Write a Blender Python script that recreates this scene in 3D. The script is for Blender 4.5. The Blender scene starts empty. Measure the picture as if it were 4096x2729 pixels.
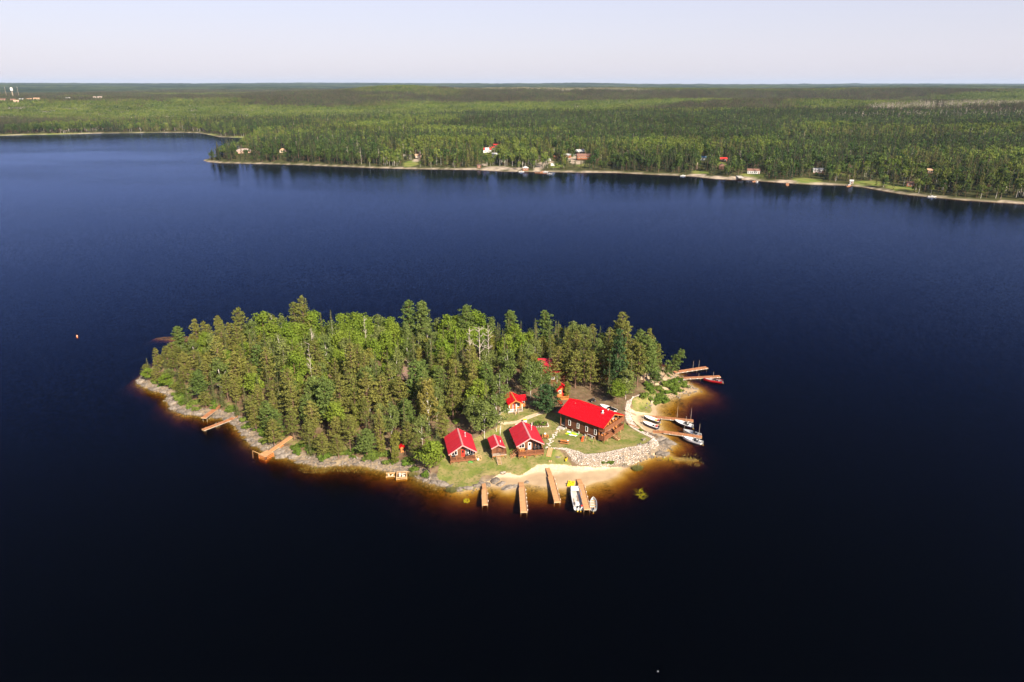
import bpy, math, random
import numpy as np
from mathutils import Vector, Matrix

random.seed(7)
R = math.radians
# ------------------------------------------------------------------ camera, sky, sun, exposure
sc = bpy.context.scene
COL = sc.collection
FPX, PITCH, CAMH = 2800.0, R(20.2), 90.0          # focal length in photo pixels (4096 wide), tilt, height
cam_d = bpy.data.cameras.new('camera')
cam_d.sensor_width = 36.0
cam_d.lens = 36.0 * FPX / 4096.0
cam_d.clip_start = 1.0
cam_d.clip_end = 60000.0
cam = bpy.data.objects.new('camera', cam_d)
COL.objects.link(cam)
cam.location = (0, 0, CAMH)
cam.rotation_euler = (R(90) - PITCH, 0, 0)
sc.camera = cam

SUN_AZ = Vector((0.50, -0.866))                    # horizontal direction towards the sun
SUN_EL = R(35)
world = bpy.data.worlds.new('World')
sc.world = world
world.use_nodes = True
wn = world.node_tree
bg = wn.nodes['Background']
sky = wn.nodes.new('ShaderNodeTexSky')
sky.sky_type = 'NISHITA'
sky.sun_disc = False
sky.sun_elevation = SUN_EL
sky.sun_rotation = math.atan2(SUN_AZ.x, SUN_AZ.y)
sky.altitude = 300
sky.air_density = 1.0
sky.dust_density = 1.2
sky.ozone_density = 2.5
tint = wn.nodes.new('ShaderNodeMix'); tint.data_type = 'RGBA'; tint.blend_type = 'MULTIPLY'; tint.inputs[0].default_value = 1.0
tint.inputs[7].default_value = (1.05, 0.91, 1.03, 1)
wn.links.new(sky.outputs[0], tint.inputs[6])
# thin bright summer haze that whitens the low sky all round, faintly uneven
wtc = wn.nodes.new('ShaderNodeTexCoord'); wsp = wn.nodes.new('ShaderNodeSeparateXYZ'); wn.links.new(wtc.outputs['Generated'], wsp.inputs[0])
wmr = wn.nodes.new('ShaderNodeMapRange'); wmr.interpolation_type = 'SMOOTHSTEP'
wmr.inputs[1].default_value = 0.0; wmr.inputs[2].default_value = 0.36; wmr.inputs[3].default_value = 0.74; wmr.inputs[4].default_value = 0.0
wn.links.new(wsp.outputs['Z'], wmr.inputs[0])
wmp = wn.nodes.new('ShaderNodeMapping'); wmp.inputs['Scale'].default_value = (1.0, 1.0, 7.0); wn.links.new(wtc.outputs['Generated'], wmp.inputs[0])
wnz = wn.nodes.new('ShaderNodeTexNoise'); wnz.inputs['Scale'].default_value = 2.2; wnz.inputs['Detail'].default_value = 5; wn.links.new(wmp.outputs[0], wnz.inputs['Vector'])
wcl = wn.nodes.new('ShaderNodeMapRange'); wcl.inputs[1].default_value = 0.35; wcl.inputs[2].default_value = 0.7; wcl.inputs[3].default_value = 0.93; wcl.inputs[4].default_value = 1.08
wn.links.new(wnz.outputs[0], wcl.inputs[0])
wmu = wn.nodes.new('ShaderNodeMath'); wmu.operation = 'MULTIPLY'; wn.links.new(wmr.outputs[0], wmu.inputs[0]); wn.links.new(wcl.outputs[0], wmu.inputs[1])
veil = wn.nodes.new('ShaderNodeMix'); veil.data_type = 'RGBA'; veil.inputs[7].default_value = (5.6, 5.42, 6.15, 1)
wn.links.new(wmu.outputs[0], veil.inputs[0]); wn.links.new(tint.outputs[2], veil.inputs[6])
wn.links.new(veil.outputs[2], bg.inputs[0])
bg.inputs[1].default_value = 0.064

sun_d = bpy.data.lights.new('sun', 'SUN')
sun_d.energy = 5.0
sun_d.angle = R(0.5)
sun_d.color = (1.0, 0.88, 0.70)
sun = bpy.data.objects.new('sun', sun_d)
COL.objects.link(sun)
sdir = Vector((SUN_AZ.x * math.cos(SUN_EL), SUN_AZ.y * math.cos(SUN_EL), math.sin(SUN_EL)))
sun.rotation_euler = sdir.to_track_quat('Z', 'Y').to_euler()
sun.location = (60, -100, 200)

sc.view_settings.view_transform = 'Standard'
sc.view_settings.look = 'None'
sc.view_settings.gamma = 1.0
sc.view_settings.exposure = 1.2
sc.view_settings.use_curve_mapping = False
sc.cycles.use_denoising = True
sc.cycles.max_bounces = 6
sc.cycles.diffuse_bounces = 2
sc.cycles.glossy_bounces = 2
sc.cycles.transmission_bounces = 2
sc.cycles.transparent_max_bounces = 8
sc.cycles.volume_bounces = 0
sc.cycles.caustics_reflective = False
sc.cycles.caustics_refractive = False
sc.cycles.sample_clamp_indirect = 4.0

# ------------------------------------------------------------------ helpers
CT, ST = math.cos(PITCH), math.sin(PITCH)


def W(px, py, z=0.0):
    """ground point seen at a photo pixel, at height z"""
    dx = (px - 2048.0) / FPX
    dy = (1364.5 - py) / FPX
    d = (dx, dy * ST + CT, dy * CT - ST)
    t = (z - CAMH) / d[2]
    return (d[0] * t, d[1] * t, z)


def Zm(ox, oy, s):
    return lambda pts: [(ox + s * a, oy + s * b) for a, b in pts]


def vnoise(x, y, seed=0):
    """value noise, numpy, 0..1"""
    x = np.asarray(x, float); y = np.asarray(y, float)
    xi = np.floor(x).astype(np.int64); yi = np.floor(y).astype(np.int64)
    xf = x - xi; yf = y - yi
    xf = xf * xf * (3 - 2 * xf); yf = yf * yf * (3 - 2 * yf)

    def h(a, b):
        n = (a * 374761393 + b * 668265263 + seed * 2147483647) & 0xFFFFFFFF
        n = ((n ^ (n >> 13)) * 1274126177) & 0xFFFFFFFF
        return ((n ^ (n >> 16)) & 0xFFFF) / 65535.0
    return (h(xi, yi) * (1 - xf) + h(xi + 1, yi) * xf) * (1 - yf) + (h(xi, yi + 1) * (1 - xf) + h(xi + 1, yi + 1) * xf) * yf


def fbm(x, y, seed=0, o=4):
    v = 0; a = 0.5; t = 0
    for k in range(o):
        v = v + a * vnoise(x * 2 ** k, y * 2 ** k, seed + k * 17); t += a; a *= 0.5
    return v / t


def sdf(poly, x, y):
    """signed distance, positive inside the polygon"""
    P = np.array(poly, float)[:, :2]
    x = np.asarray(x, float); y = np.asarray(y, float)
    best = np.full(x.shape, 1e18); ins = np.zeros(x.shape, bool)
    n = len(P)
    for i in range(n):
        ax, ay = P[i]; bx, by = P[(i + 1) % n]
        ex, ey = bx - ax, by - ay
        L = ex * ex + ey * ey + 1e-12
        t = np.clip(((x - ax) * ex + (y - ay) * ey) / L, 0, 1)
        d = (x - ax - t * ex) ** 2 + (y - ay - t * ey) ** 2
        best = np.minimum(best, d)
        c = ((ay > y) != (by > y))
        ins ^= c & (x < (bx - ax) * (y - ay) / (by - ay + 1e-12) + ax)
    d = np.sqrt(best)
    return np.where(ins, d, -d)


def sstep(a, b, x):
    t = np.clip((x - a) / (b - a), 0, 1)
    return t * t * (3 - 2 * t)


def pd(poly, x, y):
    """distance to an open polyline"""
    P = np.array(poly, float)[:, :2]
    best = np.full(np.shape(x), 1e18)
    for i in range(len(P) - 1):
        ax, ay = P[i]; bx, by = P[i + 1]
        ex, ey = bx - ax, by - ay
        t = np.clip(((x - ax) * ex + (y - ay) * ey) / (ex * ex + ey * ey + 1e-12), 0, 1)
        best = np.minimum(best, (x - ax - t * ex) ** 2 + (y - ay - t * ey) ** 2)
    return np.sqrt(best)


# ------------------------------------------------------------------ materials
MATS = {}


def new_mat(name):
    m = bpy.data.materials.new(name)
    m.use_nodes = True
    m.node_tree.nodes.clear()
    return m, m.node_tree.nodes, m.node_tree.links


def mat(name, c, rough=0.7, var=0.18, scale=3.0, bump=0.0, metal=0.0, spec=0.35, rnd=0.0, stretch=None, coat=0.0):
    """a Principled surface with noise-broken colour"""
    if name in MATS:
        return MATS[name]
    m, N, L = new_mat(name)
    out = N.new('ShaderNodeOutputMaterial'); b = N.new('ShaderNodeBsdfPrincipled')
    L.new(b.outputs[0], out.inputs[0])
    tc = N.new('ShaderNodeTexCoord'); mp = N.new('ShaderNodeMapping')
    L.new(tc.outputs['Object'], mp.inputs[0])
    if stretch:
        mp.inputs['Scale'].default_value = stretch
    nz = N.new('ShaderNodeTexNoise'); nz.inputs['Scale'].default_value = scale; nz.inputs['Detail'].default_value = 4
    L.new(mp.outputs[0], nz.inputs['Vector'])
    mr = N.new('ShaderNodeMapRange')
    mr.inputs[1].default_value = 0.25; mr.inputs[2].default_value = 0.75
    mr.inputs[3].default_value = 1 - var; mr.inputs[4].default_value = 1 + var
    L.new(nz.outputs[0], mr.inputs[0])
    hs = N.new('ShaderNodeHueSaturation')
    hs.inputs['Color'].default_value = (*c, 1)
    val = mr.outputs[0]
    if rnd:
        oi = N.new('ShaderNodeObjectInfo')
        m2 = N.new('ShaderNodeMapRange'); m2.inputs[3].default_value = 1 - rnd; m2.inputs[4].default_value = 1 + rnd
        L.new(oi.outputs['Random'], m2.inputs[0])
        mu = N.new('ShaderNodeMath'); mu.operation = 'MULTIPLY'
        L.new(val, mu.inputs[0]); L.new(m2.outputs[0], mu.inputs[1]); val = mu.outputs[0]
    L.new(val, hs.inputs['Value'])
    L.new(hs.outputs[0], b.inputs['Base Color'])
    b.inputs['Roughness'].default_value = rough
    b.inputs['Metallic'].default_value = metal
    b.inputs['Specular IOR Level'].default_value = spec
    if coat:
        b.inputs['Coat Weight'].default_value = coat
    if bump:
        bp = N.new('ShaderNodeBump'); bp.inputs['Distance'].default_value = bump; bp.inputs['Strength'].default_value = 0.7
        n2 = N.new('ShaderNodeTexNoise'); n2.inputs['Scale'].default_value = scale * 3; n2.inputs['Detail'].default_value = 3
        L.new(mp.outputs[0], n2.inputs['Vector'])
        L.new(n2.outputs[0], bp.inputs['Height']); L.new(bp.outputs[0], b.inputs['Normal'])
    MATS[name] = m
    return m


def leaf_mat(name, c1, c2, trans=0.25, stand=0.0):
    """foliage: diffuse + translucent, colour differs from tree to tree and from clump to clump"""
    if name in MATS:
        return MATS[name]
    m, N, L = new_mat(name)
    out = N.new('ShaderNodeOutputMaterial')
    oi = N.new('ShaderNodeObjectInfo')
    mx = N.new('ShaderNodeMix'); mx.data_type = 'RGBA'
    mx.inputs[6].default_value = (*c1, 1); mx.inputs[7].default_value = (*c2, 1)
    L.new(oi.outputs['Random'], mx.inputs[0])
    geo = N.new('ShaderNodeNewGeometry')
    nz = N.new('ShaderNodeTexNoise'); nz.inputs['Scale'].default_value = 0.9; nz.inputs['Detail'].default_value = 2
    L.new(geo.outputs['Position'], nz.inputs['Vector'])
    mr = N.new('ShaderNodeMapRange'); mr.inputs[1].default_value = 0.3; mr.inputs[2].default_value = 0.7
    mr.inputs[3].default_value = 0.66; mr.inputs[4].default_value = 1.4
    L.new(nz.outputs[0], mr.inputs[0])
    val = mr.outputs[0]
    if stand:
        n2 = N.new('ShaderNodeTexNoise'); n2.inputs['Scale'].default_value = 0.006; n2.inputs['Detail'].default_value = 4
        L.new(geo.outputs['Position'], n2.inputs['Vector'])
        m2 = N.new('ShaderNodeMapRange'); m2.inputs[1].default_value = 0.35; m2.inputs[2].default_value = 0.65
        m2.inputs[3].default_value = 1 - stand; m2.inputs[4].default_value = 1 + stand
        L.new(n2.outputs[0], m2.inputs[0])
        mu = N.new('ShaderNodeMath'); mu.operation = 'MULTIPLY'
        L.new(val, mu.inputs[0]); L.new(m2.outputs[0], mu.inputs[1]); val = mu.outputs[0]
    hs = N.new('ShaderNodeHueSaturation')
    L.new(mx.outputs[2], hs.inputs['Color']); L.new(val, hs.inputs['Value'])
    df = N.new('ShaderNodeBsdfDiffuse'); tr = N.new('ShaderNodeBsdfTranslucent')
    L.new(hs.outputs[0], df.inputs[0]); L.new(hs.outputs[0], tr.inputs[0])
    ms = N.new('ShaderNodeMixShader'); ms.inputs[0].default_value = trans
    L.new(df.outputs[0], ms.inputs[1]); L.new(tr.outputs[0], ms.inputs[2])
    L.new(ms.outputs[0], out.inputs[0])
    MATS[name] = m
    return m


def glass_mat():
    return mat('window_glass', (0.012, 0.014, 0.018), 0.08, 0.1, 1.0, spec=0.6)


M_LOG = lambda: mat('log_wall', (0.155, 0.058, 0.022), 0.7, 0.3, 1.2, 0.02, stretch=(0.5, 0.5, 5))
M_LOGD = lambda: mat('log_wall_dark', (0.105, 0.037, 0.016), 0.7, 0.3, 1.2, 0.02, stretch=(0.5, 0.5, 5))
M_ORANGE = lambda: mat('cedar_orange', (0.46, 0.17, 0.045), 0.65, 0.25, 1.5, 0.01)
M_DECK = lambda: mat('deck_wood', (0.22, 0.085, 0.038), 0.75, 0.3, 2.0, 0.01)
M_DOCK = lambda: mat('dock_wood', (0.45, 0.235, 0.105), 0.85, 0.38, 1.2, 0.01, rnd=0.08, stretch=(4.5, .35, 1))
M_DOCKR = lambda: mat('dock_wood_red', (0.35, 0.15, 0.065), 0.85, 0.38, 1.2, 0.01, rnd=0.1, stretch=(3, .35, 1))
M_TIMBER = lambda: mat('raw_timber', (0.50, 0.31, 0.16), 0.8, 0.25, 2.0, 0.02)
M_GREYWOOD = lambda: mat('weathered_wood', (0.33, 0.27, 0.21), 0.85, 0.3, 2.0, 0.02)
M_ROOFL = lambda: mat('red_metal_bright', (0.42, 0.003, 0.008), 0.40, 0.18, 0.8, 0.01, spec=0.4, stretch=(.35, 2.5, .35))
M_ROOF = lambda: mat('red_metal_faded_sheen', (0.36, 0.016, 0.030), 0.34, 0.20, 0.9, 0.01, spec=0.5, stretch=(.35, 2.2, .35))  # weathered red, with sky glare put into the colour as a paler tone
M_TRIM = lambda: mat('pale_red_trim', (0.62, 0.28, 0.27), 0.5, 0.1, 2)
M_WHITE = lambda: mat('white_paint', (0.78, 0.77, 0.74), 0.45, 0.06, 2)
M_ALU = lambda: mat('aluminium', (0.62, 0.63, 0.64), 0.38, 0.12, 2, metal=0.6)
M_BLACK = lambda: mat('black_plastic', (0.012, 0.012, 0.014), 0.35, 0.1, 2)
M_RED = lambda: mat('red_paint', (0.58, 0.03, 0.02), 0.45, 0.1, 2)
M_YEL = lambda: mat('yellow_plastic', (0.80, 0.56, 0.01), 0.4, 0.08, 2)
M_BARKP = lambda: mat('pine_bark', (0.17, 0.10, 0.07), 0.9, 0.35, 1.5, 0.03, stretch=(1, 1, 0.3))
M_BARKB = lambda: mat('birch_bark', (0.50, 0.46, 0.41), 0.8, 0.3, 1.2, 0.01, stretch=(1, 1, 3))
M_DEAD = lambda: mat('dead_wood', (0.44, 0.38, 0.32), 0.85, 0.2, 1.2, 0.02)
M_STONE = lambda: mat('pale_stone', (0.56, 0.48, 0.41), 0.85, 0.3, 2.2, 0.03, rnd=0.28)
M_ROCK = lambda: mat('grey_bedrock', (0.165, 0.138, 0.112), 0.92, 0.6, 1.3, 0.2, rnd=0.25)
M_CONC = lambda: mat('concrete', (0.42, 0.39, 0.35), 0.9, 0.15, 2)

# ------------------------------------------------------------------ objects
def setp(o, label=None, cat=None, group=None, kind=None):
    if label: o['label'] = label
    if cat: o['category'] = cat
    if group: o['group'] = group
    if kind: o['kind'] = kind
    return o


def empty(name, loc, rz=0.0, label=None, cat=None, group=None):
    o = bpy.data.objects.new(name, None)
    o.empty_display_size = 0.3
    COL.objects.link(o)
    o.location = loc; o.rotation_euler = (0, 0, rz)
    return setp(o, label, cat, group)


def link(name, me, parent=None, loc=None, rz=0.0):
    o = bpy.data.objects.new(name, me)
    COL.objects.link(o)
    if parent: o.parent = parent
    if loc is not None: o.location = loc
    if rz: o.rotation_euler = (0, 0, rz)
    return o


def np_mesh(name, V, quads=None, tris=None, mats=(), smooth=False, mi=None):
    me = bpy.data.meshes.new(name)
    V = np.asarray(V, np.float32)
    nq = 0 if quads is None else len(quads); nt = 0 if tris is None else len(tris)
    me.vertices.add(len(V)); me.vertices.foreach_set('co', V.ravel())
    idx = []
    if nq: idx.append(np.asarray(quads, np.int32).ravel())
    if nt: idx.append(np.asarray(tris, np.int32).ravel())
    idx = np.concatenate(idx)
    me.loops.add(len(idx)); me.loops.foreach_set('vertex_index', idx)
    me.polygons.add(nq + nt)
    st = np.concatenate([np.arange(nq) * 4, nq * 4 + np.arange(nt) * 3]).astype(np.int32)
    me.polygons.foreach_set('loop_start', st)
    if mi is not None: me.polygons.foreach_set('material_index', np.asarray(mi, np.int32))
    if smooth: me.polygons.foreach_set('use_smooth', np.ones(nq + nt, bool))
    for m in mats: me.materials.append(m)
    me.update(calc_edges=True)
    return me


class MB:
    """collects boxes, bars, tubes and polygons into one mesh"""
    def __init__(s):
        s.v = []; s.f = []; s.m = []

    def add(s, vs, fs, mi=0):
        n = len(s.v)
        s.v += [tuple(p) for p in vs]
        s.f += [tuple(i + n for i in f) for f in fs]
        s.m += [mi] * len(fs)

    def box(s, c, d, rz=0.0, mi=0):
        hx, hy, hz = d[0] / 2, d[1] / 2, d[2] / 2
        co, si = math.cos(rz), math.sin(rz)
        vs = []
        for z in (-hz, hz):
            for x, y in ((-hx, -hy), (hx, -hy), (hx, hy), (-hx, hy)):
                vs.append((c[0] + x * co - y * si, c[1] + x * si + y * co, c[2] + z))
        s.add(vs, [(3, 2, 1, 0), (4, 5, 6, 7), (0, 1, 5, 4), (1, 2, 6, 5), (2, 3, 7, 6), (3, 0, 4, 7)], mi)

    def b2(s, x0, x1, y0, y1, z0, z1, mi=0):
        s.box(((x0 + x1) / 2, (y0 + y1) / 2, (z0 + z1) / 2), (abs(x1 - x0), abs(y1 - y0), abs(z1 - z0)), 0, mi)

    def hexa(s, p, mi=0):
        """eight corners: bottom loop of four, top loop of four"""
        s.add(p, [(3, 2, 1, 0), (4, 5, 6, 7), (0, 1, 5, 4), (1, 2, 6, 5), (2, 3, 7, 6), (3, 0, 4, 7)], mi)

    def tube(s, a, b, r0, r1=None, n=6, mi=0, cap=True):
        r1 = r0 if r1 is None else r1
        a = Vector(a); b = Vector(b); d = (b - a)
        if d.length < 1e-6: return
        d.normalize()
        u = d.orthogonal().normalized(); w = d.cross(u)
        vs = []
        for p, r in ((a, r0), (b, r1)):
            for k in range(n):
                t = 2 * math.pi * k / n
                vs.append(p + u * (r * math.cos(t)) + w * (r * math.sin(t)))
        fs = [(k, (k + 1) % n, n + (k + 1) % n, n + k) for k in range(n)]
        if cap: fs += [tuple(range(n - 1, -1, -1)), tuple(range(n, 2 * n))]
        s.add(vs, fs, mi)

    def bar(s, a, b, w, h, mi=0):
        """rectangular bar between two points, w across, h upright"""
        a = Vector(a); b = Vector(b); d = (b - a).normalized()
        up = Vector((0, 0, 1)) if abs(d.z) < 0.95 else Vector((0, 1, 0))
        sx = d.cross(up).normalized() * (w / 2); uz = sx.cross(d).normalized() * (h / 2)
        s.hexa([a - sx - uz, a + sx - uz, b + sx - uz, b - sx - uz, a - sx + uz, a + sx + uz, b + sx + uz, b - sx + uz], mi)

    def ball(s, c, r, n=8, k=5, sq=(1, 1, 1), mi=0):
        vs = []; fs = []
        for j in range(k + 1):
            p = math.pi * j / k
            for i in range(n):
                t = 2 * math.pi * i / n
                vs.append((c[0] + r * sq[0] * math.sin(p) * math.cos(t), c[1] + r * sq[1] * math.sin(p) * math.sin(t), c[2] + r * sq[2] * math.cos(p)))
        for j in range(k):
            for i in range(n):
                fs.append((j * n + i, (j + 1) * n + i, (j + 1) * n + (i + 1) % n, j * n + (i + 1) % n))
        s.add(vs, fs, mi)

    def build(s, name, mats, parent=None, loc=None, rz=0.0, smooth=False):
        if not isinstance(mats, (list, tuple)): mats = [mats]
        me = bpy.data.meshes.new(name)
        me.from_pydata(s.v, [], s.f)
        for m in mats: me.materials.append(m)
        me.polygons.foreach_set('material_index', s.m)
        if smooth: me.polygons.foreach_set('use_smooth', [True] * len(me.polygons))
        me.update()
        return link(name, me, parent, loc, rz)


# ------------------------------------------------------------------ island terrain
Z1 = Zm(500, 1150, .5102); Z2 = Zm(1200, 1150, .5102); Z3 = Zm(1650, 1450, .38265)
Z4 = Zm(2100, 1450, .38265); Z5 = Zm(2400, 1350, .3189)
ISL_PX = [(553, 1535), (585, 1549), (612, 1558), (645, 1570), (668, 1584), (672, 1602), (684, 1619), (690, 1632), (699, 1640), (740, 1655), (786, 1658),
          (815, 1664), (847, 1668), (880, 1672), (908, 1681), (936, 1696), (974, 1732), (990, 1748), (1000, 1767), (1041, 1788), (1070, 1806), (1092, 1818),
          (1130, 1826), (1163, 1834), (1214, 1846), (1260, 1858), (1300, 1864), (1353, 1857), (1400, 1860), (1455, 1864), (1506, 1875), (1557, 1880), (1634, 1885),
          (1685, 1915), (1723, 1928), (1760, 1940), (1792, 1944), (1822, 1959), (1849, 1963), (1887, 1951), (1925, 1944), (1975, 1947), (2005, 1950), (2023, 1961), (2063, 1955),
          (2100, 1937), (2176, 1947), (2253, 1949), (2330, 1944), (2406, 1924), (2463, 1898), (2498, 1875), (2540, 1848), (2578, 1833), (2613, 1817), (2640, 1822), (2664, 1817),
          (2658, 1800), (2672, 1786), (2689, 1768), (2651, 1745), (2636, 1733), (2638, 1714), (2628, 1680), (2617, 1650), (2630, 1621), (2671, 1594), (2719, 1578), (2744, 1571),
          (2780, 1560), (2751, 1538), (2722, 1516), (2703, 1500), (2693, 1490), (2671, 1478), (2636, 1465), (2604, 1456),
          (2560, 1440), (2450, 1415), (2300, 1396), (2150, 1386), (2000, 1380), (1700, 1374), (1400, 1372), (1100, 1374), (900, 1380), (760, 1394), (690, 1415), (640, 1450), (590, 1482), (560, 1508), (548, 1525)]
ISL = [W(*p) for p in ISL_PX]
PLAT = [W(x, y, 2.8) for x, y in [(2194, 1796), (2261, 1796), (2314, 1810), (2337, 1821), (2406, 1817), (2483, 1800), (2552, 1787), (2594, 1775), (2609, 1756), (2578, 1741),
        (2540, 1722), (2513, 1703), (2502, 1680), (2498, 1649), (2506, 1611), (2552, 1584), (2585, 1578), (2596, 1545), (2560, 1500), (2300, 1480), (2100, 1540), (2060, 1640), (2160, 1690), (2190, 1760)]]
BEACH = [W(x, y, .6) for x, y in [(1950, 1960), (1952, 1922), (2005, 1893), (2080, 1903), (2150, 1866), (2260, 1866), (2330, 1872), (2440, 1868), (2520, 1862), (2480, 1960), (2240, 1990), (2100, 1990)]]
BAY = [W(x, y, .6) for x, y in [(2515, 1648), (2600, 1652), (2618, 1628), (2655, 1598), (2760, 1585), (2760, 1735), (2640, 1745), (2585, 1725), (2545, 1700), (2522, 1672)]]
SPIT = [W(x, y, .6) for x, y in [(2560, 1545), (2585, 1470), (2620, 1455), (2700, 1480), (2800, 1560), (2740, 1585), (2672, 1606), (2610, 1640), (2600, 1608), (2672, 1572), (2640, 1545)]]
LAWN1 = [W(x, y, 1.6) for x, y in [(1790, 1925), (1745, 1895), (1765, 1840), (1785, 1790), (1800, 1750), (1900, 1765), (1990, 1725), (2005, 1645), (2060, 1640), (2160, 1660), (2200, 1690), (2240, 1700),
         (2215, 1800), (2290, 1852), (2200, 1866), (2130, 1866), (2080, 1888), (2000, 1885), (1930, 1892), (1900, 1930), (1850, 1940)]]
LAWN2 = [W(x, y, 2.8) for x, y in [(2140, 1690), (2200, 1650), (2245, 1660), (2400, 1745), (2440, 1700), (2500, 1690), (2520, 1708), (2609, 1756), (2594, 1775), (2483, 1800), (2337, 1821), (2261, 1796), (2190, 1796), (2190, 1720)]]
LAWN3 = [W(x, y, 1.0) for x, y in [(2520, 1622), (2556, 1600), (2598, 1604), (2612, 1628), (2602, 1652), (2545, 1646)]]
TRACK = [W(x, y, 2.4) for x, y in [(1985, 1698), (2030, 1692), (2065, 1688), (2110, 1674), (2150, 1662), (2190, 1650)]]
RIP_IN = [W(x, y, 2.5) for x, y in [(2194, 1797), (2261, 1797), (2314, 1811), (2337, 1822), (2406, 1818), (2483, 1801), (2552, 1788), (2594, 1776), (2611, 1757), (2578, 1740), (2540, 1721), (2514, 1702), (2504, 1680), (2500, 1649), (2507, 1611), (2552, 1584), (2585, 1580)]]
RIP_OUT = [W(x, y, 1.2) for x, y in [(2194, 1814), (2261, 1822), (2290, 1848), (2322, 1861), (2376, 1863), (2430, 1858), (2485, 1846), (2530, 1840), (2580, 1818), (2620, 1797), (2632, 1785), (2622, 1754), (2598, 1738), (2552, 1712), (2529, 1688), (2518, 1640), (2530, 1608), (2580, 1596), (2590, 1590)]]


def island_h(x, y):
    x = np.asarray(x, float); y = np.asarray(y, float)
    d = sdf(ISL, x, y) + (fbm(x * .25, y * .25, 3, 3) - .5) * 1.6
    sandy = np.maximum(sstep(-2, 2, sdf(BEACH, x, y)), np.maximum(sstep(-1.5, 1.5, sdf(BAY, x, y)), sstep(-1.5, 1, sdf(SPIT, x, y))))
    n1 = fbm(x * .09, y * .09, 11, 4); n2 = fbm(x * .55, y * .55, 23, 3)
    dp = np.maximum(d, 0)
    rock = 0.05 + 1.25 * (1 - np.exp(-dp / 2.6)) + 2.2 * sstep(4, 38, dp) + (n1 - .5) * 1.1 * sstep(0, 8, dp) + (n2 - .5 + .55 * np.abs(fbm(x * .8 + 5, y * .8, 53, 2) - .5)) * .95 * sstep(0, 1.2, dp) * (1 - .75 * sstep(5, 10, dp))
    sand = 0.085 * dp + .02 + 1.2 * sstep(8, 18, dp) + (n2 - .5) * .06
    up = rock * (1 - sandy) + sand * sandy
    lawn = np.maximum(sstep(-1, 2.5, sdf(LAWN1, x, y)), sstep(-1, 1.5, sdf(LAWN3, x, y)))
    smooth = 0.12 + 0.135 * np.minimum(dp, 14) + (n1 - .5) * .3
    up = up * (1 - .85 * lawn) + np.minimum(smooth, np.maximum(up, .4) + 1) * .85 * lawn
    pl = sdf(PLAT, x, y)
    k = sstep(-3.2, 0.2, pl)
    up = up * (1 - k) + np.maximum(up * .25 + 2.05, 2.8 + (n2 - .5) * .05) * k
    dn = np.maximum(-d, 0)
    shal = 0.21 + .17 * sstep(-25, -45, x) * (1 - sstep(212, 225, y)) + .10 * (fbm(x * .05, y * .05, 41, 2) - .5) - .08 * sandy - .09 * np.exp(-(((x - 62) / 22) ** 2 + ((y - 192) / 22) ** 2))
    dep = -(shal * dn + 0.012 * dn ** 1.75) + (n2 - .5) * .25 * sstep(0, 3, dn)
    reef = 7.3 * np.exp(-(((x + 132) / 22) ** 2 + ((y - 249) / 3.6) ** 2)) + 2.0 * np.exp(-(((x - 46) / 3.5) ** 2 + ((y - 157.5) / 1.4) ** 2))
    dep = np.minimum(np.maximum(dep, -9.5) + reef, -0.25 - .08 * dn ** .5 + .25)
    return np.where(d > 0, up, dep)


def G(x, y):
    return float(island_h(np.array([x]), np.array([y]))[0])


def ground(px, py, hf=G):
    """where the ray through a photo pixel meets the terrain"""
    z = 1.5
    for _ in range(12):
        p = W(px, py, z)
        z = 0.5 * z + 0.5 * hf(p[0], p[1])
    p = W(px, py, z)
    return Vector((p[0], p[1], hf(p[0], p[1])))


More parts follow.
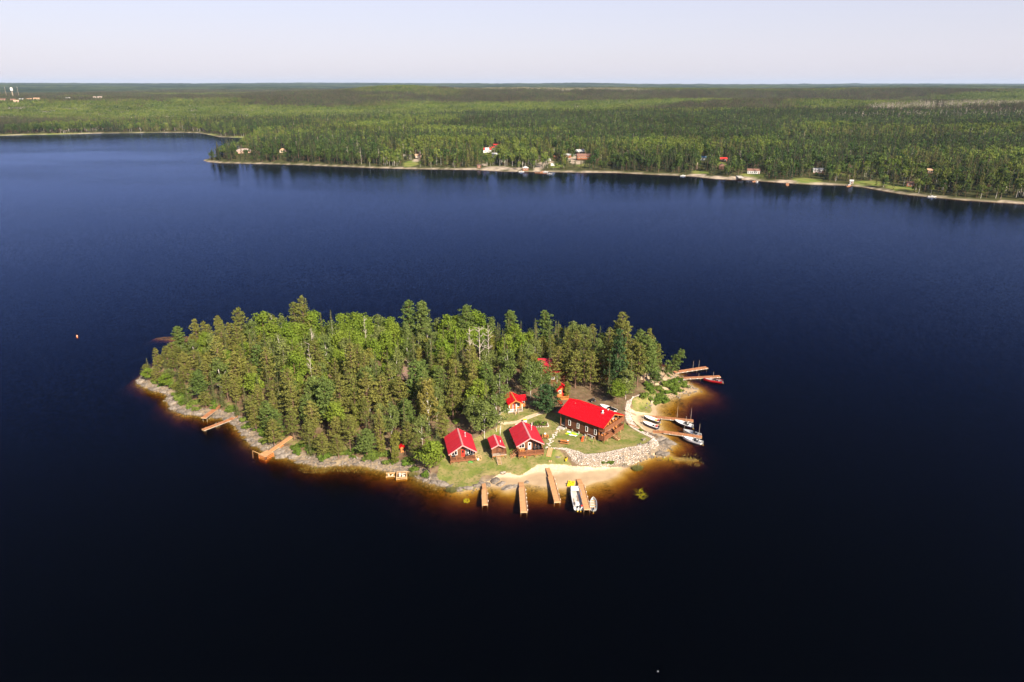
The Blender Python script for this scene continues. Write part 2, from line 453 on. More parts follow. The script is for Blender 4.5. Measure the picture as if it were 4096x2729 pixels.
def ground_material():
    m, N, L = new_mat('island_ground')
    out = N.new('ShaderNodeOutputMaterial'); b = N.new('ShaderNodeBsdfPrincipled'); L.new(b.outputs[0], out.inputs[0])
    b.inputs['Roughness'].default_value = 0.95; b.inputs['Specular IOR Level'].default_value = 0.15
    geo = N.new('ShaderNodeNewGeometry')

    def noise(s, d=4):
        n = N.new('ShaderNodeTexNoise'); n.inputs['Scale'].default_value = s; n.inputs['Detail'].default_value = d
        L.new(geo.outputs['Position'], n.inputs['Vector']); return n.outputs[0]

    def mixc(a, c, f):
        x = N.new('ShaderNodeMix'); x.data_type = 'RGBA'
        for s, v in ((6, a), (7, c)):
            if isinstance(v, tuple): x.inputs[s].default_value = (*v, 1)
            else: L.new(v, x.inputs[s])
        L.new(f, x.inputs[0]); return x.outputs[2]

    def rng(v, a, c, lo=0.0, hi=1.0):
        x = N.new('ShaderNodeMapRange'); x.inputs[1].default_value = a; x.inputs[2].default_value = c
        x.inputs[3].default_value = lo; x.inputs[4].default_value = hi
        L.new(v, x.inputs[0]); return x.outputs[0]
    nA, nB, nC = noise(.35), noise(1.7), noise(6, 3)
    at = N.new('ShaderNodeAttribute'); at.attribute_name = 'zone'
    sp = N.new('ShaderNodeSeparateColor'); L.new(at.outputs['Color'], sp.inputs[0])
    at2 = N.new('ShaderNodeAttribute'); at2.attribute_name = 'wet'

    def sharp(v):
        a = N.new('ShaderNodeMath'); a.operation = 'ADD'; L.new(v, a.inputs[0])
        s2 = N.new('ShaderNodeMath'); s2.operation = 'MULTIPLY_ADD'; L.new(nB, s2.inputs[0]); s2.inputs[1].default_value = .9; s2.inputs[2].default_value = -.45
        L.new(s2.outputs[0], a.inputs[1]); return rng(a.outputs[0], .38, .62)
    floor = mixc((.13, .075, .045), (.20, .14, .085), rng(nA, .35, .65))
    floor = mixc(floor, (.085, .085, .03), rng(nB, .5, .68))
    grass = mixc((.135, .16, .032), (.27, .215, .09), rng(nA, .36, .60))
    grass = mixc(grass, (.085, .125, .022), rng(nB, .50, .72))
    grass = mixc(grass, (.40, .31, .19), rng(nC, .64, .78, 0, .75))
    sand = mixc((.49, .37, .235), (.59, .46, .315), rng(nB, .35, .65))
    wet = mixc((.33, .235, .14), (.42, .31, .19), rng(nA, .3, .7))
    sand = mixc(sand, wet, at2.outputs['Fac'])
    rock = mixc((.12, .10, .082), (.28, .21, .14), rng(nB, .36, .66))
    rock = mixc(rock, (.075, .07, .068), rng(nC, .52, .68))
    rock = mixc(rock, (.30, .23, .14), rng(nA, .5, .7, 0, .8))
    c = mixc(floor, rock, sharp(sp.outputs['Blue']))
    c = mixc(c, grass, sharp(sp.outputs['Green']))
    c = mixc(c, sand, sharp(sp.outputs['Red']))
    L.new(c, b.inputs['Base Color'])
    bp = N.new('ShaderNodeBump'); bp.inputs['Distance'].default_value = .12; bp.inputs['Strength'].default_value = .6
    L.new(nC, bp.inputs['Height']); L.new(bp.outputs[0], b.inputs['Normal'])
    return m


def grid_mesh(name, X, Y, Zz, mats, smooth=True):
    ny, nx = X.shape
    V = np.stack([X, Y, Zz], -1).reshape(-1, 3)
    i = np.arange(ny * nx).reshape(ny, nx)
    q = np.stack([i[:-1, :-1], i[:-1, 1:], i[1:, 1:], i[1:, :-1]], -1).reshape(-1, 4)
    return np_mesh(name, V, quads=q, mats=mats, smooth=smooth)


gx = np.arange(-165, 105.01, .5); gy = np.arange(112, 285.01, .5)
GX, GY = np.meshgrid(gx, gy)
GZ = island_h(GX, GY)
edge = np.minimum(np.minimum(GX + 165, 105 - GX), np.minimum(GY - 112, 285 - GY))
GZ = np.where(GZ < -.3, GZ * sstep(0, 14, edge) - 9.6 * (1 - sstep(0, 14, edge)), GZ)
me = grid_mesh('island_ground', GX, GY, GZ, [ground_material()])
dI = sdf(ISL, GX, GY)
zr = np.maximum(sstep(-.6, .6, sdf(BEACH, GX, GY)), np.maximum(sstep(-.6, .6, sdf(BAY, GX, GY)), sstep(-.6, .6, sdf(SPIT, GX, GY))))
zr = np.maximum(zr, sstep(1.1, .4, pd(TRACK, GX, GY)))
zr = np.where(GZ < -.05, .50 + 1.1 * (fbm(GX * .22, GY * .22, 9, 3) - .5) - .16 + .42 * sstep(-16, -4, np.maximum(sdf(BEACH, GX, GY), sdf(BAY, GX, GY))), zr)
zg = np.maximum(sstep(-.8, .8, sdf(LAWN1, GX, GY)), np.maximum(sstep(-.5, .5, sdf(LAWN2, GX, GY)), sstep(-.5, .5, sdf(LAWN3, GX, GY))))
zg = np.maximum(zg, .9 * sstep(1.5, 3, dI) * (sdf(SPIT, GX, GY) > -4) * (fbm(GX * .3, GY * .3, 14, 2) > .45) * (GX > 40) * (GY > 175))
zg = np.maximum(zg, .55 * sstep(3, 5, dI) * sstep(11, 6, dI) * (fbm(GX * .2, GY * .2, 5, 3) > .47))
rip = sstep(-.6, .2, sdf(RIP_IN + RIP_OUT[::-1], GX, GY))
zr = np.where(GZ > 0, zr * (1 - rip), zr); zg = zg * (1 - rip)
zb = sstep(4.0, 1.9, dI + (fbm(GX * .3, GY * .3, 77, 2) - .5) * 3)
zb = np.maximum(zb, rip)
zr = np.where(GZ < -3, 1.0, zr)
zone = np.stack([zr, zg, zb, np.ones_like(zr)], -1).reshape(-1, 4).astype(np.float32)
ca = me.attributes.new('zone', 'FLOAT_COLOR', 'POINT'); ca.data.foreach_set('color', zone.ravel())
wt = np.where(GZ < 0.55, sstep(.50, .36, GZ + (fbm(GX * .4, GY * .4, 31, 2) - .5) * .2), 0) * (dI < 9)
wt = np.where(GZ < 0, 1, wt)
wa = me.attributes.new('wet', 'FLOAT', 'POINT'); wa.data.foreach_set('value', wt.ravel().astype(np.float32))
isl = link('island_terrain', me); setp(isl, kind='structure')

# lake floor far below
mb = MB(); mb.b2(-30000, 30000, -3000, 26000, -10.2, -9.7)
setp(mb.build('lake_bed', mat('lake_silt', (.375, .27, .165), .95, .1, .1)), kind='structure')

# ------------------------------------------------------------------ mainland terrain
FAR_PX = [(-900, 548), (-300, 544), (0, 543), (120, 540), (250, 538), (400, 534), (520, 533), (640, 531), (740, 531), (800, 533), (840, 540), (880, 549), (960, 551), (1010, 553),
          (975, 575), (945, 600), (900, 618), (850, 632), (815, 641), (830, 648), (880, 652), (1000, 655), (1100, 657), (1200, 660), (1300, 664), (1400, 668), (1500, 672), (1640, 676), (1800, 678), (1900, 679), (1950, 682), (2020, 686), (2100, 687),
          (2200, 688), (2330, 690), (2460, 691), (2600, 698), (2700, 702), (2780, 706), (2860, 715), (2920, 718), (2990, 719), (3050, 725), (3150, 732), (3250, 738), (3330, 740), (3400, 742), (3450, 748), (3500, 757), (3600, 775), (3720, 788), (3850, 800), (4000, 810), (4096, 815),
          (4400, 842), (4900, 880)]
FAR = [W(*p) for p in FAR_PX]
FAR = FAR + [(3000, 500, 0), (30000, 500, 0), (30000, 27000, 0), (-30000, 27000, 0), (-30000, 1800, 0), (-3000, 1500, 0)]


def main_h(x, y):
    x = np.asarray(x, float); y = np.asarray(y, float)
    d = sdf(FAR, x, y)
    r = np.hypot(x, y)
    dp = np.maximum(d, 0)
    hills = (fbm(x / 900, y / 900, 61, 3) - .5)
    h = .3 + 1.6 * (1 - np.exp(-dp / 6)) + 5 * sstep(10, 140, dp) + 12 * sstep(150, 900, dp) + 18 * sstep(800, 2600, r) * sstep(300, 1500, dp)
    ridge = np.abs(fbm(x / 1500 + 7, y / 620 + 2, 67, 3) - .5)
    h = h + hills * 34 * sstep(350, 1800, dp) + (.12 - ridge) * 70 * sstep(900, 2600, dp)
    h = h + 24 * np.exp(-((r - 3000 - .12 * x) / 420) ** 2) * sstep(-1500, -300, x) * (.55 + .9 * fbm(x / 500, x * 0 + 3, 81, 2)) + 17 * np.exp(-((r - 2150 + .2 * x) / 260) ** 2) * sstep(200, 900, x) + 13 * np.exp(-((r - 2300 + .1 * x) / 260) ** 2) * sstep(-300, -900, x)
    far = (fbm(x / 3600 + 4, y / 3600, 71, 3) - .5)
    h = h + sstep(3000, 9000, r) * (20 + far * 36 - 8 * sstep(0, 6000, x)) + sstep(8000, 15000, r) * (16 + far * 26 - 8 * sstep(0, 6000, x))
    return np.where(d > 0, np.minimum(np.maximum(h, .2 + .01 * dp ** .5), 86 + 22 * sstep(7000, 14000, r) * (fbm(x / 1700, x * 0 + 9, 83, 3) - .3) + 0 * h), np.maximum(-.25 * -d, -9.3))


def GM(x, y):
    return float(main_h(np.array([x]), np.array([y]))[0])


def far_ground(px, py):
    return ground(px, py, GM)


ang = np.linspace(R(-58), R(58), 460)
rad = np.concatenate([np.geomspace(430, 3000, 260), np.geomspace(3030, 24000, 150)])
A, Rr = np.meshgrid(ang, rad)
MX, MY = Rr * np.sin(A), Rr * np.cos(A)
MZ = main_h(MX, MY)
# beyond about four kilometres the canopy itself is the surface: uneven tree-top relief
canopy = sstep(4200, 5000, Rr)
rngn = np.random.default_rng(5)
MZ = MZ + canopy * (6 + 7 * rngn.random(MZ.shape) + 8 * (fbm(MX / 130, MY / 130, 91, 2) - .5))


def mainland_material():
    m, N, L = new_mat('mainland_ground')
    out = N.new('ShaderNodeOutputMaterial'); b = N.new('ShaderNodeBsdfDiffuse'); L.new(b.outputs[0], out.inputs[0])
    geo = N.new('ShaderNodeNewGeometry')

    def noise(s, d=5):
        n = N.new('ShaderNodeTexNoise'); n.inputs['Scale'].default_value = s; n.inputs['Detail'].default_value = d
        L.new(geo.outputs['Position'], n.inputs['Vector']); return n.outputs[0]

    def mixc(a, c, f):
        x = N.new('ShaderNodeMix'); x.data_type = 'RGBA'
        for s, v in ((6, a), (7, c)):
            if isinstance(v, tuple): x.inputs[s].default_value = (*v, 1)
            else: L.new(v, x.inputs[s])
        L.new(f, x.inputs[0]); return x.outputs[2]

    def rng(v, a, c):
        x = N.new('ShaderNodeMapRange'); x.inputs[1].default_value = a; x.inputs[2].default_value = c
        L.new(v, x.inputs[0]); return x.outputs[0]
    at = N.new('ShaderNodeAttribute'); at.attribute_name = 'zone'
    sp = N.new('ShaderNodeSeparateColor'); L.new(at.outputs['Color'], sp.inputs[0])
    n1, n2, n3 = noise(.0022), noise(.012), noise(.15, 3)
    floor = mixc((.045, .05, .02), (.075, .075, .032), rng(n3, .4, .6))
    can = mixc((.020, .032, .018), (.060, .078, .032), rng(n1, .44, .58))
    can = mixc(can, (.032, .045, .022), rng(n2, .45, .65))
    c = mixc(floor, can, sp.outputs['Blue'])
    c = mixc(c, mixc((.12, .17, .035), (.19, .19, .06), rng(n3, .4, .6)), sp.outputs['Green'])
    c = mixc(c, mixc((.40, .33, .25), (.22, .18, .14), rng(n3, .42, .62)), sp.outputs['Red'])
    L.new(c, b.inputs[0])
    return m


me = grid_mesh('mainland_ground', MX, MY, MZ, [mainland_material()], smooth=False)
dM = sdf(FAR, MX, MY)
FL = [(3490, 733, 17, 9), (1645, 655, 9, 16), (3015, 703, 12, 10), (2225, 664, 8, 10), (3230, 722, 14, 9), (2800, 690, 9, 8), (3380, 700, 8, 6), (2330, 662, 6, 8), (2900, 660, 8, 14), (3600, 752, 10, 10)]
FS = [(1985, 672, 15, 7), (2960, 712, 14, 5), (2150, 681, 4, 9), (2154, 673, 4, 9), (2160, 665, 4.5, 9), (2172, 656, 5, 9), (2190, 648, 6, 8), (1930, 660, 6, 6), (2300, 640, 9, 20), (2060, 676, 14, 4), (2785, 703, 10, 4), (2860, 711, 10, 4), (3110, 731, 16, 4), (1668, 640, 4, 10)]
lg = np.zeros_like(MX); ls = np.zeros_like(MX)
for lst, arr in ((FL, lg), (FS, ls)):
    for px, py, rx, ry in lst:
        p = far_ground(px, py)
        q = ((MX - p.x) / rx) ** 2 + ((MY - p.y) / (ry * 1.6)) ** 2
        arr[:] = np.maximum(arr, sstep(1.3, .8, q))
ls = np.maximum(ls, .8 * sstep(3.6, 1.8, dM + (fbm(MX / 9, MY / 9, 15, 2) - .5) * 5) * (.45 + .7 * fbm(MX / 40, MY / 40, 16, 2)))
BACKBAY = sstep(.5, .6, fbm(MX / 60, MY / 60, 19, 2)) * sstep(16, 8, dM) * (MY > 1150)
lg = np.maximum(lg, BACKBAY)
zone = np.stack([ls, lg, canopy, np.ones_like(ls)], -1).reshape(-1, 4).astype(np.float32)
ca = me.attributes.new('zone', 'FLOAT_COLOR', 'POINT'); ca.data.foreach_set('color', zone.ravel())
setp(link('mainland_terrain', me), kind='structure')


# ------------------------------------------------------------------ water
def water_material():
    m, N, L = new_mat('lake_water')
    out = N.new('ShaderNodeOutputMaterial')
    geo = N.new('ShaderNodeNewGeometry')

    def noise(scale, vec_scale, rot=0.0, d=2):
        mp = N.new('ShaderNodeMapping'); mp.inputs['Scale'].default_value = vec_scale; mp.inputs['Rotation'].default_value = (0, 0, rot)
        L.new(geo.outputs['Position'], mp.inputs[0])
        n = N.new('ShaderNodeTexNoise'); n.inputs['Scale'].default_value = scale; n.inputs['Detail'].default_value = d
        L.new(mp.outputs[0], n.inputs['Vector']); return n

    def vm(op, a, c):
        x = N.new('ShaderNodeVectorMath'); x.operation = op
        for i, v in ((0, a), (1, c)):
            if isinstance(v, tuple): x.inputs[i].default_value = v
            else: L.new(v, x.inputs[i])
        return x.outputs[0]
    wa_ = noise(1.25, (1, .45, 1), R(18)); wb = noise(4.2, (1, .6, 1), R(-12))
    va = vm('MULTIPLY', vm('SUBTRACT', wa_.outputs['Color'], (.5, .5, .5)), (.15, .15, 0))
    vb = vm('MULTIPLY', vm('SUBTRACT', wb.outputs['Color'], (.5, .5, .5)), (.25, .25, 0))
    v = vm('ADD', va, vb)
    wind = noise(.0055, (.55, 1.6, 1), R(-10), 3)
    mr = N.new('ShaderNodeMapRange'); mr.inputs[1].default_value = .35; mr.inputs[2].default_value = .65; mr.inputs[3].default_value = .45; mr.inputs[4].default_value = 1.25
    L.new(wind.outputs[0], mr.inputs[0])
    sc_ = N.new('ShaderNodeVectorMath'); sc_.operation = 'SCALE'; L.new(v, sc_.inputs[0]); L.new(mr.outputs[0], sc_.inputs['Scale'])
    nrm = N.new('ShaderNodeVectorMath'); nrm.operation = 'NORMALIZE'
    L.new(vm('ADD', sc_.outputs[0], (0, 0, 1)), nrm.inputs[0])
    fr = N.new('ShaderNodeFresnel')
    io = N.new('ShaderNodeMapRange'); io.inputs[3].default_value = 1.33; io.inputs[4].default_value = 1 / 1.33     # same reflectance from either side
    L.new(geo.outputs['Backfacing'], io.inputs[0]); L.new(io.outputs[0], fr.inputs[0]); L.new(nrm.outputs[0], fr.inputs[1])
    gl = N.new('ShaderNodeBsdfGlossy'); gl.inputs['Roughness'].default_value = .06; gl.inputs['Color'].default_value = (.36, .49, .88, 1); L.new(nrm.outputs[0], gl.inputs['Normal'])
    tr = N.new('ShaderNodeBsdfTransparent')
    pw = N.new('ShaderNodeMath'); pw.operation = 'POWER'; pw.inputs[1].default_value = 1.42; L.new(fr.outputs[0], pw.inputs[0])
    mx = N.new('ShaderNodeMixShader'); L.new(pw.outputs[0], mx.inputs[0]); L.new(tr.outputs[0], mx.inputs[1]); L.new(gl.outputs[0], mx.inputs[2])
    L.new(mx.outputs[0], out.inputs['Surface'])
    va2 = N.new('ShaderNodeVolumeAbsorption'); va2.inputs['Color'].default_value = (.74, .625, .08, 1); va2.inputs['Density'].default_value = 2.2
    L.new(va2.outputs[0], out.inputs['Volume'])
    return m


mb = MB(); mb.b2(-29000, 29000, -2900, 25900, -9.68, 0)
setp(mb.build('lake_water', water_material()), kind='structure')

# ------------------------------------------------------------------ tree shapes
class NG:
    def __init__(s):
        s.V = []; s.Q = []; s.n = 0

    def add(s, V, Q):
        s.V.append(np.asarray(V, float)); s.Q.append(np.asarray(Q, np.int64) + s.n); s.n += len(V)

    def mesh(s, name, m):
        return np_mesh(name, np.concatenate(s.V), quads=np.concatenate(s.Q), mats=[m])

    def cards(s, C, Nn, size, rng, asp=.75):
        n = len(C)
        Nn = Nn / (np.linalg.norm(Nn, axis=1, keepdims=True) + 1e-9)
        a = rng.normal(size=(n, 3)); u = np.cross(Nn, a); u /= np.linalg.norm(u, axis=1, keepdims=True) + 1e-9
        w = np.cross(Nn, u)
        su = (size * .5)[:, None]; sw = su * asp
        j = rng.uniform(.6, 1.3, (n, 4, 1))
        V = np.stack([C - u * su * j[:, 0], C + w * sw * j[:, 1], C + u * su * j[:, 2], C - w * sw * j[:, 3]], 1).reshape(-1, 3)
        s.add(V, np.arange(n * 4).reshape(n, 4))

    def tube(s, P, r, n=5):
        P = np.asarray(P, float); k = len(P)
        r = np.broadcast_to(np.asarray(r, float), (k,))
        V = []
        for i in range(k):
            d = P[min(i + 1, k - 1)] - P[max(i - 1, 0)]; d = d / (np.linalg.norm(d) + 1e-9)
            a = np.array([1., 0, 0]) if abs(d[0]) < .8 else np.array([0, 1., 0])
            u = np.cross(d, a); u /= np.linalg.norm(u); w = np.cross(d, u)
            for t in range(n):
                ph = 2 * math.pi * t / n
                V.append(P[i] + r[i] * (u * math.cos(ph) + w * math.sin(ph)))
        Q = [(i * n + t, i * n + (t + 1) % n, (i + 1) * n + (t + 1) % n, (i + 1) * n + t) for i in range(k - 1) for t in range(n)]
        s.add(V, Q)


def clump(g, rng, c, r, n, size, flat=1.0, up=.35, hemi=False):
    u = rng.normal(size=(n, 3)); u /= np.linalg.norm(u, axis=1, keepdims=True)
    if hemi: u[:, 2] = np.abs(u[:, 2]) * .8 + u[:, 2] * .2
    rr = r * rng.uniform(.7, 1.08, (n, 1))
    C = np.asarray(c) + u * rr * np.array([1, 1, flat])
    Nn = u * .8 + rng.normal(size=(n, 3)) * .45 + np.array([0, 0, up])
    g.cards(C, Nn, size * rng.uniform(.7, 1.3, n), rng)


def bend(rng, H, lean=.03):
    a = rng.uniform(0, 6.28); l = rng.uniform(0, lean) * H
    t = np.linspace(0, 1, 6)
    return np.stack([np.cos(a) * l * t ** 2, np.sin(a) * l * t ** 2, t * H], 1)


def broadleaf(rng, H, Rw, base=.3, ncl=34, ncard=55, size=.55, lim=7, cr=(.26, .42), lean=.04, trunk_r=None):
    tk = NG(); cw = NG()
    ax = bend(rng, H * .92, lean)
    tk.tube(ax, np.linspace(trunk_r or H * .013, .03, 6), 6)
    cz = H * (1 + base) / 2; hz = H * (1 - base) / 2
    top = ax[-1] * .6
    for k in range(ncl):
        u = rng.normal(size=3); u /= np.linalg.norm(u)
        f = rng.uniform(.45, .88)
        wz = 1 - .32 * u[2] * (u[2] > 0)
        c = np.array([u[0] * Rw * f * wz + top[0] * .6, u[1] * Rw * f * wz + top[1] * .6, cz + u[2] * hz * f])
        r = Rw * rng.uniform(*cr)
        clump(cw, rng, c, r, ncard, size, .85)
        if k < lim:
            z0 = max(.25 * H, c[2] - rng.uniform(1, 3)); i = min(int(z0 / (H * .92) * 5), 4)
            tk.tube([ax[i], (ax[i] + c) / 2 + np.array([0, 0, .3]), c], [H * .006, H * .004, .02], 4)
    return tk, cw


def pine(rng, H, Rw, base=.32, size=.42, nt=16, soft=1.0, spread=1.0, lean=.03):
    tk = NG(); cw = NG()
    ax = bend(rng, H, lean)
    tk.tube(ax, np.linspace(H * .014, .04, 6), 6)
    z = base * H
    while z < H * .985:
        t = (z / H - base) / (1 - base)
        L0 = Rw * (max(0, 1 - max(t, 0) ** 1.7) ** .72 * .9 + .12) * (.62 + .38 * min(1, t * 4 + .2))
        nb = rng.integers(4, 7) if t < .85 else 4
        a0 = rng.uniform(0, 6.28)
        f = z / H * 5; i = min(int(f), 4); p0 = ax[i] + (ax[i + 1] - ax[i]) * (f - i)
        for b in range(nb):
            a = a0 + b * 6.283 / nb + rng.uniform(-.35, .35)
            L = L0 * rng.uniform(.45, 1.22)
            el = R(rng.uniform(2, 24)) + t * .5
            d = np.array([math.cos(a) * math.cos(el), math.sin(a) * math.cos(el), math.sin(el)])
            p1 = p0 + d * L
            tk.tube([p0, p1], [.05 + .02 * L / 3, .015], 3)
            m = max(1, int(round(L / .95)))
            for j in range(m):
                q = p0 + d * L * (1 - .8 * j / max(m, 1)) + rng.normal(size=3) * np.array([.22, .22, .08]) * spread
                clump(cw, rng, q, rng.uniform(.5, .78) * soft * (1 - .25 * t), nt, size, .5, .5)
        z += rng.uniform(.5, .95) * (H / 15)
    clump(cw, rng, ax[-1], .5 * soft, 26, size, 1.1, .4)
    return tk, cw


def spruce(rng, H, Rw, base=.06, size=.42, droop=.28):
    tk = NG(); cw = NG()
    tk.tube([[0, 0, 0], [0, 0, H * .97]], [H * .012, .03], 5)
    z = base * H + .3
    C = []; Nn = []; S = []
    while z < H:
        t = (z / H - base) / (1 - base)
        L0 = Rw * (1 - t) ** .82 + .12
        nb = 7 if t < .6 else 5
        a0 = rng.uniform(0, 6.28)
        for b in range(nb):
            a = a0 + b * 6.283 / nb + rng.uniform(-.3, .3)
            L = L0 * rng.uniform(.65, 1.2)
            m = max(2, int(L / .3))
            for j in range(m):
                f = (j + .6) / m
                d = np.array([math.cos(a), math.sin(a), 0])
                side = np.array([-math.sin(a), math.cos(a), 0]) * rng.uniform(-.28, .28) * L * f
                C.append(d * L * f + side + np.array([0, 0, z - droop * L * f ** 1.6 + rng.uniform(-.1, .1)]))
                Nn.append(np.array([d[0] * .75, d[1] * .75, .75]) + rng.normal(size=3) * .38); S.append(size * rng.uniform(.75, 1.35) * (1 - .35 * t))
        z += rng.uniform(.38, .55) * H / 14
    cw.cards(np.array(C), np.array(Nn), np.array(S), rng, .6)
    return tk, cw


def deadtree(rng, H, nb=14, spread=.28):
    tk = NG(); cw = NG()
    ax = bend(rng, H, .06)
    tk.tube(ax, np.linspace(H * .008 + .03, .04, 6), 5)
    for k in range(nb):
        f = rng.uniform(.4, .97) * 5; i = min(int(f), 4); p = ax[i] + (ax[i + 1] - ax[i]) * (f - i)
        a = rng.uniform(0, 6.28); L = H * spread * rng.uniform(.4, 1) * (1.15 - f / 6)
        e = rng.uniform(.2, .95)
        d = np.array([math.cos(a) * math.cos(e), math.sin(a) * math.cos(e), math.sin(e)])
        q = p + d * L
        tk.tube([p, p + d * L * .5 + rng.normal(size=3) * .12, q], [.06, .045, .022], 4)
        for _ in range(3):
            s = p + d * L * rng.uniform(.35, .95); d2 = d + rng.normal(size=3) * .5; d2[2] = abs(d2[2])
            tk.tube([s, s + d2 / np.linalg.norm(d2) * L * .4], [.032, .015], 3)
    return tk, cw


def bush(rng, Rw, Hh, n=10, ncard=45, size=.3):
    tk = NG(); cw = NG()
    for k in range(n):
        a = rng.uniform(0, 6.28); f = rng.uniform(0, .8)
        c = np.array([math.cos(a) * Rw * f, math.sin(a) * Rw * f, Hh * rng.uniform(.3, .62) * (1.1 - .4 * f)])
        clump(cw, rng, c, Rw * rng.uniform(.3, .45), ncard, size, .8 * Hh / max(Rw, .1) * .8, .4)
        tk.tube([[0, 0, 0], c], [.05, .02], 3)
    return tk, cw


L_PINE = lambda: leaf_mat('needles_olive', (.125, .142, .034), (.185, .180, .046))
L_WPINE = lambda: leaf_mat('needles_green', (.090, .135, .034), (.130, .170, .045))
L_SPRUCE = lambda: leaf_mat('needles_dark', (.055, .078, .028), (.120, .130, .044), .2)
L_CEDAR = lambda: leaf_mat('cedar_sprays', (.130, .145, .030), (.185, .180, .040))
L_BIRCH = lambda: leaf_mat('birch_leaves', (.115, .158, .042), (.165, .190, .055), .3)
L_MAPLE = lambda: leaf_mat('bright_leaves', (.125, .190, .024), (.175, .225, .032), .3)
L_GOLD = lambda: leaf_mat('golden_leaves', (.17, .165, .040), (.20, .175, .045), .3)
L_SHRUB = lambda: leaf_mat('shrub_leaves', (.10, .165, .026), (.155, .20, .042), .35)
L_DARKFIR = lambda: leaf_mat('fir_green', (.040, .080, .030), (.055, .095, .035), .2)

PROTO = {}


def proto(kind, k, fn, bark, leaf):
    tk, cw = fn
    t = tk.mesh(kind + '_trunk', bark); c = cw.mesh(kind + '_crown', leaf) if cw.n else None
    PROTO.setdefault(kind, []).append((t, c))


rg = lambda s: np.random.default_rng(s)
for i in range(7):
    proto('pine', i, pine(rg(i), 14 + i * .5, 2.5 + .4 * (i % 3), .24 + .08 * (i % 2), .44, 15, 1.05), M_BARKP(), L_PINE())
for i in range(4):
    proto('white_pine', i, pine(rg(20 + i), 17, 3.3 + .3 * (i % 2), .30, .5, 24, 1.25, 1.3), M_BARKP(), L_WPINE())
for i in range(6):
    proto('spruce', i, spruce(rg(40 + i), 13, 1.6 + .25 * (i % 3), size=.46), M_BARKP(), L_SPRUCE())
for i in range(3):
    proto('cedar', i, broadleaf(rg(60 + i), 10, 1.7, .05, 40, 40, .42, 0, (.32, .5), .02), M_BARKP(), L_CEDAR())
for i in range(4):
    proto('birch', i, broadleaf(rg(80 + i), 13.5, 2.7 + .2 * i, .18, 42, 50, .46, 7, (.24, .40), .05, .085), M_BARKB(), L_BIRCH())
for i in range(4):
    proto('maple', i, broadleaf(rg(100 + i), 12, 3.1 + .2 * i, .22, 38, 55, .52, 6, (.26, .42), .03), M_BARKP(), L_MAPLE())
for i in range(4):
    proto('dead', i, deadtree(rg(120 + i), 12, 16), M_DEAD(), M_DEAD())
for i in range(4):
    proto('bush', i, bush(rg(140 + i), 1.1, 1.1), M_BARKP(), L_SHRUB())
proto('gold', 0, broadleaf(rg(160), 15, 2.6, .12, 44, 52, .46, 9, (.24, .38), .03, .16), M_BARKB(), L_GOLD())
proto('fir', 0, pine(rg(170), 9, 3.7, .10, .42, 22, 1.2, 1.0, .01), M_BARKP(), L_DARKFIR())
proto('fir', 1, pine(rg(171), 12, 3.0, .15, .42, 22, 1.15, 1.0, .01), M_BARKP(), L_DARKFIR())
PH = dict(pine=15, white_pine=17, spruce=13, cedar=10, birch=13.5, maple=12, dead=12, bush=1.1, gold=15, fir=9)
TNAME = dict(pine='pine_tree', white_pine='white_pine_tree', spruce='spruce_tree', cedar='cedar_tree', birch='birch_tree', maple='broadleaf_tree',
             dead='dead_tree', bush='bush', gold='golden_birch_tree', fir='fir_tree')


def tree(kind, loc, scale, label, cat='tree', group=None, var=None, tilt=(0, 0), sxy=None, rz=None):
    v = PROTO[kind][random.randrange(len(PROTO[kind])) if var is None else var]
    r = empty(TNAME[kind], loc, random.uniform(0, 6.28) if rz is None else rz, label, cat, group)
    r.rotation_euler = (tilt[0], tilt[1], r.rotation_euler[2])
    k = sxy or scale
    r.scale = (k, k, scale)
    link('trunk', v[0], r)
    if v[1]: link('foliage' if kind == 'bush' else 'crown', v[1], r)
    return r


def proj(x, y, z):
    zz = z - CAMH; dep = y * CT - zz * ST
    return 2048 + FPX * x / dep, 1364.5 - FPX * (y * ST + zz * CT) / dep


MARKS = [(W(x, y, 2), t) for x, y, t in [(560, 1520, 'the western rock tip'), (640, 1420, 'the far western corner'), (850, 1640, 'the two western docks'), (1080, 1800, 'the timber crib dock'), (1250, 1600, 'the dark red roof in the wood'), (1345, 1560, 'the small red roof in the wood'), (1340, 1860, 'the western reed beds'),
         (1470, 1445, 'the twisted white snag'), (1600, 1880, 'the stone-filled crib'), (1660, 1510, 'the brown shingled roof'), (1720, 1760, 'the yellow-green birch'), (1100, 1420, 'the tall skyline pines'), (900, 1400, 'the broad western skyline pine'), (1640, 1400, 'the twin white pines of the skyline'), (1915, 1480, 'the bare dead crowns'),
         (2050, 1620, 'the white-trimmed cottage'), (2200, 1480, 'the long red roof'), (2300, 1400, 'the grey aspen crowns of the skyline'), (2420, 1470, 'the shaded red-roofed cabin'), (2520, 1440, 'the half-hidden eastern cabin'), (950, 1520, 'the bare-trunked western pines')]]


def near(x, y):
    return min(MARKS, key=lambda m: (m[0][0] - x) ** 2 + (m[0][1] - y) ** 2)[1]


TREES = []   # (x, y, radius) already standing


def key_tree(kind, base, h, label, **k):
    p = ground(*base)
    TREES.append((p.x, p.y, 2.2))
    return tree(kind, (p.x, p.y, p.z - .1), h / PH[kind], label, **k)


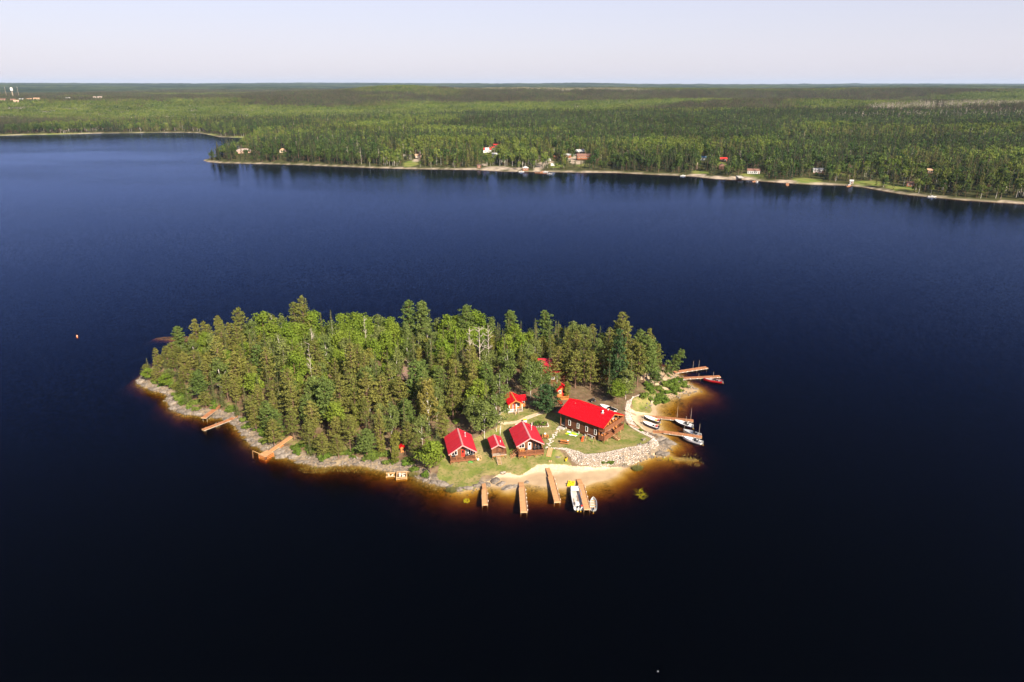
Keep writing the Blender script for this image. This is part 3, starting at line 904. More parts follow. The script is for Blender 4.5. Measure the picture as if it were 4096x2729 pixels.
key_tree('maple', (1722, 1893), 9.5, 'bright green leafy tree at the waterside beside the westernmost red-roofed cabin', var=1, sxy=1.02)
key_tree('maple', (1745, 1850), 6.5, 'smaller bright green tree tucked behind the waterside leafy tree')
key_tree('birch', (1938, 1757), 11.5, 'large drooping grey-green birch overhanging the westernmost cabin roof', var=3, sxy=1.15)
key_tree('birch', (1985, 1728), 12.5, 'tall grey-green birch between the small log cabin and the sandy track', var=2, sxy=1.1)
key_tree('birch', (1897, 1722), 11, 'rounded birch behind the westernmost cabin ridge', var=1, sxy=1.05)
key_tree('birch', (2000, 1660), 13.5, 'tall weeping birch beside the little white-trimmed cabin', var=0)
key_tree('gold', (1718, 1735), 17, 'tall yellow-green birch with white trunk above the western cabin', sxy=1.05)
key_tree('birch', (1690, 1780), 9, 'pale birch left of the yellow-green birch, over the waterside tree', sxy=.8)
key_tree('fir', (2182, 1650), 8.2, 'dark bushy fir standing between the little white-trimmed cabin and the lodge', var=0, sxy=1.0)
key_tree('birch', (2122, 1592), 11.5, 'broad leafy birch behind the dark fir near the orange cottage', var=3, sxy=1.1)
key_tree('birch', (2165, 1570), 11, 'leafy birch with forked white stems before the long red roof', var=1, sxy=1.1)
key_tree('cedar', (2268, 1592), 6.5, 'small cedar standing close beside the tiny orange cottage', sxy=.62)
key_tree('birch', (2226, 1582), 7.5, 'slender birch close before the tiny orange cottage roof', sxy=.45)
key_tree('pine', (2228, 1533), 11.5, 'olive pine standing right before the long red roof', sxy=1.0)
key_tree('spruce', (2196, 1540), 10, 'dark spruce between the leafy birch and the long red roof')
key_tree('cedar', (2258, 1528), 10, 'yellow-green cedar at the east end of the long red roof')
key_tree('pine', (2300, 1552), 13, 'olive pine with pale bare branches behind the lodge roof', var=0, sxy=1.15)
key_tree('pine', (2360, 1560), 12.5, 'bare-trunked pine over the dirt yard behind the lodge', var=2)
key_tree('spruce', (2432, 1585), 14, 'narrow dark spruce at the edge of the yard behind the lodge', var=1, sxy=.85)
key_tree('fir', (2462, 1575), 15, 'tall dense green fir east of the yard behind the lodge', var=1, sxy=1.0)
key_tree('maple', (2468, 1618), 8, 'yellow-green leafy tree behind the lodge gable', var=2, sxy=.78)
key_tree('birch', (2502, 1598), 10.5, 'grey-green leaning birch above the pale stone bank', var=0, sxy=1.0)
for k_, (kd, b_, h_) in enumerate((('pine', (2268, 1540), 12.5), ('spruce', (2318, 1528), 13), ('pine', (2335, 1520), 13.5), ('spruce', (2382, 1520), 14), ('pine', (2400, 1538), 13), ('spruce', (2412, 1552), 12), ('pine', (2490, 1560), 13.5), ('spruce', (2520, 1560), 13), ('pine', (2530, 1540), 14), ('white_pine', (2555, 1530), 14), ('cedar', (2290, 1520), 10))):
    key_tree(kd, b_, h_, {'pine': 'olive pine', 'spruce': 'dark spruce', 'white_pine': 'green white pine', 'cedar': 'yellow-green cedar'}[kd] + ' in the grove behind the lodge yard', group='grove of %ss behind the lodge yard' % kd.replace('_', ' '))
key_tree('white_pine', (2574, 1537), 16, 'tall bare-stemmed white pine on the sandy eastern point', var=1, sxy=.95)
key_tree('pine', (2548, 1550), 15, 'olive pine beside the tall white pine on the eastern point', var=1)
key_tree('white_pine', (2632, 1532), 13, 'lone pine leaning out over the eastern docks', var=2, tilt=(R(-6), R(36)), sxy=.66, rz=0)
for kd, b_, h_, l_ in (('white_pine', (2600, 1528), 13, 'broad green pine just west of the leaning pine'), ('pine', (2586, 1515), 15, 'tall olive pine at the neck of the eastern point'), ('pine', (2622, 1512), 11, 'short olive pine behind the leaning pine'), ('spruce', (2548, 1528), 13, 'pointed spruce at the neck of the eastern point')):
    key_tree(kd, b_, h_, l_, sxy=.8)
key_tree('white_pine', (2618, 1545), 6, 'short spreading pine below the leaning pine', var=3, sxy=.62)
key_tree('pine', (590, 1508), 4.5, 'stunted pine on the bare rock of the western tip', sxy=.5)
key_tree('pine', (640, 1500), 9, 'pale pine standing just behind the western rock tip')
key_tree('dead', (1252, 1560), 14.5, 'white dead birch trunk rising from the western wood', var=0, sxy=.6)
key_tree('dead', (1920, 1480), 15, 'bare silver dead tree, largest of the bare crowns at the skyline', var=1, sxy=1.5)
key_tree('dead', (1955, 1475), 15, 'bare dead tree just east of the largest bare crown', var=2, sxy=1.2)
key_tree('dead', (1882, 1478), 14.5, 'thin bare dead tree just west of the largest bare crown', var=3)
key_tree('dead', (1470, 1445), 16, 'twisted white dead snag near the skyline of the western wood', var=3, sxy=.7)
key_tree('dead', (1260, 1490), 15, 'fan-shaped bare crown above a dark spruce in the western wood', var=2)
key_tree('dead', (2330, 1470), 11, 'straight bare dead trunk behind the long red roof', var=0, sxy=.35)

# skyline trees: the crowns that stand out against the lake behind
SKY = [('white_pine', 709, 1308), ('pine', 778, 1277), ('pine', 812, 1280), ('pine', 870, 1272), ('pine', 951, 1234), ('birch', 1000, 1262), ('maple', 1046, 1239), ('birch', 1085, 1250), ('birch', 1120, 1249), ('pine', 1173, 1219), ('pine', 1207, 1201),
       ('maple', 1245, 1235), ('spruce', 1282, 1247), ('spruce', 1322, 1237), ('maple', 1368, 1242), ('maple', 1419, 1242), ('maple', 1460, 1252), ('birch', 1516, 1242), ('maple', 1560, 1262), ('white_pine', 1634, 1203), ('white_pine', 1685, 1211), ('spruce', 1718, 1242),
       ('birch', 1755, 1262), ('maple', 1787, 1252), ('maple', 1825, 1255), ('white_pine', 1863, 1221), ('maple', 1894, 1232), ('maple', 1930, 1255), ('birch', 1965, 1265), ('white_pine', 2042, 1248), ('spruce', 2025, 1264), ('spruce', 2084, 1280), ('birch', 2120, 1305), ('white_pine', 2183, 1245), ('spruce', 2234, 1302), ('spruce', 2210, 1310),
       ('birch', 2300, 1270), ('birch', 2339, 1280), ('cedar', 2270, 1330), ('white_pine', 2412, 1331), ('pine', 2492, 1270), ('pine', 2470, 1295), ('spruce', 2541, 1350), ('spruce', 2520, 1380), ('white_pine', 2455, 1350), ('pine', 660, 1385), ('pine', 635, 1420)]
SKYL = {'white_pine': 'layered green white pine at the island skyline', 'pine': 'olive pine at the island skyline', 'birch': 'grey-green rounded crown at the island skyline', 'maple': 'bright green rounded crown at the island skyline',
        'spruce': 'pointed spruce tip at the island skyline', 'cedar': 'golden-green cedar at the island skyline'}
bx = np.array([p[0] for p in ISL_PX[75:]]); by = np.array([p[1] for p in ISL_PX[75:]]); od = np.argsort(bx)
for kind, tx, ty in SKY:
    py = float(np.interp(tx, bx[od], by[od])) + random.uniform(9, 26)
    p = ground(tx, py)
    lo, hi = 3.0, 30.0
    for _ in range(24):
        mid = (lo + hi) / 2
        if proj(p.x, p.y, p.z + mid)[1] > ty: lo = mid
        else: hi = mid
    dx = (tx - proj(p.x, p.y, p.z + lo)[0]) / 12.5
    TREES.append((p.x + dx * .9, p.y, 2.0))
    k = lo / PH[kind]
    lb = SKYL[kind] + ' by ' + near(p.x, p.y)
    tree(kind, (p.x + dx, p.y, p.z - .1), k, lb, group=lb, sxy=min(1.25, max(.75, k)))

# open ground where no tree of the wood may stand
OPEN = [W(x, y, 1.8) for x, y in [(1800, 1930), (1760, 1890), (1765, 1850), (1785, 1790), (1792, 1720), (1840, 1700), (1890, 1735), (1960, 1750), (2000, 1715), (1985, 1660), (2005, 1600), (2050, 1565), (2120, 1575), (2150, 1585), (2200, 1540), (2245, 1560), (2290, 1535),
        (2330, 1552), (2420, 1548), (2428, 1590), (2445, 1622), (2500, 1614), (2530, 1592), (2572, 1566), (2600, 1505), (2640, 1452), (2720, 1470), (2820, 1560), (2750, 1830), (2300, 2000), (1900, 2000)]]
SEEN_GAP = [(W(x, y, 3.5), r) for x, y, r in [(1665, 1545, 4.5), (1655, 1515, 4.2), (1240, 1600, 3.5), (1338, 1560, 2.5), (2235, 1490, 3.0), (2165, 1510, 2.2), (1608, 1800, 2.2), (1770, 1700, 3.0), (1760, 1660, 3.0), (1450, 1740, 2.2), (1530, 1720, 2), (1150, 1700, 2.0), (890, 1625, 3.4), (945, 1660, 3.4), (1170, 1760, 3.0), (1140, 1775, 3.0), (1340, 1830, 1.5)]]
rngt = np.random.default_rng(99)
cnt = 0
CX = rngt.uniform(-120, 62, 9000); CY = rngt.uniform(146, 246, 9000)
CD = sdf(ISL, CX, CY); CO = sdf(OPEN, CX, CY); CZ = island_h(CX, CY)
for x, y, d, co, cz in zip(CX, CY, CD, CO, CZ):
    if d < 1.7 or co > -.3: continue
    if any((x - g[0][0]) ** 2 + (y - g[0][1]) ** 2 < g[1] ** 2 for g in SEEN_GAP): continue
    west = sstep(-40, -85, x)
    u = rngt.random()
    if x > 6: w = dict(pine=.22, spruce=.40, cedar=.12, white_pine=.13, birch=.13)
    elif d < 9 and y < 200: w = dict(pine=.50, spruce=.16, cedar=.16, birch=.10, white_pine=.08)
    elif y > 205 and x > -85: w = dict(maple=.48, birch=.28, spruce=.11, pine=.05, cedar=.08)
    else: w = dict(pine=.27 + .1 * west, spruce=.19, cedar=.10, birch=.16, maple=.19, white_pine=.09)
    ks = list(w); pr = np.array([w[k] for k in ks]); kind = ks[int(np.searchsorted(np.cumsum(pr / pr.sum()), u))]
    sp = dict(pine=3.6, spruce=3.0, cedar=3.0, birch=4.2, maple=4.6, white_pine=4.4)[kind]
    if any((x - a) ** 2 + (y - b) ** 2 < (sp * .5 + r * .85) ** 2 for a, b, r in TREES): continue
    hh = dict(pine=13.5, spruce=13, cedar=9.5, birch=12.5, maple=12, white_pine=14)[kind] * rngt.uniform(.66, 1.16)
    hh *= (.60 + .40 * sstep(2, 13, d)) * (.62 + .38 * sstep(-116, -84, x))
    if y > 218: hh = min(hh, 13.5)
    z = cz
    zn = 'near ' + near(x, y)
    szw = 'tall' if hh > 13.2 else ('mid-sized' if hh > 10.3 else 'short')
    col = dict(pine='olive pine', spruce='dark pointed spruce', cedar='yellow-green cedar', birch='grey-green birch', maple='bright green broadleaf tree', white_pine='layered white pine')[kind]
    TREES.append((x, y, sp * .5))
    k = hh / PH[kind]
    tree(kind, (x, y, z - .12), k, f'{szw} {col} {zn}', group=f'{szw} {col} {zn}', sxy=min(1.2, max(.72, k)) * rngt.uniform(.88, 1.1))
    cnt += 1
    if cnt > 480: break
# shrubs
SHR = [((2648, 1612), 2.0, 'largest dark green round bush above the bay beach'), ((2600, 1600), 1.2, None), ((2632, 1590), 1.5, None), ((2665, 1575), 1.5, None), ((2690, 1560), 1.6, None), ((2712, 1548), 1.8, None), ((2730, 1535), 1.4, None), ((2668, 1548), 1.4, None), ((2700, 1572), 1.3, None), ((2625, 1615), 1.3, None), ((2650, 1592), 1.5, None), ((2718, 1565), 1.2, None)]
SHR += [((x_, y_), s_, None) for x_, y_, s_ in [(2585, 1585, 1.5), (2610, 1575, 1.6), (2640, 1560, 1.5), (2660, 1540, 1.6), (2690, 1535, 1.7), (2715, 1522, 1.5), (2740, 1548, 1.4), (2600, 1560, 1.6), (2570, 1590, 1.4), (2630, 1605, 1.5), (2680, 1550, 1.9), (2700, 1545, 1.8), (2655, 1605, 1.5), (2590, 1545, 1.5)]]
for (a, b), s, l in SHR:
    p = ground(a, b)
    tree('bush', (p.x, p.y, p.z - .1), s, l or 'leafy green bush on the sandy eastern point', 'bush', None if l else 'bushes on the eastern point')
for (a, b), s in [((860, 1632), 1.3), ((920, 1640), 1.3), ((930, 1640), 1.3), ((785, 1640), 1.2), ((760, 1632), 1.0), ((1060, 1740), 1.7), ((1045, 1728), 1.2), ((1140, 1738), .9), ((1180, 1798), 1.4), ((1195, 1810), 1.3), ((1100, 1770), .8), ((1240, 1812), 1.4), ((1300, 1830), 1.3), ((1480, 1838), 1.6), ((1500, 1825), 1.3), ((1545, 1855), 1.2), ((1570, 1850), 1.3), ((620, 1535), 1.0), ((650, 1545), 1.2), ((1440, 1810), 1.2), ((1370, 1820), 1.3), ((1620, 1860), 1.3), ((1660, 1880), 1.2), ((1700, 1905), 1.3)]:
    p = ground(a, b)
    tree('bush', (p.x, p.y, p.z - .1), s, 'low green bush on the shore by ' + near(p.x, p.y), 'bush', 'bushes on the shore by ' + near(p.x, p.y))
rb_ = np.random.default_rng(12)
for k_ in range(80):
    i_ = rb_.integers(0, 32); a_, b_ = ISL[i_], ISL[i_ + 1]; f_ = rb_.random(); o_ = rb_.uniform(1.8, 5.0)
    ex, ey = b_[0] - a_[0], b_[1] - a_[1]; l_ = math.hypot(ex, ey); x_, y_ = a_[0] + ex * f_ - ey / l_ * o_, a_[1] + ey * f_ + ex / l_ * o_
    if any(math.hypot(x_ - W(*q_, 1.0)[0], y_ - W(*q_, 1.0)[1]) < 3.2 for q_ in ((888, 1619), (865, 1635), (840, 1652), (944, 1670), (915, 1680), (1170, 1752), (1140, 1770), (1110, 1790), (1085, 1803))): continue
    tree('bush', (x_, y_, G(x_, y_) - .1), rb_.uniform(.7, 1.8), 'low green bush on the shore by ' + near(x_, y_), 'bush', 'bushes on the shore by ' + near(x_, y_))
for (a, b), s in [((1800, 1660), 1.5), ((1820, 1690), 1.3), ((1790, 1640), 1.6), ((1850, 1640), 1.3), ((1830, 1620), 1.4), ((1760, 1735), 1.4), ((1775, 1690), 1.2)]:
    p = ground(a, b)
    tree('bush', (p.x, p.y, p.z - .1), s, 'green bush in the glade behind the western cabin', 'bush', 'bushes in the glade behind the western cabin')
for (a, b), s, l in [((2440, 1852), .9, 'bush growing from the foot of the stone bank by the beach'), ((2562, 1725), .8, 'small bush beside the stone bank at the bay'), ((2410, 1852), .6, 'smallest bush at the foot of the stone bank')]:
    p = ground(a, b)
    tree('bush', (p.x, p.y, p.z - .1), s, l, 'bush')

# ------------------------------------------------------------------ mainland forest
def far_leaf(i):
    cols = [((.090, .132, .026), (.145, .172, .038)), ((.040, .075, .022), (.095, .125, .034)), ((.085, .104, .030), (.145, .146, .044)), ((.014, .030, .018), (.050, .068, .030))]
    return leaf_mat('far_leaves_%d' % i, *cols[i], .2, .22)


def far_tree(rng, kind, H, q=1.0):
    tk = NG(); cw = NG()
    if kind in (0, 1):
        bark = .16 if kind == 0 else .13
        tk.tube([[0, 0, 0], [rng.uniform(-.4, .4), rng.uniform(-.4, .4), H * .75]], [bark * 1.1, .05], 4)
        for k in range(int(11 * q)):
            u = rng.normal(size=3); u /= np.linalg.norm(u); f = rng.uniform(.35, .8)
            c = np.array([u[0] * 2.5 * f, u[1] * 2.5 * f, H * .64 + u[2] * H * .33 * f])
            clump(cw, rng, c * np.array([1.18, 1.18, 1]), rng.uniform(1.0, 1.7), int(15 * q), 1.15 / q ** .5, .9)
    else:
        tk.tube([[0, 0, 0], [0, 0, H]], [.14, .03], 4)
        z = H * .12; C = []; Nn = []; S = []
        while z < H:
            t = z / H; L0 = (1.75 if kind == 3 else 2.1) * (1 - t) ** .75 + .15
            for b in range(6):
                a = rng.uniform(0, 6.28); f = rng.uniform(.45, 1.05)
                C.append([math.cos(a) * L0 * f, math.sin(a) * L0 * f, z - .3 * L0 * f + rng.uniform(-.3, .3)])
                Nn.append(np.array([math.cos(a) * .8, math.sin(a) * .8, .6]) + rng.normal(size=3) * .35); S.append(rng.uniform(.7, 1.25) * (1.15 - .6 * t))
            z += .62 / q
        cw.cards(np.array(C), np.array(Nn), np.array(S), rng, .7)
    return tk, cw


FAR_BARK = [M_BARKB(), M_BARKP(), M_BARKP(), M_BARKP()]
FPROT = {}
fcol = bpy.data.collections.new('forest_tree_kinds')
fi = 0; FIDX = {}
for kind in range(4):
    for v in range(4):
        H = (15, 14, 14, 16)[kind]
        tk, cw = far_tree(rg(300 + kind * 10 + v), kind, H)
        tm = tk.mesh('trunk', FAR_BARK[kind]); cm = cw.mesh('crown', far_leaf(kind))
        FPROT.setdefault(kind, []).append((tm, cm))
        V = np.concatenate(tk.V + cw.V); nT = sum(len(a) for a in tk.V)
        Q = np.concatenate(tk.Q + [a + nT for a in cw.Q]); nq = sum(len(a) for a in tk.Q)
        mi = np.zeros(len(Q), np.int32); mi[nq:] = 1
        o = bpy.data.objects.new('forest_tree_%02d' % fi, np_mesh('forest_tree', V, quads=Q, mats=[FAR_BARK[kind], far_leaf(kind)], mi=mi))
        fcol.objects.link(o); FIDX.setdefault(kind, []).append(fi); fi += 1
# a bare grey trunk too
tk, cw = deadtree(rg(350), 13, 9)
o = bpy.data.objects.new('forest_tree_%02d' % fi, np_mesh('forest_tree', np.concatenate(tk.V + cw.V), quads=np.concatenate(tk.Q), mats=[M_DEAD()]))
fcol.objects.link(o); FIDX[4] = [fi]; fi += 1
# stands of trees for the distance
pcol = bpy.data.collections.new('forest_stand_kinds')
PIDX = {}
pi_ = 0
for mix in range(5):                       # 0 leafy, 1 mixed, 2 olive, 3 dark conifer, 4 mostly bare trunks
    for v in range(3):
        rr = rg(400 + mix * 7 + v); Vs = []; Qs = []; Ms = []; n = 0
        for t in range(34):
            kind = int(rr.choice(4, p=[[.80, .15, .03, .02], [.35, .35, .2, .1], [.05, .25, .55, .15], [0, .04, .06, .9], [.1, .1, .5, .3]][mix]))
            bare = mix == 4 and t < 17
            tk, cw = deadtree(rr, rr.uniform(10, 15), 7) if bare else far_tree(rr, kind, rr.uniform(11, 17), .5)
            ox, oy = rr.uniform(-16, 16, 2)
            V = np.concatenate(tk.V + cw.V); nT = sum(len(a) for a in tk.V)
            Q = np.concatenate(tk.Q + [a + nT for a in cw.Q]); nq = sum(len(a) for a in tk.Q)
            mi = np.full(len(Q), 1 + kind); mi[:nq] = 0
            Vs.append(V + np.array([ox, oy, 0])); Qs.append(Q + n); Ms.append(mi); n += len(V)
        o = bpy.data.objects.new('forest_stand_%02d' % pi_, np_mesh('forest_stand', np.concatenate(Vs), quads=np.concatenate(Qs), mats=[M_BARKB() if mix == 0 else (M_DEAD() if mix == 4 else M_BARKP())] + [far_leaf(k) for k in range(4)], mi=np.concatenate(Ms)))
        pcol.objects.link(o); PIDX.setdefault(mix, []).append(pi_); pi_ += 1


def scatter(name, P, idx, rot, scl, coll, label, cat):
    me = bpy.data.meshes.new(name)
    me.vertices.add(len(P)); me.vertices.foreach_set('co', np.asarray(P, np.float32).ravel())
    a = me.attributes.new('pick', 'INT', 'POINT'); a.data.foreach_set('value', np.asarray(idx, np.int32))
    a = me.attributes.new('turn', 'FLOAT_VECTOR', 'POINT'); rv = np.zeros((len(P), 3), np.float32); rv[:, 2] = rot; a.data.foreach_set('vector', rv.ravel())
    a = me.attributes.new('size', 'FLOAT_VECTOR', 'POINT'); a.data.foreach_set('vector', np.asarray(scl, np.float32).ravel())
    o = link(name, me)
    ng = bpy.data.node_groups.new(name, 'GeometryNodeTree')
    ng.interface.new_socket('Geometry', in_out='INPUT', socket_type='NodeSocketGeometry')
    ng.interface.new_socket('Geometry', in_out='OUTPUT', socket_type='NodeSocketGeometry')
    gi = ng.nodes.new('NodeGroupInput'); go = ng.nodes.new('NodeGroupOutput')
    ip = ng.nodes.new('GeometryNodeInstanceOnPoints'); ci = ng.nodes.new('GeometryNodeCollectionInfo')
    ci.inputs[0].default_value = coll; ci.inputs[1].default_value = True; ci.inputs[2].default_value = True
    ip.inputs['Pick Instance'].default_value = True

    def na(n, t):
        x = ng.nodes.new('GeometryNodeInputNamedAttribute'); x.data_type = t; x.inputs[0].default_value = n; return x.outputs[0]
    L = ng.links
    L.new(gi.outputs[0], ip.inputs['Points']); L.new(ci.outputs[0], ip.inputs['Instance'])
    L.new(na('pick', 'INT'), ip.inputs['Instance Index']); L.new(na('turn', 'FLOAT_VECTOR'), ip.inputs['Rotation']); L.new(na('size', 'FLOAT_VECTOR'), ip.inputs['Scale'])
    L.new(ip.outputs[0], go.inputs[0])
    md = o.modifiers.new('scatter', 'NODES'); md.node_group = ng
    setp(o, label, cat, None, 'stuff')
    return o


# houses on the mainland: (px, py of the wall foot) with the clear view towards the lake that the photo shows
FHOUSE = [(975, 612, 20, 9), (1132, 610, 9, 7), (1672, 632, 8, 6), (1948, 610, 11, 8), (1989, 590, 10, 7), (1973, 598, 6, 5), (1979, 628, 7, 6), (2334, 640, 17, 9), (2319, 618, 14, 9), (2271, 630, 8, 6), (2219, 636, 5, 5), (2813, 640, 9, 6), (2891, 645, 9, 6), (2886, 676, 10, 7), (3013, 694, 14, 7), (3271, 690, 11, 7), (3719, 692, 7, 6), (3640, 745, 8, 6)]
HP = []
for a, b, w_, l_ in FHOUSE:
    HP.append((far_ground(a, b), w_, l_))
HX = [(far_ground(1916, 672), 5), (far_ground(2102, 680), 7), (far_ground(3405, 735), 6), (far_ground(2165, 676), 6), (far_ground(2300, 620), 11)]


def far_clear(x, y):
    """1 where trees may stand at full height, 0 in the openings"""
    k = np.ones_like(x)
    for p, w_, l_ in HP:
        r = math.hypot(p.x, p.y); ux, uy = -p.x / r, -p.y / r
        t = (x - p.x) * ux + (y - p.y) * uy; s_ = np.abs(-(x - p.x) * uy + (y - p.y) * ux)
        k = np.where((t > -l_ * .5 - 3) & (t < 115) & (s_ < w_ * .52), np.minimum(k, np.where(t < 12, 0, np.where(t < 40, .38, .55))), k)
    for p, r_ in HX:
        k = np.where((x - p.x) ** 2 + (y - p.y) ** 2 < r_ ** 2, 0, k)
    for lst in (FL, FS):
        for px, py, rx, ry in lst:
            p = far_ground(px, py)
            k = np.where(((x - p.x) / rx) ** 2 + ((y - p.y) / (ry * 1.6)) ** 2 < 1.05, 0, k)
    return k


rngf = np.random.default_rng(2024)


def pick_kind(x, y, n):
    a = fbm(x / 85, y / 85, 201, 3); b = fbm(x / 420, y / 300, 211, 2); u = rngf.random(n)
    leafy = sstep(.43, .57, a * .5 + b * .5 + .03)
    k = np.where(u < .62 * leafy + .05, 0, np.where(u < .62 * leafy + .28, 1, np.where(u < .72 + .2 * leafy, 2, 3)))
    r_ = np.hypot(x, y); dark = sstep(.50, .60, fbm(x / 260 + 31, y / 150, 221, 2) + .05 * sstep(900, 1600, r_) - .06 * sstep(900, 700, r_)) > rngf.random(n)
    k = np.where(dark, np.where(rngf.random(n) < .55, 3, 1), k)
    return k


def polar(n, r0, r1, half):
    a = rngf.uniform(-half, half, n); r = np.sqrt(rngf.uniform(r0 * r0, r1 * r1, n))
    return r * np.sin(a), r * np.cos(a)


NEAR = 1700
x, y = polar(64000, 480, NEAR, R(46))
d = sdf(FAR, x, y)
keep = d > 3.5 + 2 * rngf.random(len(x))
x, y, d = x[keep], y[keep], d[keep]
cl = far_clear(x, y)
keep = (cl > 0) & (rngf.random(len(x)) < np.where(cl < 1, .5, 1))
x, y, d, cl = x[keep], y[keep], d[keep], cl[keep]
z = main_h(x, y)
k = pick_kind(x, y, len(x))
dead = (rngf.random(len(x)) < .012 + .4 * (((x - 830) / 240) ** 2 + ((y - 1380) / 60) ** 2 < 1))
s = rngf.uniform(.86, 1.5, len(x)) * np.where(cl < 1, cl, 1.0) * (.55 + .45 * sstep(3, 16, d))
idx = np.array([FIDX[int(q)][int(j)] for q, j in zip(k, rngf.integers(0, 4, len(x)))])
idx = np.where(dead, FIDX[4][0], idx)
# the first rows by the water stand as trees of their own
FMARK = [(W(x, y, 4), t) for x, y, t in [(830, 640, 'the mainland point'), (975, 655, 'the taupe-roofed house'), (1132, 660, 'the tan-roofed house'), (1300, 664, 'the bare western stones'), (1500, 672, 'the stones west of the tan cabin'), (1672, 676, 'the small tan cabin'), (1800, 678, 'the stones east of the tan cabin'), (1950, 682, 'the sandy landing'), (2102, 687, 'the boathouse'), (2180, 688, 'the cross-shaped dock'), (2334, 690, 'the broad brown-roofed house'),
         (2500, 693, 'the straight stony reach'), (2640, 699, 'the reedy reach'), (2780, 706, 'the garden swing'), (2890, 716, 'the dark cottage'), (3013, 722, 'the white cottage'), (3150, 732, 'the orange slip dock'), (3270, 738, 'the pale grey house'), (3405, 743, 'the gazebo'), (3500, 757, 'the bright lawn'), (3640, 780, 'the brick-red shed'), (3730, 790, 'the eastern beached boat'), (3900, 803, 'the dense eastern shore'), (4060, 813, 'the far eastern edge')]]
row = np.where((d < 16) & (np.abs(np.arctan2(x, y)) < R(37)) & (~dead))[0]
row = row[np.argsort(np.hypot(x[row], y[row]) + d[row] * 14)][:300]
mask = np.ones(len(x), bool); mask[row] = False
for i in row:
    q = int(k[i]); v = FPROT[q][int(rngf.integers(0, 4))]
    nm = ('birch_tree', 'broadleaf_tree', 'pine_tree', 'spruce_tree')[q]
    wd = ('white-stemmed birch', 'leafy broadleaf tree', 'olive pine', 'dark pointed spruce')[q]
    fm = min(FMARK, key=lambda m: (m[0][0] - x[i]) ** 2 + (m[0][1] - y[i]) ** 2)[1]
    r_ = empty(nm, (x[i], y[i], z[i] - .2), rngf.uniform(0, 6.28), f'{wd} on the far shore by {fm}', 'tree', f'{wd} on the far shore by {fm}')
    r_.scale = (s[i] * 1.02, s[i] * 1.02, s[i]); link('trunk', v[0], r_); link('crown', v[1], r_)
P = np.stack([x, y, z - .2], 1)[mask]
sv = s[mask]; sx = np.clip(sv * rngf.uniform(.9, 1.2, len(sv)), .3, 1.3)
scatter('forest', P, idx[mask], rngf.uniform(0, 6.28, len(P)), np.stack([sx, sx, sv], 1), fcol, 'mixed green forest of the mainland behind the shoreline trees', 'forest')
x, y = polar(36000, NEAR - 15, 5200, R(42))
d = sdf(FAR, x, y); keep = d > 18
x, y = x[keep], y[keep]; z = main_h(x, y)
a = fbm(x / 420, y / 260, 231, 3); b = fbm(x / 1000, y / 600, 241, 2)
v_ = a * .4 + b * .6
v_ = v_ - .035 * sstep(1900, 3200, np.hypot(x, y))
mix = np.where(v_ > .555, 0, np.where(v_ > .53, 1, np.where(v_ > .505, 2, 3)))
bare = (fbm(x / 300 + 8, y / 120, 261, 2) > .90) | (((x - 1050) / 260) ** 2 + ((y - 1640) / 70) ** 2 < 1) | (((x - 150) / 420) ** 2 + ((y - 3000) / 90) ** 2 < 1)
mix = np.where(bare, 4, mix)
opening = (fbm(x / 210 + 3, y / 90, 251, 2) > .80)
keep = ~opening; x, y, z, mix = x[keep], y[keep], z[keep], mix[keep]
idx = np.array([PIDX[int(q)][int(j)] for q, j in zip(mix, rngf.integers(0, 3, len(x)))])
sv = rngf.uniform(.8, 1.1, len(x))
scatter('distant_forest', np.stack([x, y, z - 1], 1), idx, rngf.uniform(0, 6.28, len(x)), np.stack([sv, sv, sv], 1), pcol, 'distant forest rising in stands to the hazy horizon', 'forest')

# ------------------------------------------------------------------ building pieces
def window(parent, c, w, h, rz=0.0, fm=None, mull=1, name='window'):
    """a framed window, outward is -y before turning; its pane is its own piece"""
    fm = fm or M_WHITE()
    mb = MB(); t = .1
    mb.b2(-w / 2, w / 2, -.07, .03, h / 2 - t, h / 2); mb.b2(-w / 2, w / 2, -.09, .03, -h / 2, -h / 2 + t)
    mb.b2(-w / 2, -w / 2 + t, -.065, .03, -h / 2 + t, h / 2 - t); mb.b2(w / 2 - t, w / 2, -.065, .03, -h / 2 + t, h / 2 - t)
    for k in range(mull):
        x = -w / 2 + w * (k + 1) / (mull + 1); mb.b2(x - .035, x + .035, -.06, .03, -h / 2 + t, h / 2 - t)
    o = mb.build(name, fm, parent, c, rz)
    g = MB(); g.b2(-w / 2 + .05, w / 2 - .05, -.03, 0.0, -h / 2 + .05, h / 2 - .05)
    g.build('pane', glass_mat(), o)
    return o


def door(parent, c, w, h, m, rz=0.0, light=True):
    mb = MB(); mb.b2(-w / 2 - .09, w / 2 + .09, -.05, .02, h, h + .1, 1); mb.b2(-w / 2 - .09, -w / 2, -.05, .02, 0, h, 1); mb.b2(w / 2, w / 2 + .09, -.05, .02, 0, h, 1)
    mb.b2(-w / 2, w / 2, -.03, .02, 0, h)
    o = mb.build('door', [m, M_DECK()], parent, c, rz)
    if light:
        g = MB(); g.b2(-w * .3, w * .3, -.05, -.032, h * .52, h * .9); g.build('door_light', glass_mat(), o)
    k = MB(); k.box((w * .36, -.06, h * .45), (.05, .06, .12)); k.build('door_handle', M_ALU(), o)
    return o


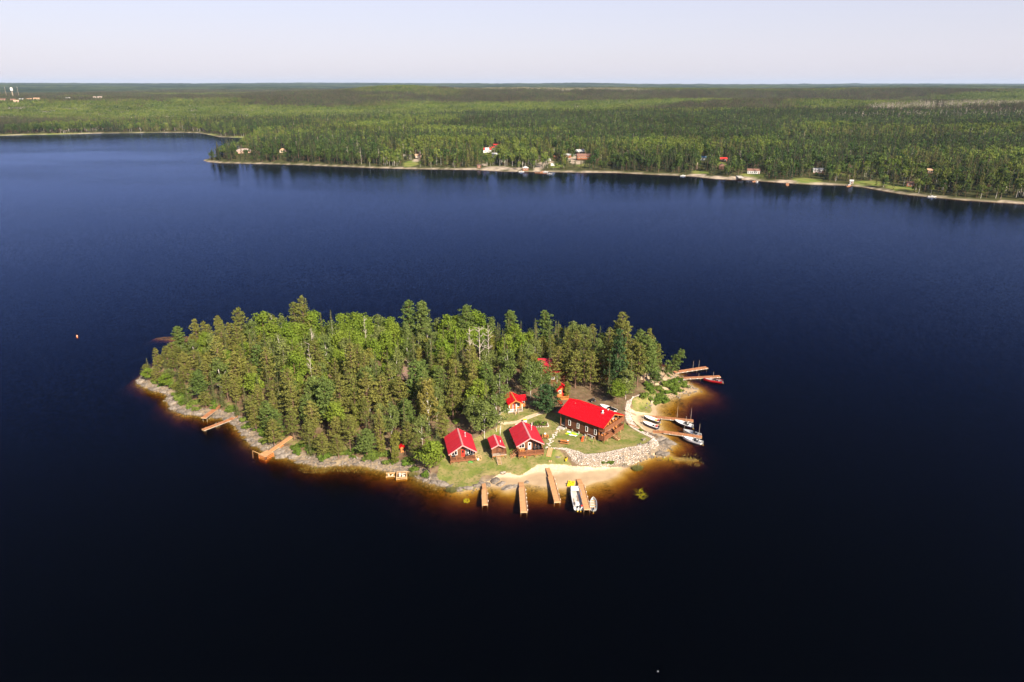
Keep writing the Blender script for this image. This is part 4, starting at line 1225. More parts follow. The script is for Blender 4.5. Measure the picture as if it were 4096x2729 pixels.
def logs(parent, x0, x1, y0, y1, z0, z1, m, course=.24, name='log_walls'):
    """walls of stacked rounded courses"""
    mb = MB(); n = max(1, int(round((z1 - z0) / course))); ch = (z1 - z0) / n
    rings = []
    for k in range(n):
        for f, o in ((0.04, -.035), (.28, .02), (.72, .02), (.96, -.035)):
            rings.append((z0 + (k + f) * ch, o))
    vs = []; fs = []
    for z, o in rings:
        vs += [(x0 - o, y0 - o, z), (x1 + o, y0 - o, z), (x1 + o, y1 + o, z), (x0 - o, y1 + o, z)]
    for r in range(len(rings) - 1):
        for i in range(4):
            fs.append((r * 4 + i, r * 4 + (i + 1) % 4, r * 4 + 4 + (i + 1) % 4, r * 4 + 4 + i))
    mb.add(vs, fs)
    return mb.build(name, m, parent)


def gable(parent, w, y, z, rise, m, th=.14, name='gable_wall'):
    mb = MB(); n = max(3, int(rise / .24))
    for k in range(n):
        a = k / n; b = (k + 1) / n
        xa = w / 2 * (1 - a); xb = w / 2 * (1 - b)
        o = .012 * (k % 2)
        mb.hexa([(-xa, y - th / 2 - o, z + rise * a), (xa, y - th / 2 - o, z + rise * a), (xa, y + th / 2 + o, z + rise * a), (-xa, y + th / 2 + o, z + rise * a),
                 (-xb - .001, y - th / 2 - o, z + rise * b), (xb + .001, y - th / 2 - o, z + rise * b), (xb + .001, y + th / 2 + o, z + rise * b), (-xb - .001, y + th / 2 + o, z + rise * b)])
    return mb.build(name, m, parent)


def gable_roof(parent, w, y0, y1, ze, rise, m, trim=None, rib=.42, th=.12, name='roof', xc=0.0):
    """two ribbed metal slopes, ridge along y"""
    mb = MB()
    L = math.hypot(w / 2, rise); nx, nz = rise / L, (w / 2) / L
    for s in (-1, 1):
        e = (xc + s * w / 2, ze); r = (xc, ze + rise)
        o = (s * nx * th, nz * th)
        lo = [(e[0], y0, e[1]), (e[0], y1, e[1]), (r[0], y1, r[1]), (r[0], y0, r[1])]
        hi = [(e[0] + o[0], y0, e[1] + o[1]), (e[0] + o[0], y1, e[1] + o[1]), (r[0], y1, r[1] + th / nz), (r[0], y0, r[1] + th / nz)]
        if s > 0: lo = lo[::-1]; hi = hi[::-1]
        mb.hexa(lo + hi)
        n = int((y1 - y0) / rib)
        for k in range(n + 1):
            y = y0 + .04 + (y1 - y0 - .08) * k / max(n, 1)
            a = Vector((e[0] + o[0] * 1.0, y, e[1] + o[1] * 1.0)); b = Vector((r[0] + s * .03, y, r[1] + th / nz))
            mb.bar(a + Vector((s * nx * .012, 0, nz * .012)), b + Vector((s * nx * .012, 0, nz * .012)), .07, .075)
    o = mb.build(name, m, parent)
    cp = MB()
    for s in (-1, 1):
        z1 = ze + rise + th / nz + .045
        cp.hexa([(xc, y0 - .02, z1 - .02), (xc + s * .22, y0 - .02, z1 - .02 - .22 * rise / (w / 2)), (xc + s * .22, y1 + .02, z1 - .02 - .22 * rise / (w / 2)), (xc, y1 + .02, z1 - .02),
                 (xc, y0 - .02, z1 + .03), (xc + s * .22, y0 - .02, z1 + .03 - .22 * rise / (w / 2)), (xc + s * .22, y1 + .02, z1 + .03 - .22 * rise / (w / 2)), (xc, y1 + .02, z1 + .03)])
    cp.build('ridge_cap', trim or m, o)
    if trim:
        for y in (y0 - .045, y1 + .045):
            for s in (-1, 1):
                f = MB(); f.bar((xc + s * (w / 2 + .02), y, ze + .03), (xc, y, ze + rise + .03), .06, .26); f.build('barge_board', trim, o)
    return o


def rail(parent, pts, h=.95, m=None, gap=.15, name='railing', solid=False):
    m = m or M_DECK(); mb = MB()
    for a, b in zip(pts[:-1], pts[1:]):
        a = Vector(a); b = Vector(b); L = (b - a).length; n = max(1, int(round(L / 1.9)))
        for k in range(n + 1):
            p = a.lerp(b, k / n); mb.box((p.x, p.y, p.z + h / 2 + .02), (.1, .1, h + .05))
        up = Vector((0, 0, h)); mb.bar(a + up, b + up, .14, .07); mb.bar(a + Vector((0, 0, .12)), b + Vector((0, 0, .12)), .06, .08)
        nb = int(L / gap)
        for k in range(1, nb):
            p = a.lerp(b, k / nb); mb.box((p.x, p.y, p.z + h / 2), (.075 if solid else .045, .075 if solid else .045, h - .16))
    return mb.build(name, m, parent)


def deck(parent, x0, x1, y0, y1, z, m=None, along='x', name='deck', pw=.16):
    m = m or M_DECK(); mb = MB()
    if along == 'x':
        n = max(1, int((y1 - y0) / pw)); d_ = (y1 - y0) / n
        for k in range(n): mb.b2(x0, x1, y0 + d_ * k + .008, y0 + d_ * (k + 1) - .008, z - .045, z + .002 * (k % 2))
    else:
        n = max(1, int((x1 - x0) / pw)); d_ = (x1 - x0) / n
        for k in range(n): mb.b2(x0 + d_ * k + .008, x0 + d_ * (k + 1) - .008, y0, y1, z - .045, z + .002 * (k % 2))
    mb.b2(x0 + .02, x1 - .02, y0 + .02, y0 + .08, z - .28, z - .047); mb.b2(x0 + .02, x1 - .02, y1 - .08, y1 - .02, z - .28, z - .047)
    mb.b2(x0 + .02, x0 + .08, y0 + .081, y1 - .081, z - .28, z - .047); mb.b2(x1 - .08, x1 - .02, y0 + .081, y1 - .081, z - .28, z - .047)
    return mb.build(name, m, parent)


def stairs(parent, top, bot, w, m=None, rails=True):
    m = m or M_DECK(); mb = MB()
    a = Vector(top); b = Vector(bot); n = max(2, int(round(abs(a.z - b.z) / .19))); d = b - a; h = Vector((d.x, d.y, 0)).normalized(); s = Vector((-h.y, h.x, 0))
    for k in range(n):
        p = a + d * ((k + .6) / n); ang = math.atan2(s.y, s.x); mb.box((p.x, p.y, p.z), (w, .27, .05), ang, 1)
    for q in (-1, 1):
        mb.bar(a + s * (q * w / 2) - Vector((0, 0, .1)), b + s * (q * w / 2) - Vector((0, 0, .02)), .06, .24)
        if rails:
            u = Vector((0, 0, .9)); mb.bar(a + s * (q * w / 2) + u, b + s * (q * w / 2) + u, .08, .07)
            for f in (.05, .5, .95):
                p = a + d * f + s * (q * w / 2); mb.box((p.x, p.y, p.z + .44), (.08, .08, .9))
    return mb.build('stairs', [m, M_TIMBER()], parent)


def chimney(parent, c, h=1.1, r=.11, m=None, base=True):
    mb = MB(); mb.tube((0, 0, -.3), (0, 0, h), r, r, 10); mb.tube((0, 0, h), (0, 0, h + .14), r * 1.7, r * .5, 10)
    if base: mb.tube((0, 0, -.25), (0, 0, .12), r * 2.6, r * 1.2, 8)
    return mb.build('chimney', m or M_ALU(), parent, c)


def posts(parent, xy, z0, z1, m=None, r=.13):
    for x, y in xy:
        mb = MB(); mb.box((0, 0, (z0 + z1) / 2), (r, r, z1 - z0)); mb.build('post', m or M_DECK(), parent, (x, y, 0))


def seat_chair(loc, rz, m, label, group, cat='chair', name='deck_chair'):
    r = empty(name, loc, rz, label, cat, group)
    mb = MB()
    for k in range(4): mb.hexa([(-.27, -.28 + .15 * k, .36 - .03 * k), (.27, -.28 + .15 * k, .36 - .03 * k), (.27, -.15 + .15 * k, .335 - .03 * k), (-.27, -.15 + .15 * k, .335 - .03 * k),
                                (-.27, -.28 + .15 * k, .39 - .03 * k), (.27, -.28 + .15 * k, .39 - .03 * k), (.27, -.15 + .15 * k, .365 - .03 * k), (-.27, -.15 + .15 * k, .365 - .03 * k)])
    mb.build('seat', m, r)
    mb = MB()
    for k in range(5): mb.bar((-.22 + .11 * k, .27, .26), (-.26 + .13 * k, .52, .98 - .03 * abs(k - 2)), .1, .03)
    mb.build('backrest', m, r)
    for s in (-1, 1):
        mb = MB(); mb.box((s * .33, 0, .56), (.13, .68, .035)); mb.build('armrest', m, r)
        mb = MB(); mb.box((s * .33, -.27, .27), (.06, .09, .545)); mb.build('leg', m, r)
        mb = MB(); mb.box((s * .33, .28, .27), (.06, .09, .545)); mb.build('leg', m, r)
    return r


def local(root, x, y, z=0.0):
    co, si = math.cos(root.rotation_euler[2]), math.sin(root.rotation_euler[2])
    return (root.location[0] + x * co - y * si, root.location[1] + x * si + y * co, root.location[2] + z)


# ------------------------------------------------------------------ the cabins on the lawn
def place_front(px, py, eave, depth, rot):
    """ground centre of a house whose front eave line is centred on a photo pixel"""
    z = 1.5
    for _ in range(8):
        p = W(px, py, z + eave); c = (p[0] - math.sin(rot) * depth / 2, p[1] + math.cos(rot) * depth / 2)
        z = G(p[0], p[1])
    return (c[0], c[1], z)


def log_cabin(name, label, px, py, w, L, rot, eave, rise, floor, porch, dext, roofm, kind):
    rt = R(rot)
    c = place_front(px, py, eave, L, rt)
    r = empty(name, c, rt, label, 'cabin')
    hw = w / 2 - .45; yb = L / 2 - .35; yf = -L / 2 + porch
    logs(r, -hw, hw, yf, yb, floor - .15, eave + .22, M_LOG())
    gw = (hw * 2 + .1); gr = rise * gw / w
    gable(r, gw, yf + .02, eave + .22, gr, M_LOG()); gable(r, gw, yb - .02, eave + .22, gr, M_LOG())
    ro = gable_roof(r, w, -L / 2, L / 2, eave, rise, roofm, M_TRIM())
    deck(r, -hw - .15, hw + .15, -L / 2 - dext, yf - .05, floor)
    posts(r, [(-hw, -L / 2 + .25), (hw, -L / 2 + .25)], -.8, eave + .3)
    posts(r, [(-hw, yb - .3), (hw, yb - .3), (-hw, 0), (hw, 0)], -1.2, floor - .16, M_CONC(), .28)
    posts(r, [(-hw, -L / 2 - dext + .12), (-hw / 3, -L / 2 - dext + .12), (hw / 3, -L / 2 - dext + .12), (hw, -L / 2 - dext + .12)], -1.0, floor - .29)
    br = MB()
    for s in (-1, 1):
        for x in (-hw, hw): br.bar((x, -L / 2 - dext + .12, .02), (x - math.copysign(1.1, x), -L / 2 - dext + .12, floor - .3), .08, .1)
    br.build('brace', M_TIMBER(), r)
    return r, hw, yf, yb


A, hw, yf, yb = log_cabin('log_cabin', 'westernmost red-roofed log cabin on the lawn, with red door and white windows', 1851.7, 1815.9, 7.05, 9.3, 12, 2.6, 2.3, .8, 1.9, 0.0, M_ROOF(), 0)
window(A, (-1.9, yf - .03, 2.05), 1.5, 1.25)
door(A, (0.25, yf - .03, .8), .85, 2.0, M_RED())
for k in range(4): window(A, (1.25 + .62 * k, yf - .03, 2.0), .6, 1.7, 0, None, 0)
window(A, (0, yf - .08, 3.9), .7, .3, 0, M_GREYWOOD(), 0, 'gable_vent')
rail(A, [(-hw, yf - .1, .8), (-hw, -9.3 / 2 + .12, .8), (-.2, -9.3 / 2 + .12, .8)]); rail(A, [(.75, -9.3 / 2 + .12, .8), (hw, -9.3 / 2 + .12, .8)])
stairs(A, (hw + .15, -3.9, .8), (hw + 1.7, -3.9, .02), .9, M_TIMBER())
chimney(A, (1.5, 1.6, 4.1), 1.0)
window(A, (hw + .03, 1.0, 1.9), 1.0, 1.0, R(90)); window(A, (-hw - .03, 1.0, 1.9), 1.0, 1.0, R(-90))
for x in (1.3, 2.3): seat_chair(local(A, x, yf - .95, .805), A.rotation_euler[2], M_BLACK(), 'dark chair on the porch of the westernmost cabin', 'dark chairs on the westernmost cabin porch')
seat_chair(local(A, -2.1, yf - .9, .805), A.rotation_euler[2], M_BLACK(), 'dark chair below the white window on the westernmost cabin porch', None)

B, hw, yf, yb = log_cabin('log_cabin', 'middle red-roofed log cabin with a wide front deck, beside the stone path', 2121.9, 1783.5, 7.15, 9.5, 11.5, 2.9, 2.05, 1.0, 1.7, 1.0, M_ROOF(), 1)
window(B, (-1.9, yf - .03, 2.2), 1.5, 1.2); door(B, (.15, yf - .03, 1.0), .85, 2.0, M_WHITE())
for k in range(3): window(B, (1.3 + .8 * k, yf - .03, 2.15), .78, 1.7, 0, M_DECK(), 0)
rail(B, [(-hw - .1, yf - .2, 1.0), (-hw - .1, -9.5 / 2 - .92, 1.0), (hw + .1, -9.5 / 2 - .92, 1.0), (hw + .1, yf - .1, 1.0)], gap=.12)
stairs(B, (-hw - .15, -4.2, 1.0), (-hw - 1.9, -4.2, .02), .95)
chimney(B, (1.6, 1.2, 4.0), 1.5)
window(B, (hw + .03, 1.0, 2.0), 1.0, 1.0, R(90)); window(B, (-hw - .03, 1.0, 2.0), 1.0, 1.0, R(-90))
for x in (1.4, 2.4): seat_chair(local(B, x, yf - .95, 1.005), B.rotation_euler[2], M_BLACK(), 'dark chair on the deck of the middle cabin', 'dark chairs on the middle cabin deck')
for x in (-2.3, -1.7): seat_chair(local(B, x, yf - 1.2, 1.005), B.rotation_euler[2], M_ORANGE(), 'orange wooden chair on the deck of the middle cabin', 'orange chairs on the middle cabin deck')
q = empty('barbecue', local(B, -.95, yf - 1.1, 1.005), B.rotation_euler[2], 'round black barbecue on the deck of the middle cabin', 'barbecue')
mb = MB(); mb.ball((0, 0, .72), .32, 12, 6, (1, 1, .8)); mb.build('kettle', M_BLACK(), q, smooth=True)
for k in range(3):
    a = k * 2.09; mb = MB(); mb.tube((.3 * math.cos(a), .3 * math.sin(a), 0), (.15 * math.cos(a), .15 * math.sin(a), .58), .02, .02, 5); mb.build('leg', M_ALU(), q)

# the small cabin on stilts
rt = R(12); c = place_front(1993.3, 1794, 3.2, 5.6, rt)
S = empty('stilt_cabin', c, rt, 'small red-roofed log hut on stilts with a long front stair', 'cabin')
logs(S, -1.45, 1.45, -1.7, 2.5, 1.2, 3.35, M_LOG()); gable(S, 3.0, -1.68, 3.35, .72, M_LOG()); gable(S, 3.0, 2.48, 3.35, .72, M_LOG())
gable_roof(S, 3.5, -2.8, 2.8, 3.2, .85, M_ROOF(), M_TRIM())
deck(S, -1.5, 2.1, -2.75, -1.75, 1.3, M_GREYWOOD()); deck(S, 1.55, 2.1, -1.7, .6, 1.3, M_GREYWOOD())
door(S, (-.1, -1.73, 1.3), .8, 1.85, M_LOGD(), 0, False)
posts(S, [(-1.4, -2.65), (1.95, -2.65), (-1.4, 2.4), (1.4, 2.4), (-1.4, 0), (1.4, 0)], -1.0, 1.2)
posts(S, [(-1.45, -2.68), (1.5, -2.68)], 1.31, 3.3)
stairs(S, (-.1, -2.75, 1.3), (-.1, -5.1, -.12), .95, M_GREYWOOD(), False)
rail(S, [(2.05, .5, 1.3), (2.05, -2.7, 1.3), (.7, -2.7, 1.3)], .9)
mb = MB(); mb.bar((-1.45, -2.7, 1.0), (1.5, -2.7, 1.0), .06, .3); mb.build('skirt_board', M_ORANGE(), S)
chimney(S, (.9, -.9, 3.7), .5, .09)

# ------------------------------------------------------------------ the lodge
rt = R(-40.5); ZG = 2.82
b_ = W(2413.8, 1716.7, ZG + 4.3); 
u = Vector((math.cos(rt), math.sin(rt))); v = Vector((-math.sin(rt), math.cos(rt)))
LL, LW = 14.5, 10.2
cc = Vector((b_[0], b_[1])) - u * (LL / 2) + v * (LW / 2)
Lg = empty('lodge', (cc.x, cc.y, ZG), rt, 'long two-storey log lodge with a bright red metal roof and two gable decks', 'lodge')
# inside the lodge frame the ridge runs along x; parts built ridge-along-y are turned by a quarter
hx0, hx1, hy = -LL / 2 + 1.9, LL / 2 - 1.7, LW / 2 - .75
logs(Lg, hx0, hx1, -hy, hy, .55, 4.75, M_LOGD(), .26)
rr = gable_roof(Lg, LW, -LL / 2, LL / 2, 4.3, 2.35, M_ROOFL(), None, .46)
rr.rotation_euler = (0, 0, R(90))
gw = hy * 2 + .1; gr = 2.35 * gw / LW
for x_ in (hx0 + .02, hx1 - .02):
    g_ = gable(Lg, gw, 0, 4.75, gr - .12, M_ORANGE()); g_.location = (x_, 0, 0); g_.rotation_euler = (0, 0, R(90))
# gable overhang boards in cedar orange under the roof edge
for s in (-1, 1):
    mb = MB(); mb.bar((LL / 2 - .1, s * (LW / 2 - .1), 4.28), (LL / 2 - .1, 0, 6.52), .07, .36); mb.build('barge_board', M_ORANGE(), Lg)
for k in range(4):
    x_ = hx0 + 1.5 + k * 2.75
    window(Lg, (x_, -hy - .03, 2.2), .72, 1.55, 0, None, 0)
    mb = MB(); mb.box((x_, -hy - .04, 4.2), (.75, .08, .34)); mb.build('upper_window', M_WHITE(), Lg)
for y_ in (-2.2, 0.4): window(Lg, (hx1 + .03, y_, 1.95), 1.0, 1.2, R(90))
door(Lg, (hx1 + .03, 2.2, .95), .9, 2.0, M_WHITE(), R(90)); door(Lg, (hx1 + .03, -.6, 3.5), .9, 1.9, M_ORANGE(), R(90))
for y_ in (-2.4, 2.0): window(Lg, (hx1 + .03, y_, 4.4), 1.0, 1.0, R(90))
for k in range(2): window(Lg, (-3 + 5 * k, hy + .03, 2.2), .8, 1.2, R(180))
posts(Lg, [(hx0 + .3 + k * 2.1, -hy + .1) for k in range(6)], -1.2, .54, M_CONC(), .3)
mb = MB(); mb.box(((hx0 + hx1) / 2, -hy + .25, .3), (hx1 - hx0 - .6, .08, .46)); mb.build('skirt_board', M_LOGD(), Lg)
# corner post of pale cedar and the two decks on the gable end
posts(Lg, [(hx1 - .02, -hy - .05)], .3, 4.7, M_ORANGE(), .2)
deck(Lg, hx1 + .08, LL / 2 + .15, -LW / 2 + .35, LW / 2 - .35, .95, None, 'y'); deck(Lg, hx1 + .08, LL / 2 + .15, -LW / 2 + .35, LW / 2 - .35, 3.35, None, 'y', 'balcony')
for y_ in (-LW / 2 + .45, -1.6, 1.6, LW / 2 - .45): posts(Lg, [(LL / 2 + .05, y_)], -1.3, 4.45 if abs(y_) > 2 else 3.3)
posts(Lg, [(LL / 2 + .05, -3.2), (LL / 2 + .05, 3.3)], -1.3, .66, M_TIMBER())
e_ = LL / 2 + .1; ya, yb_ = -LW / 2 + .4, LW / 2 - .4
rail(Lg, [(hx1 + .15, ya, 3.35), (e_, ya, 3.35), (e_, yb_, 3.35), (hx1 + .15, yb_, 3.35)], 1.0, M_DECK(), .1, 'balcony_railing', True)
rail(Lg, [(hx1 + .15, ya, .95), (e_, ya, .95), (e_, -1.2, .95)], 1.0, M_DECK(), .1, 'railing', True); rail(Lg, [(e_, .1, .95), (e_, yb_, .95), (hx1 + .15, yb_, .95)], 1.0, M_DECK(), .1, 'railing', True)
stairs(Lg, (e_ + .05, -.55, .95), (e_ + 2.0, -.55, .03), 1.15)
# entrance recess at the far-left corner
mb = MB(); mb.b2(-LL / 2 + .25, hx0 - .05, -hy + .1, hy - .1, .5, .62); mb.build('porch_floor', M_GREYWOOD(), Lg)
posts(Lg, [(-LL / 2 + .35, -hy + .1), (-LL / 2 + .35, hy - .1)], -.6, 4.7, M_DECK(), .2)
door(Lg, (hx0 - .03, -hy + 1.2, .62), .95, 2.05, M_WHITE(), R(-90)); window(Lg, (hx0 - .03, 1.5, 2.2), 1.2, 1.2, R(-90))
mb = MB(); mb.box((-LL / 2 + 1.2, -hy - .75, .12), (1.9, 1.0, .35)); mb.build('door_step', M_CONC(), Lg)
mb = MB(); mb.box((0, 0, 0), (.62, .62, .5)); ch = mb.build('chimney', M_ALU(), Lg, (4.2, -1.0, 6.25)); mb = MB(); mb.tube((0, 0, .25), (0, 0, .75), .14, .14, 10); mb.tube((0, 0, .78), (0, 0, .9), .26, .1, 10); mb.build('flue', M_WHITE(), ch)
chimney(Lg, (5.0, .25, 6.6), .55, .08); chimney(Lg, (-4.6, -.9, 6.1), .35, .05, M_GREYWOOD())
for k, y_ in enumerate((-2.6, -1.4, -.2, 1.2, 2.4)):
    seat_chair(local(Lg, e_ - .75, y_, 3.355), rt + R(90), M_ORANGE(), 'orange wooden chair on the upper balcony of the lodge', 'orange chairs on the lodge balcony')
for k, (x_, y_) in enumerate(((e_ - .8, -3.9), (e_ - .8, -2.8), (e_ - .8, 1.6), (e_ - .8, 2.8))):
    seat_chair(local(Lg, x_, y_, .955), rt + R(90), M_ORANGE(), 'orange wooden chair on the lower deck of the lodge', 'orange chairs on the lower lodge deck')

# ------------------------------------------------------------------ other island buildings
def cottage(name, label, loc, rot, w, L, eave, rise, wallm, roofm, floor=.4, trim=None, win=True, rib=.45, cat='cabin'):
    r = empty(name, loc, rot, label, cat)
    hw = w / 2 - .3; yb = L / 2 - .3
    logs(r, -hw, hw, -yb, yb, floor - .6, eave + .15, wallm)
    gw = hw * 2 + .06; gr = rise * gw / w
    gable(r, gw, -yb + .02, eave + .15, gr, wallm); gable(r, gw, yb - .02, eave + .15, gr, wallm)
    gable_roof(r, w, -L / 2, L / 2, eave, rise, roofm, trim, rib)
    if win:
        window(r, (-hw * .5, -yb - .03, floor + 1.4), min(1.2, hw * .6), 1.0); door(r, (hw * .35, -yb - .03, floor), .85, 1.95, M_RED())
        window(r, (hw + .03, 0, floor + 1.4), 1.0, .9, R(90)); window(r, (-hw - .03, 0, floor + 1.4), 1.0, .9, R(-90))
    return r


p = ground(2052, 1652); rt = R(14)
C = empty('cottage', (p.x + .2, p.y + 2.6, p.z), rt, 'little orange cottage with white trim and a red cross-gabled roof, above the sandy track', 'cabin')
logs(C, -1.7, 1.7, -.9, 3.2, .25, 2.75, M_ORANGE()); gable(C, 3.45, -.88, 2.75, 1.0, M_ORANGE()); gable(C, 3.45, 3.18, 2.75, 1.0, M_ORANGE())
gable_roof(C, 4.3, -2.6, 3.5, 2.45, 1.25, M_ROOFL(), M_ORANGE(), .4)
logs(C, 1.72, 3.5, .1, 2.9, .25, 2.3, M_ORANGE(), .24, 'wing_walls')
wr = gable_roof(C, 3.5, -3.9, -.25, 2.35, .95, M_ROOFL(), None, .4, name='wing_roof'); wr.rotation_euler = (0, 0, R(90)); wr.location = (0, 1.5, 0)
window(C, (2.75, .07, 1.7), .95, .75); window(C, (3.53, 1.5, 1.5), .8, .8, R(90))
door(C, (-.35, -.93, .4), .85, 1.95, M_RED()); window(C, (.9, -.93, 1.6), 1.0, 1.1)
deck(C, -2.3, 2.1, -2.7, -.95, .4, M_GREYWOOD())
posts(C, [(-1.9, -2.5), (-.85, -2.5), (.15, -2.5), (1.8, -2.5)], .41, 2.6, M_WHITE(), .14)
rail(C, [(-2.25, -1.0, .4), (-2.25, -2.62, .4), (-.5, -2.62, .4)], .8, M_WHITE()); rail(C, [(.5, -2.62, .4), (2.05, -2.62, .4), (2.05, -1.0, .4)], .8, M_GREYWOOD())
stairs(C, (0, -2.7, .4), (0, -4.1, -.45), .95, M_GREYWOOD())
posts(C, [(-2.1, -2.55), (1.9, -2.55)], -1.2, .1, M_GREYWOOD())

p = ground(2246, 1590); rt = R(10)
D = cottage('cottage', 'tiny orange cottage with a red roof tucked behind the dark fir', (p.x - .2, p.y + 2.0, p.z), rt, 3.2, 4.2, 2.1, 1.1, M_ORANGE(), M_ROOFL(), .35)
deck(D, -1.6, 1.6, -3.9, -2.0, .35, M_ORANGE()); rail(D, [(-1.55, -2.1, .35), (-1.55, -3.85, .35), (1.55, -3.85, .35), (1.55, -2.1, .35)], .8, M_ORANGE())
for k in range(3): seat_chair(local(D, -1.9 + .2 * k, -4.9 - .75 * k, -.05), R(200 + 40 * k), M_RED(), 'red wooden chair on the grass below the tiny orange cottage', 'red chairs below the tiny orange cottage')

def hidden(px, py, up, w, L, rot, eave, rise, label, wallm, roofm, dy=0.0):
    """a house whose ridge shows among the trees at a photo pixel"""
    p = W(px, py, up); z = G(p[0], p[1])
    return cottage('cabin', label, (p[0], p[1], z), R(rot), w, L, eave, up - z - eave, wallm, roofm, .5)


hidden(2212, 1437, 9.6, 7.5, 9.5, 88, 3.6, 2, 'long red roof among the trees north of the tiny orange cottage', M_LOG(), M_ROOF())
hidden(2412, 1448, 8.4, 5.0, 6.0, 15, 2.8, 2, 'red-roofed cabin in deep shade behind the spruces above the lodge', M_LOG(), M_ROOFL())
hidden(2508, 1424, 7.6, 4.5, 5.5, 20, 2.6, 2, 'red-roofed cabin half hidden by the pines of the eastern point', M_LOG(), M_ROOFL())
hidden(1250, 1578, 6.6, 5.5, 7.0, 70, 2.6, 2, 'dark red roof half hidden among the pines of the western wood', M_LOGD(), M_ROOF())
hidden(1345, 1552, 6.2, 4.5, 5.5, 80, 2.6, 2, 'small red roof glimpsed behind pines east of the dark red roof', M_LOGD(), M_ROOF())
hidden(1655, 1478, 8.6, 8.0, 9.0, 62, 3.0, 2, 'brown shingled house roof in the middle of the wood', M_LOGD(), mat('brown_shingle', (.20, .13, .10), .9, .2, 2, .01))
p = ground(1608, 1808)
cottage('outhouse', 'little red-roofed wooden outhouse at the shore under the trees', (p.x, p.y, p.z), R(20), 1.35, 1.35, 1.45, .4, M_ORANGE(), M_ROOFL(), .1, None, False, cat='shed')

# ------------------------------------------------------------------ docks
def dock(label, A_, B_, C_, w, zd, m=None, ramp_w=None, rail_side=0, poles=(), z0=None, plank=.15, name='dock', bumpers=0):
    """ramp from shore pixel A to B, deck from B to the outer end C, all seen at deck height"""
    m = m or M_DOCK()
    b = Vector(W(*B_, zd)); c = Vector(W(*C_, zd)); d = Vector((c.x - b.x, c.y - b.y, 0)); L = d.length; rz = math.atan2(d.y, d.x)
    r = empty(name, (b.x, b.y, 0), rz, label, 'dock')
    mb = MB(); n = int(L / plank)
    for k in range(n):
        mb.b2(L * k / n + .006, L * (k + 1) / n - .006, -w / 2, w / 2, zd - .04, zd + random.uniform(-.004, .004))
    mb.build('planks', m, r)['kind'] = 'stuff'
    for s in (-1, 1):
        mb = MB(); mb.b2(0, L, s * (w / 2 - .06) - .03, s * (w / 2 - .06) + .03, zd - .3, zd - .045); mb.build('side_beam', M_GREYWOOD(), r)
    mb = MB(); mb.b2(L - .05, L + .03, -w / 2, w / 2, zd - .3, zd - .005); mb.build('end_board', M_TIMBER(), r)
    nf = max(2, int(L / 2.6))
    for k in range(nf):
        x = .5 + (L - 1) * k / (nf - 1)
        for s in (-1, 1):
            mb = MB(); mb.tube((x, s * (w / 2 - .1), -1.9), (x, s * (w / 2 - .1), zd - .05), .06, .06, 6); mb.build('post', M_GREYWOOD(), r)
    if A_:
        a = Vector(W(*A_, z0 if z0 is not None else zd)); a.z = (G(a.x, a.y) + .12) if z0 is None else z0
        q = Vector((a.x - b.x, a.y - b.y, 0)); q.rotate(Matrix.Rotation(-rz, 3, 'Z')); rw = ramp_w or w * .8
        st = Vector((q.x, q.y, a.z)); en = Vector((.12, 0, zd + .05)); dv = en - st
        mb = MB(); n = max(3, int(dv.length / plank)); sd = Vector((-dv.y, dv.x, 0)).normalized() * rw / 2
        for k in range(n):
            p0 = st + dv * ((k + .04) / n); p1 = st + dv * ((k + .96) / n); t = Vector((0, 0, .04))
            mb.hexa([p0 - sd - t, p0 + sd - t, p1 + sd - t, p1 - sd - t, p0 - sd, p0 + sd, p1 + sd, p1 - sd][::1])
        for s in (-1, 1): mb.bar(st + sd * s * .9 - Vector((0, 0, .12)), en + sd * s * .9 - Vector((0, 0, .12)), .06, .15)
        mb.build('ramp', m, r)['kind'] = 'stuff'
    if rail_side:
        mb = MB(); y = rail_side * (w / 2 - .05)
        mb.bar((.4, y, zd + .16), (L - .1, y, zd + .16), .09, .06)
        for k in range(int(L / 1.0)): mb.box((.5 + k * 1.0, y, zd + .07), (.08, .08, .14))
        mb.build('toe_rail', M_TIMBER(), r)
    for k in range(bumpers):
        mb = MB(); x = L * (k + .5) / bumpers; mb.tube((x - .16, (rail_side or -1) * (w / 2 + .09), zd - .1), (x + .16, (rail_side or -1) * (w / 2 + .09), zd - .1), .08, .08, 7); mb.build('bumper', M_WHITE(), r)
    for f, s, h in poles:
        mb = MB(); mb.tube((L * f, s * (w / 2 + .05), -1.8), (L * f, s * (w / 2 + .05), zd + h), .055, .04, 6); mb.build('mooring_pole', M_GREYWOOD(), r)
    return r


dock('shortest of the four beach docks, below the rock ledge', (1934, 1927), (1938, 1958), (1940, 2018), 1.35, .85, None, .95, 1, ((.6, -1, .9),), bumpers=2)
dock('long straight beach dock, second from the rock ledge', (2084, 1920), (2088, 1951), (2096, 2047), 1.55, .85, None, 1.25, 1, ((.75, 1, .6),), bumpers=6)
dock('beach dock with the longest ramp, third from the rock ledge', (2190, 1872), (2203, 1906), (2230, 2007), 1.5, .9, None, 1.05, 1, ((.55, -1, 1.3), (.6, 1, .4)), bumpers=5)
dock('beach dock with a white workboat and a skiff moored on either side', (2314, 1908), (2324, 1938), (2349, 2036), 1.5, .9, None, 1.15, 1, ((.72, -1, .8),), bumpers=5)
dock('northern of the two docks in the stony bay, with three tall poles', (2587, 1663), (2629, 1668), (2773, 1683), 1.5, .55, M_DOCKR(), 1.2, 0, ((.55, 1, 3.6), (.93, 1, 3.4), (.8, -1, 1.6)), plank=.32, bumpers=4)
dock('southern of the two docks in the stony bay, between two grey boats', (2612, 1722), (2655, 1727), (2807, 1748), 1.5, .55, M_DOCKR(), 1.2, 0, ((.53, 1, 2.6), (.92, 1, 3.4), (.58, 1, .5), (.78, 1, .5)), plank=.32, bumpers=3)
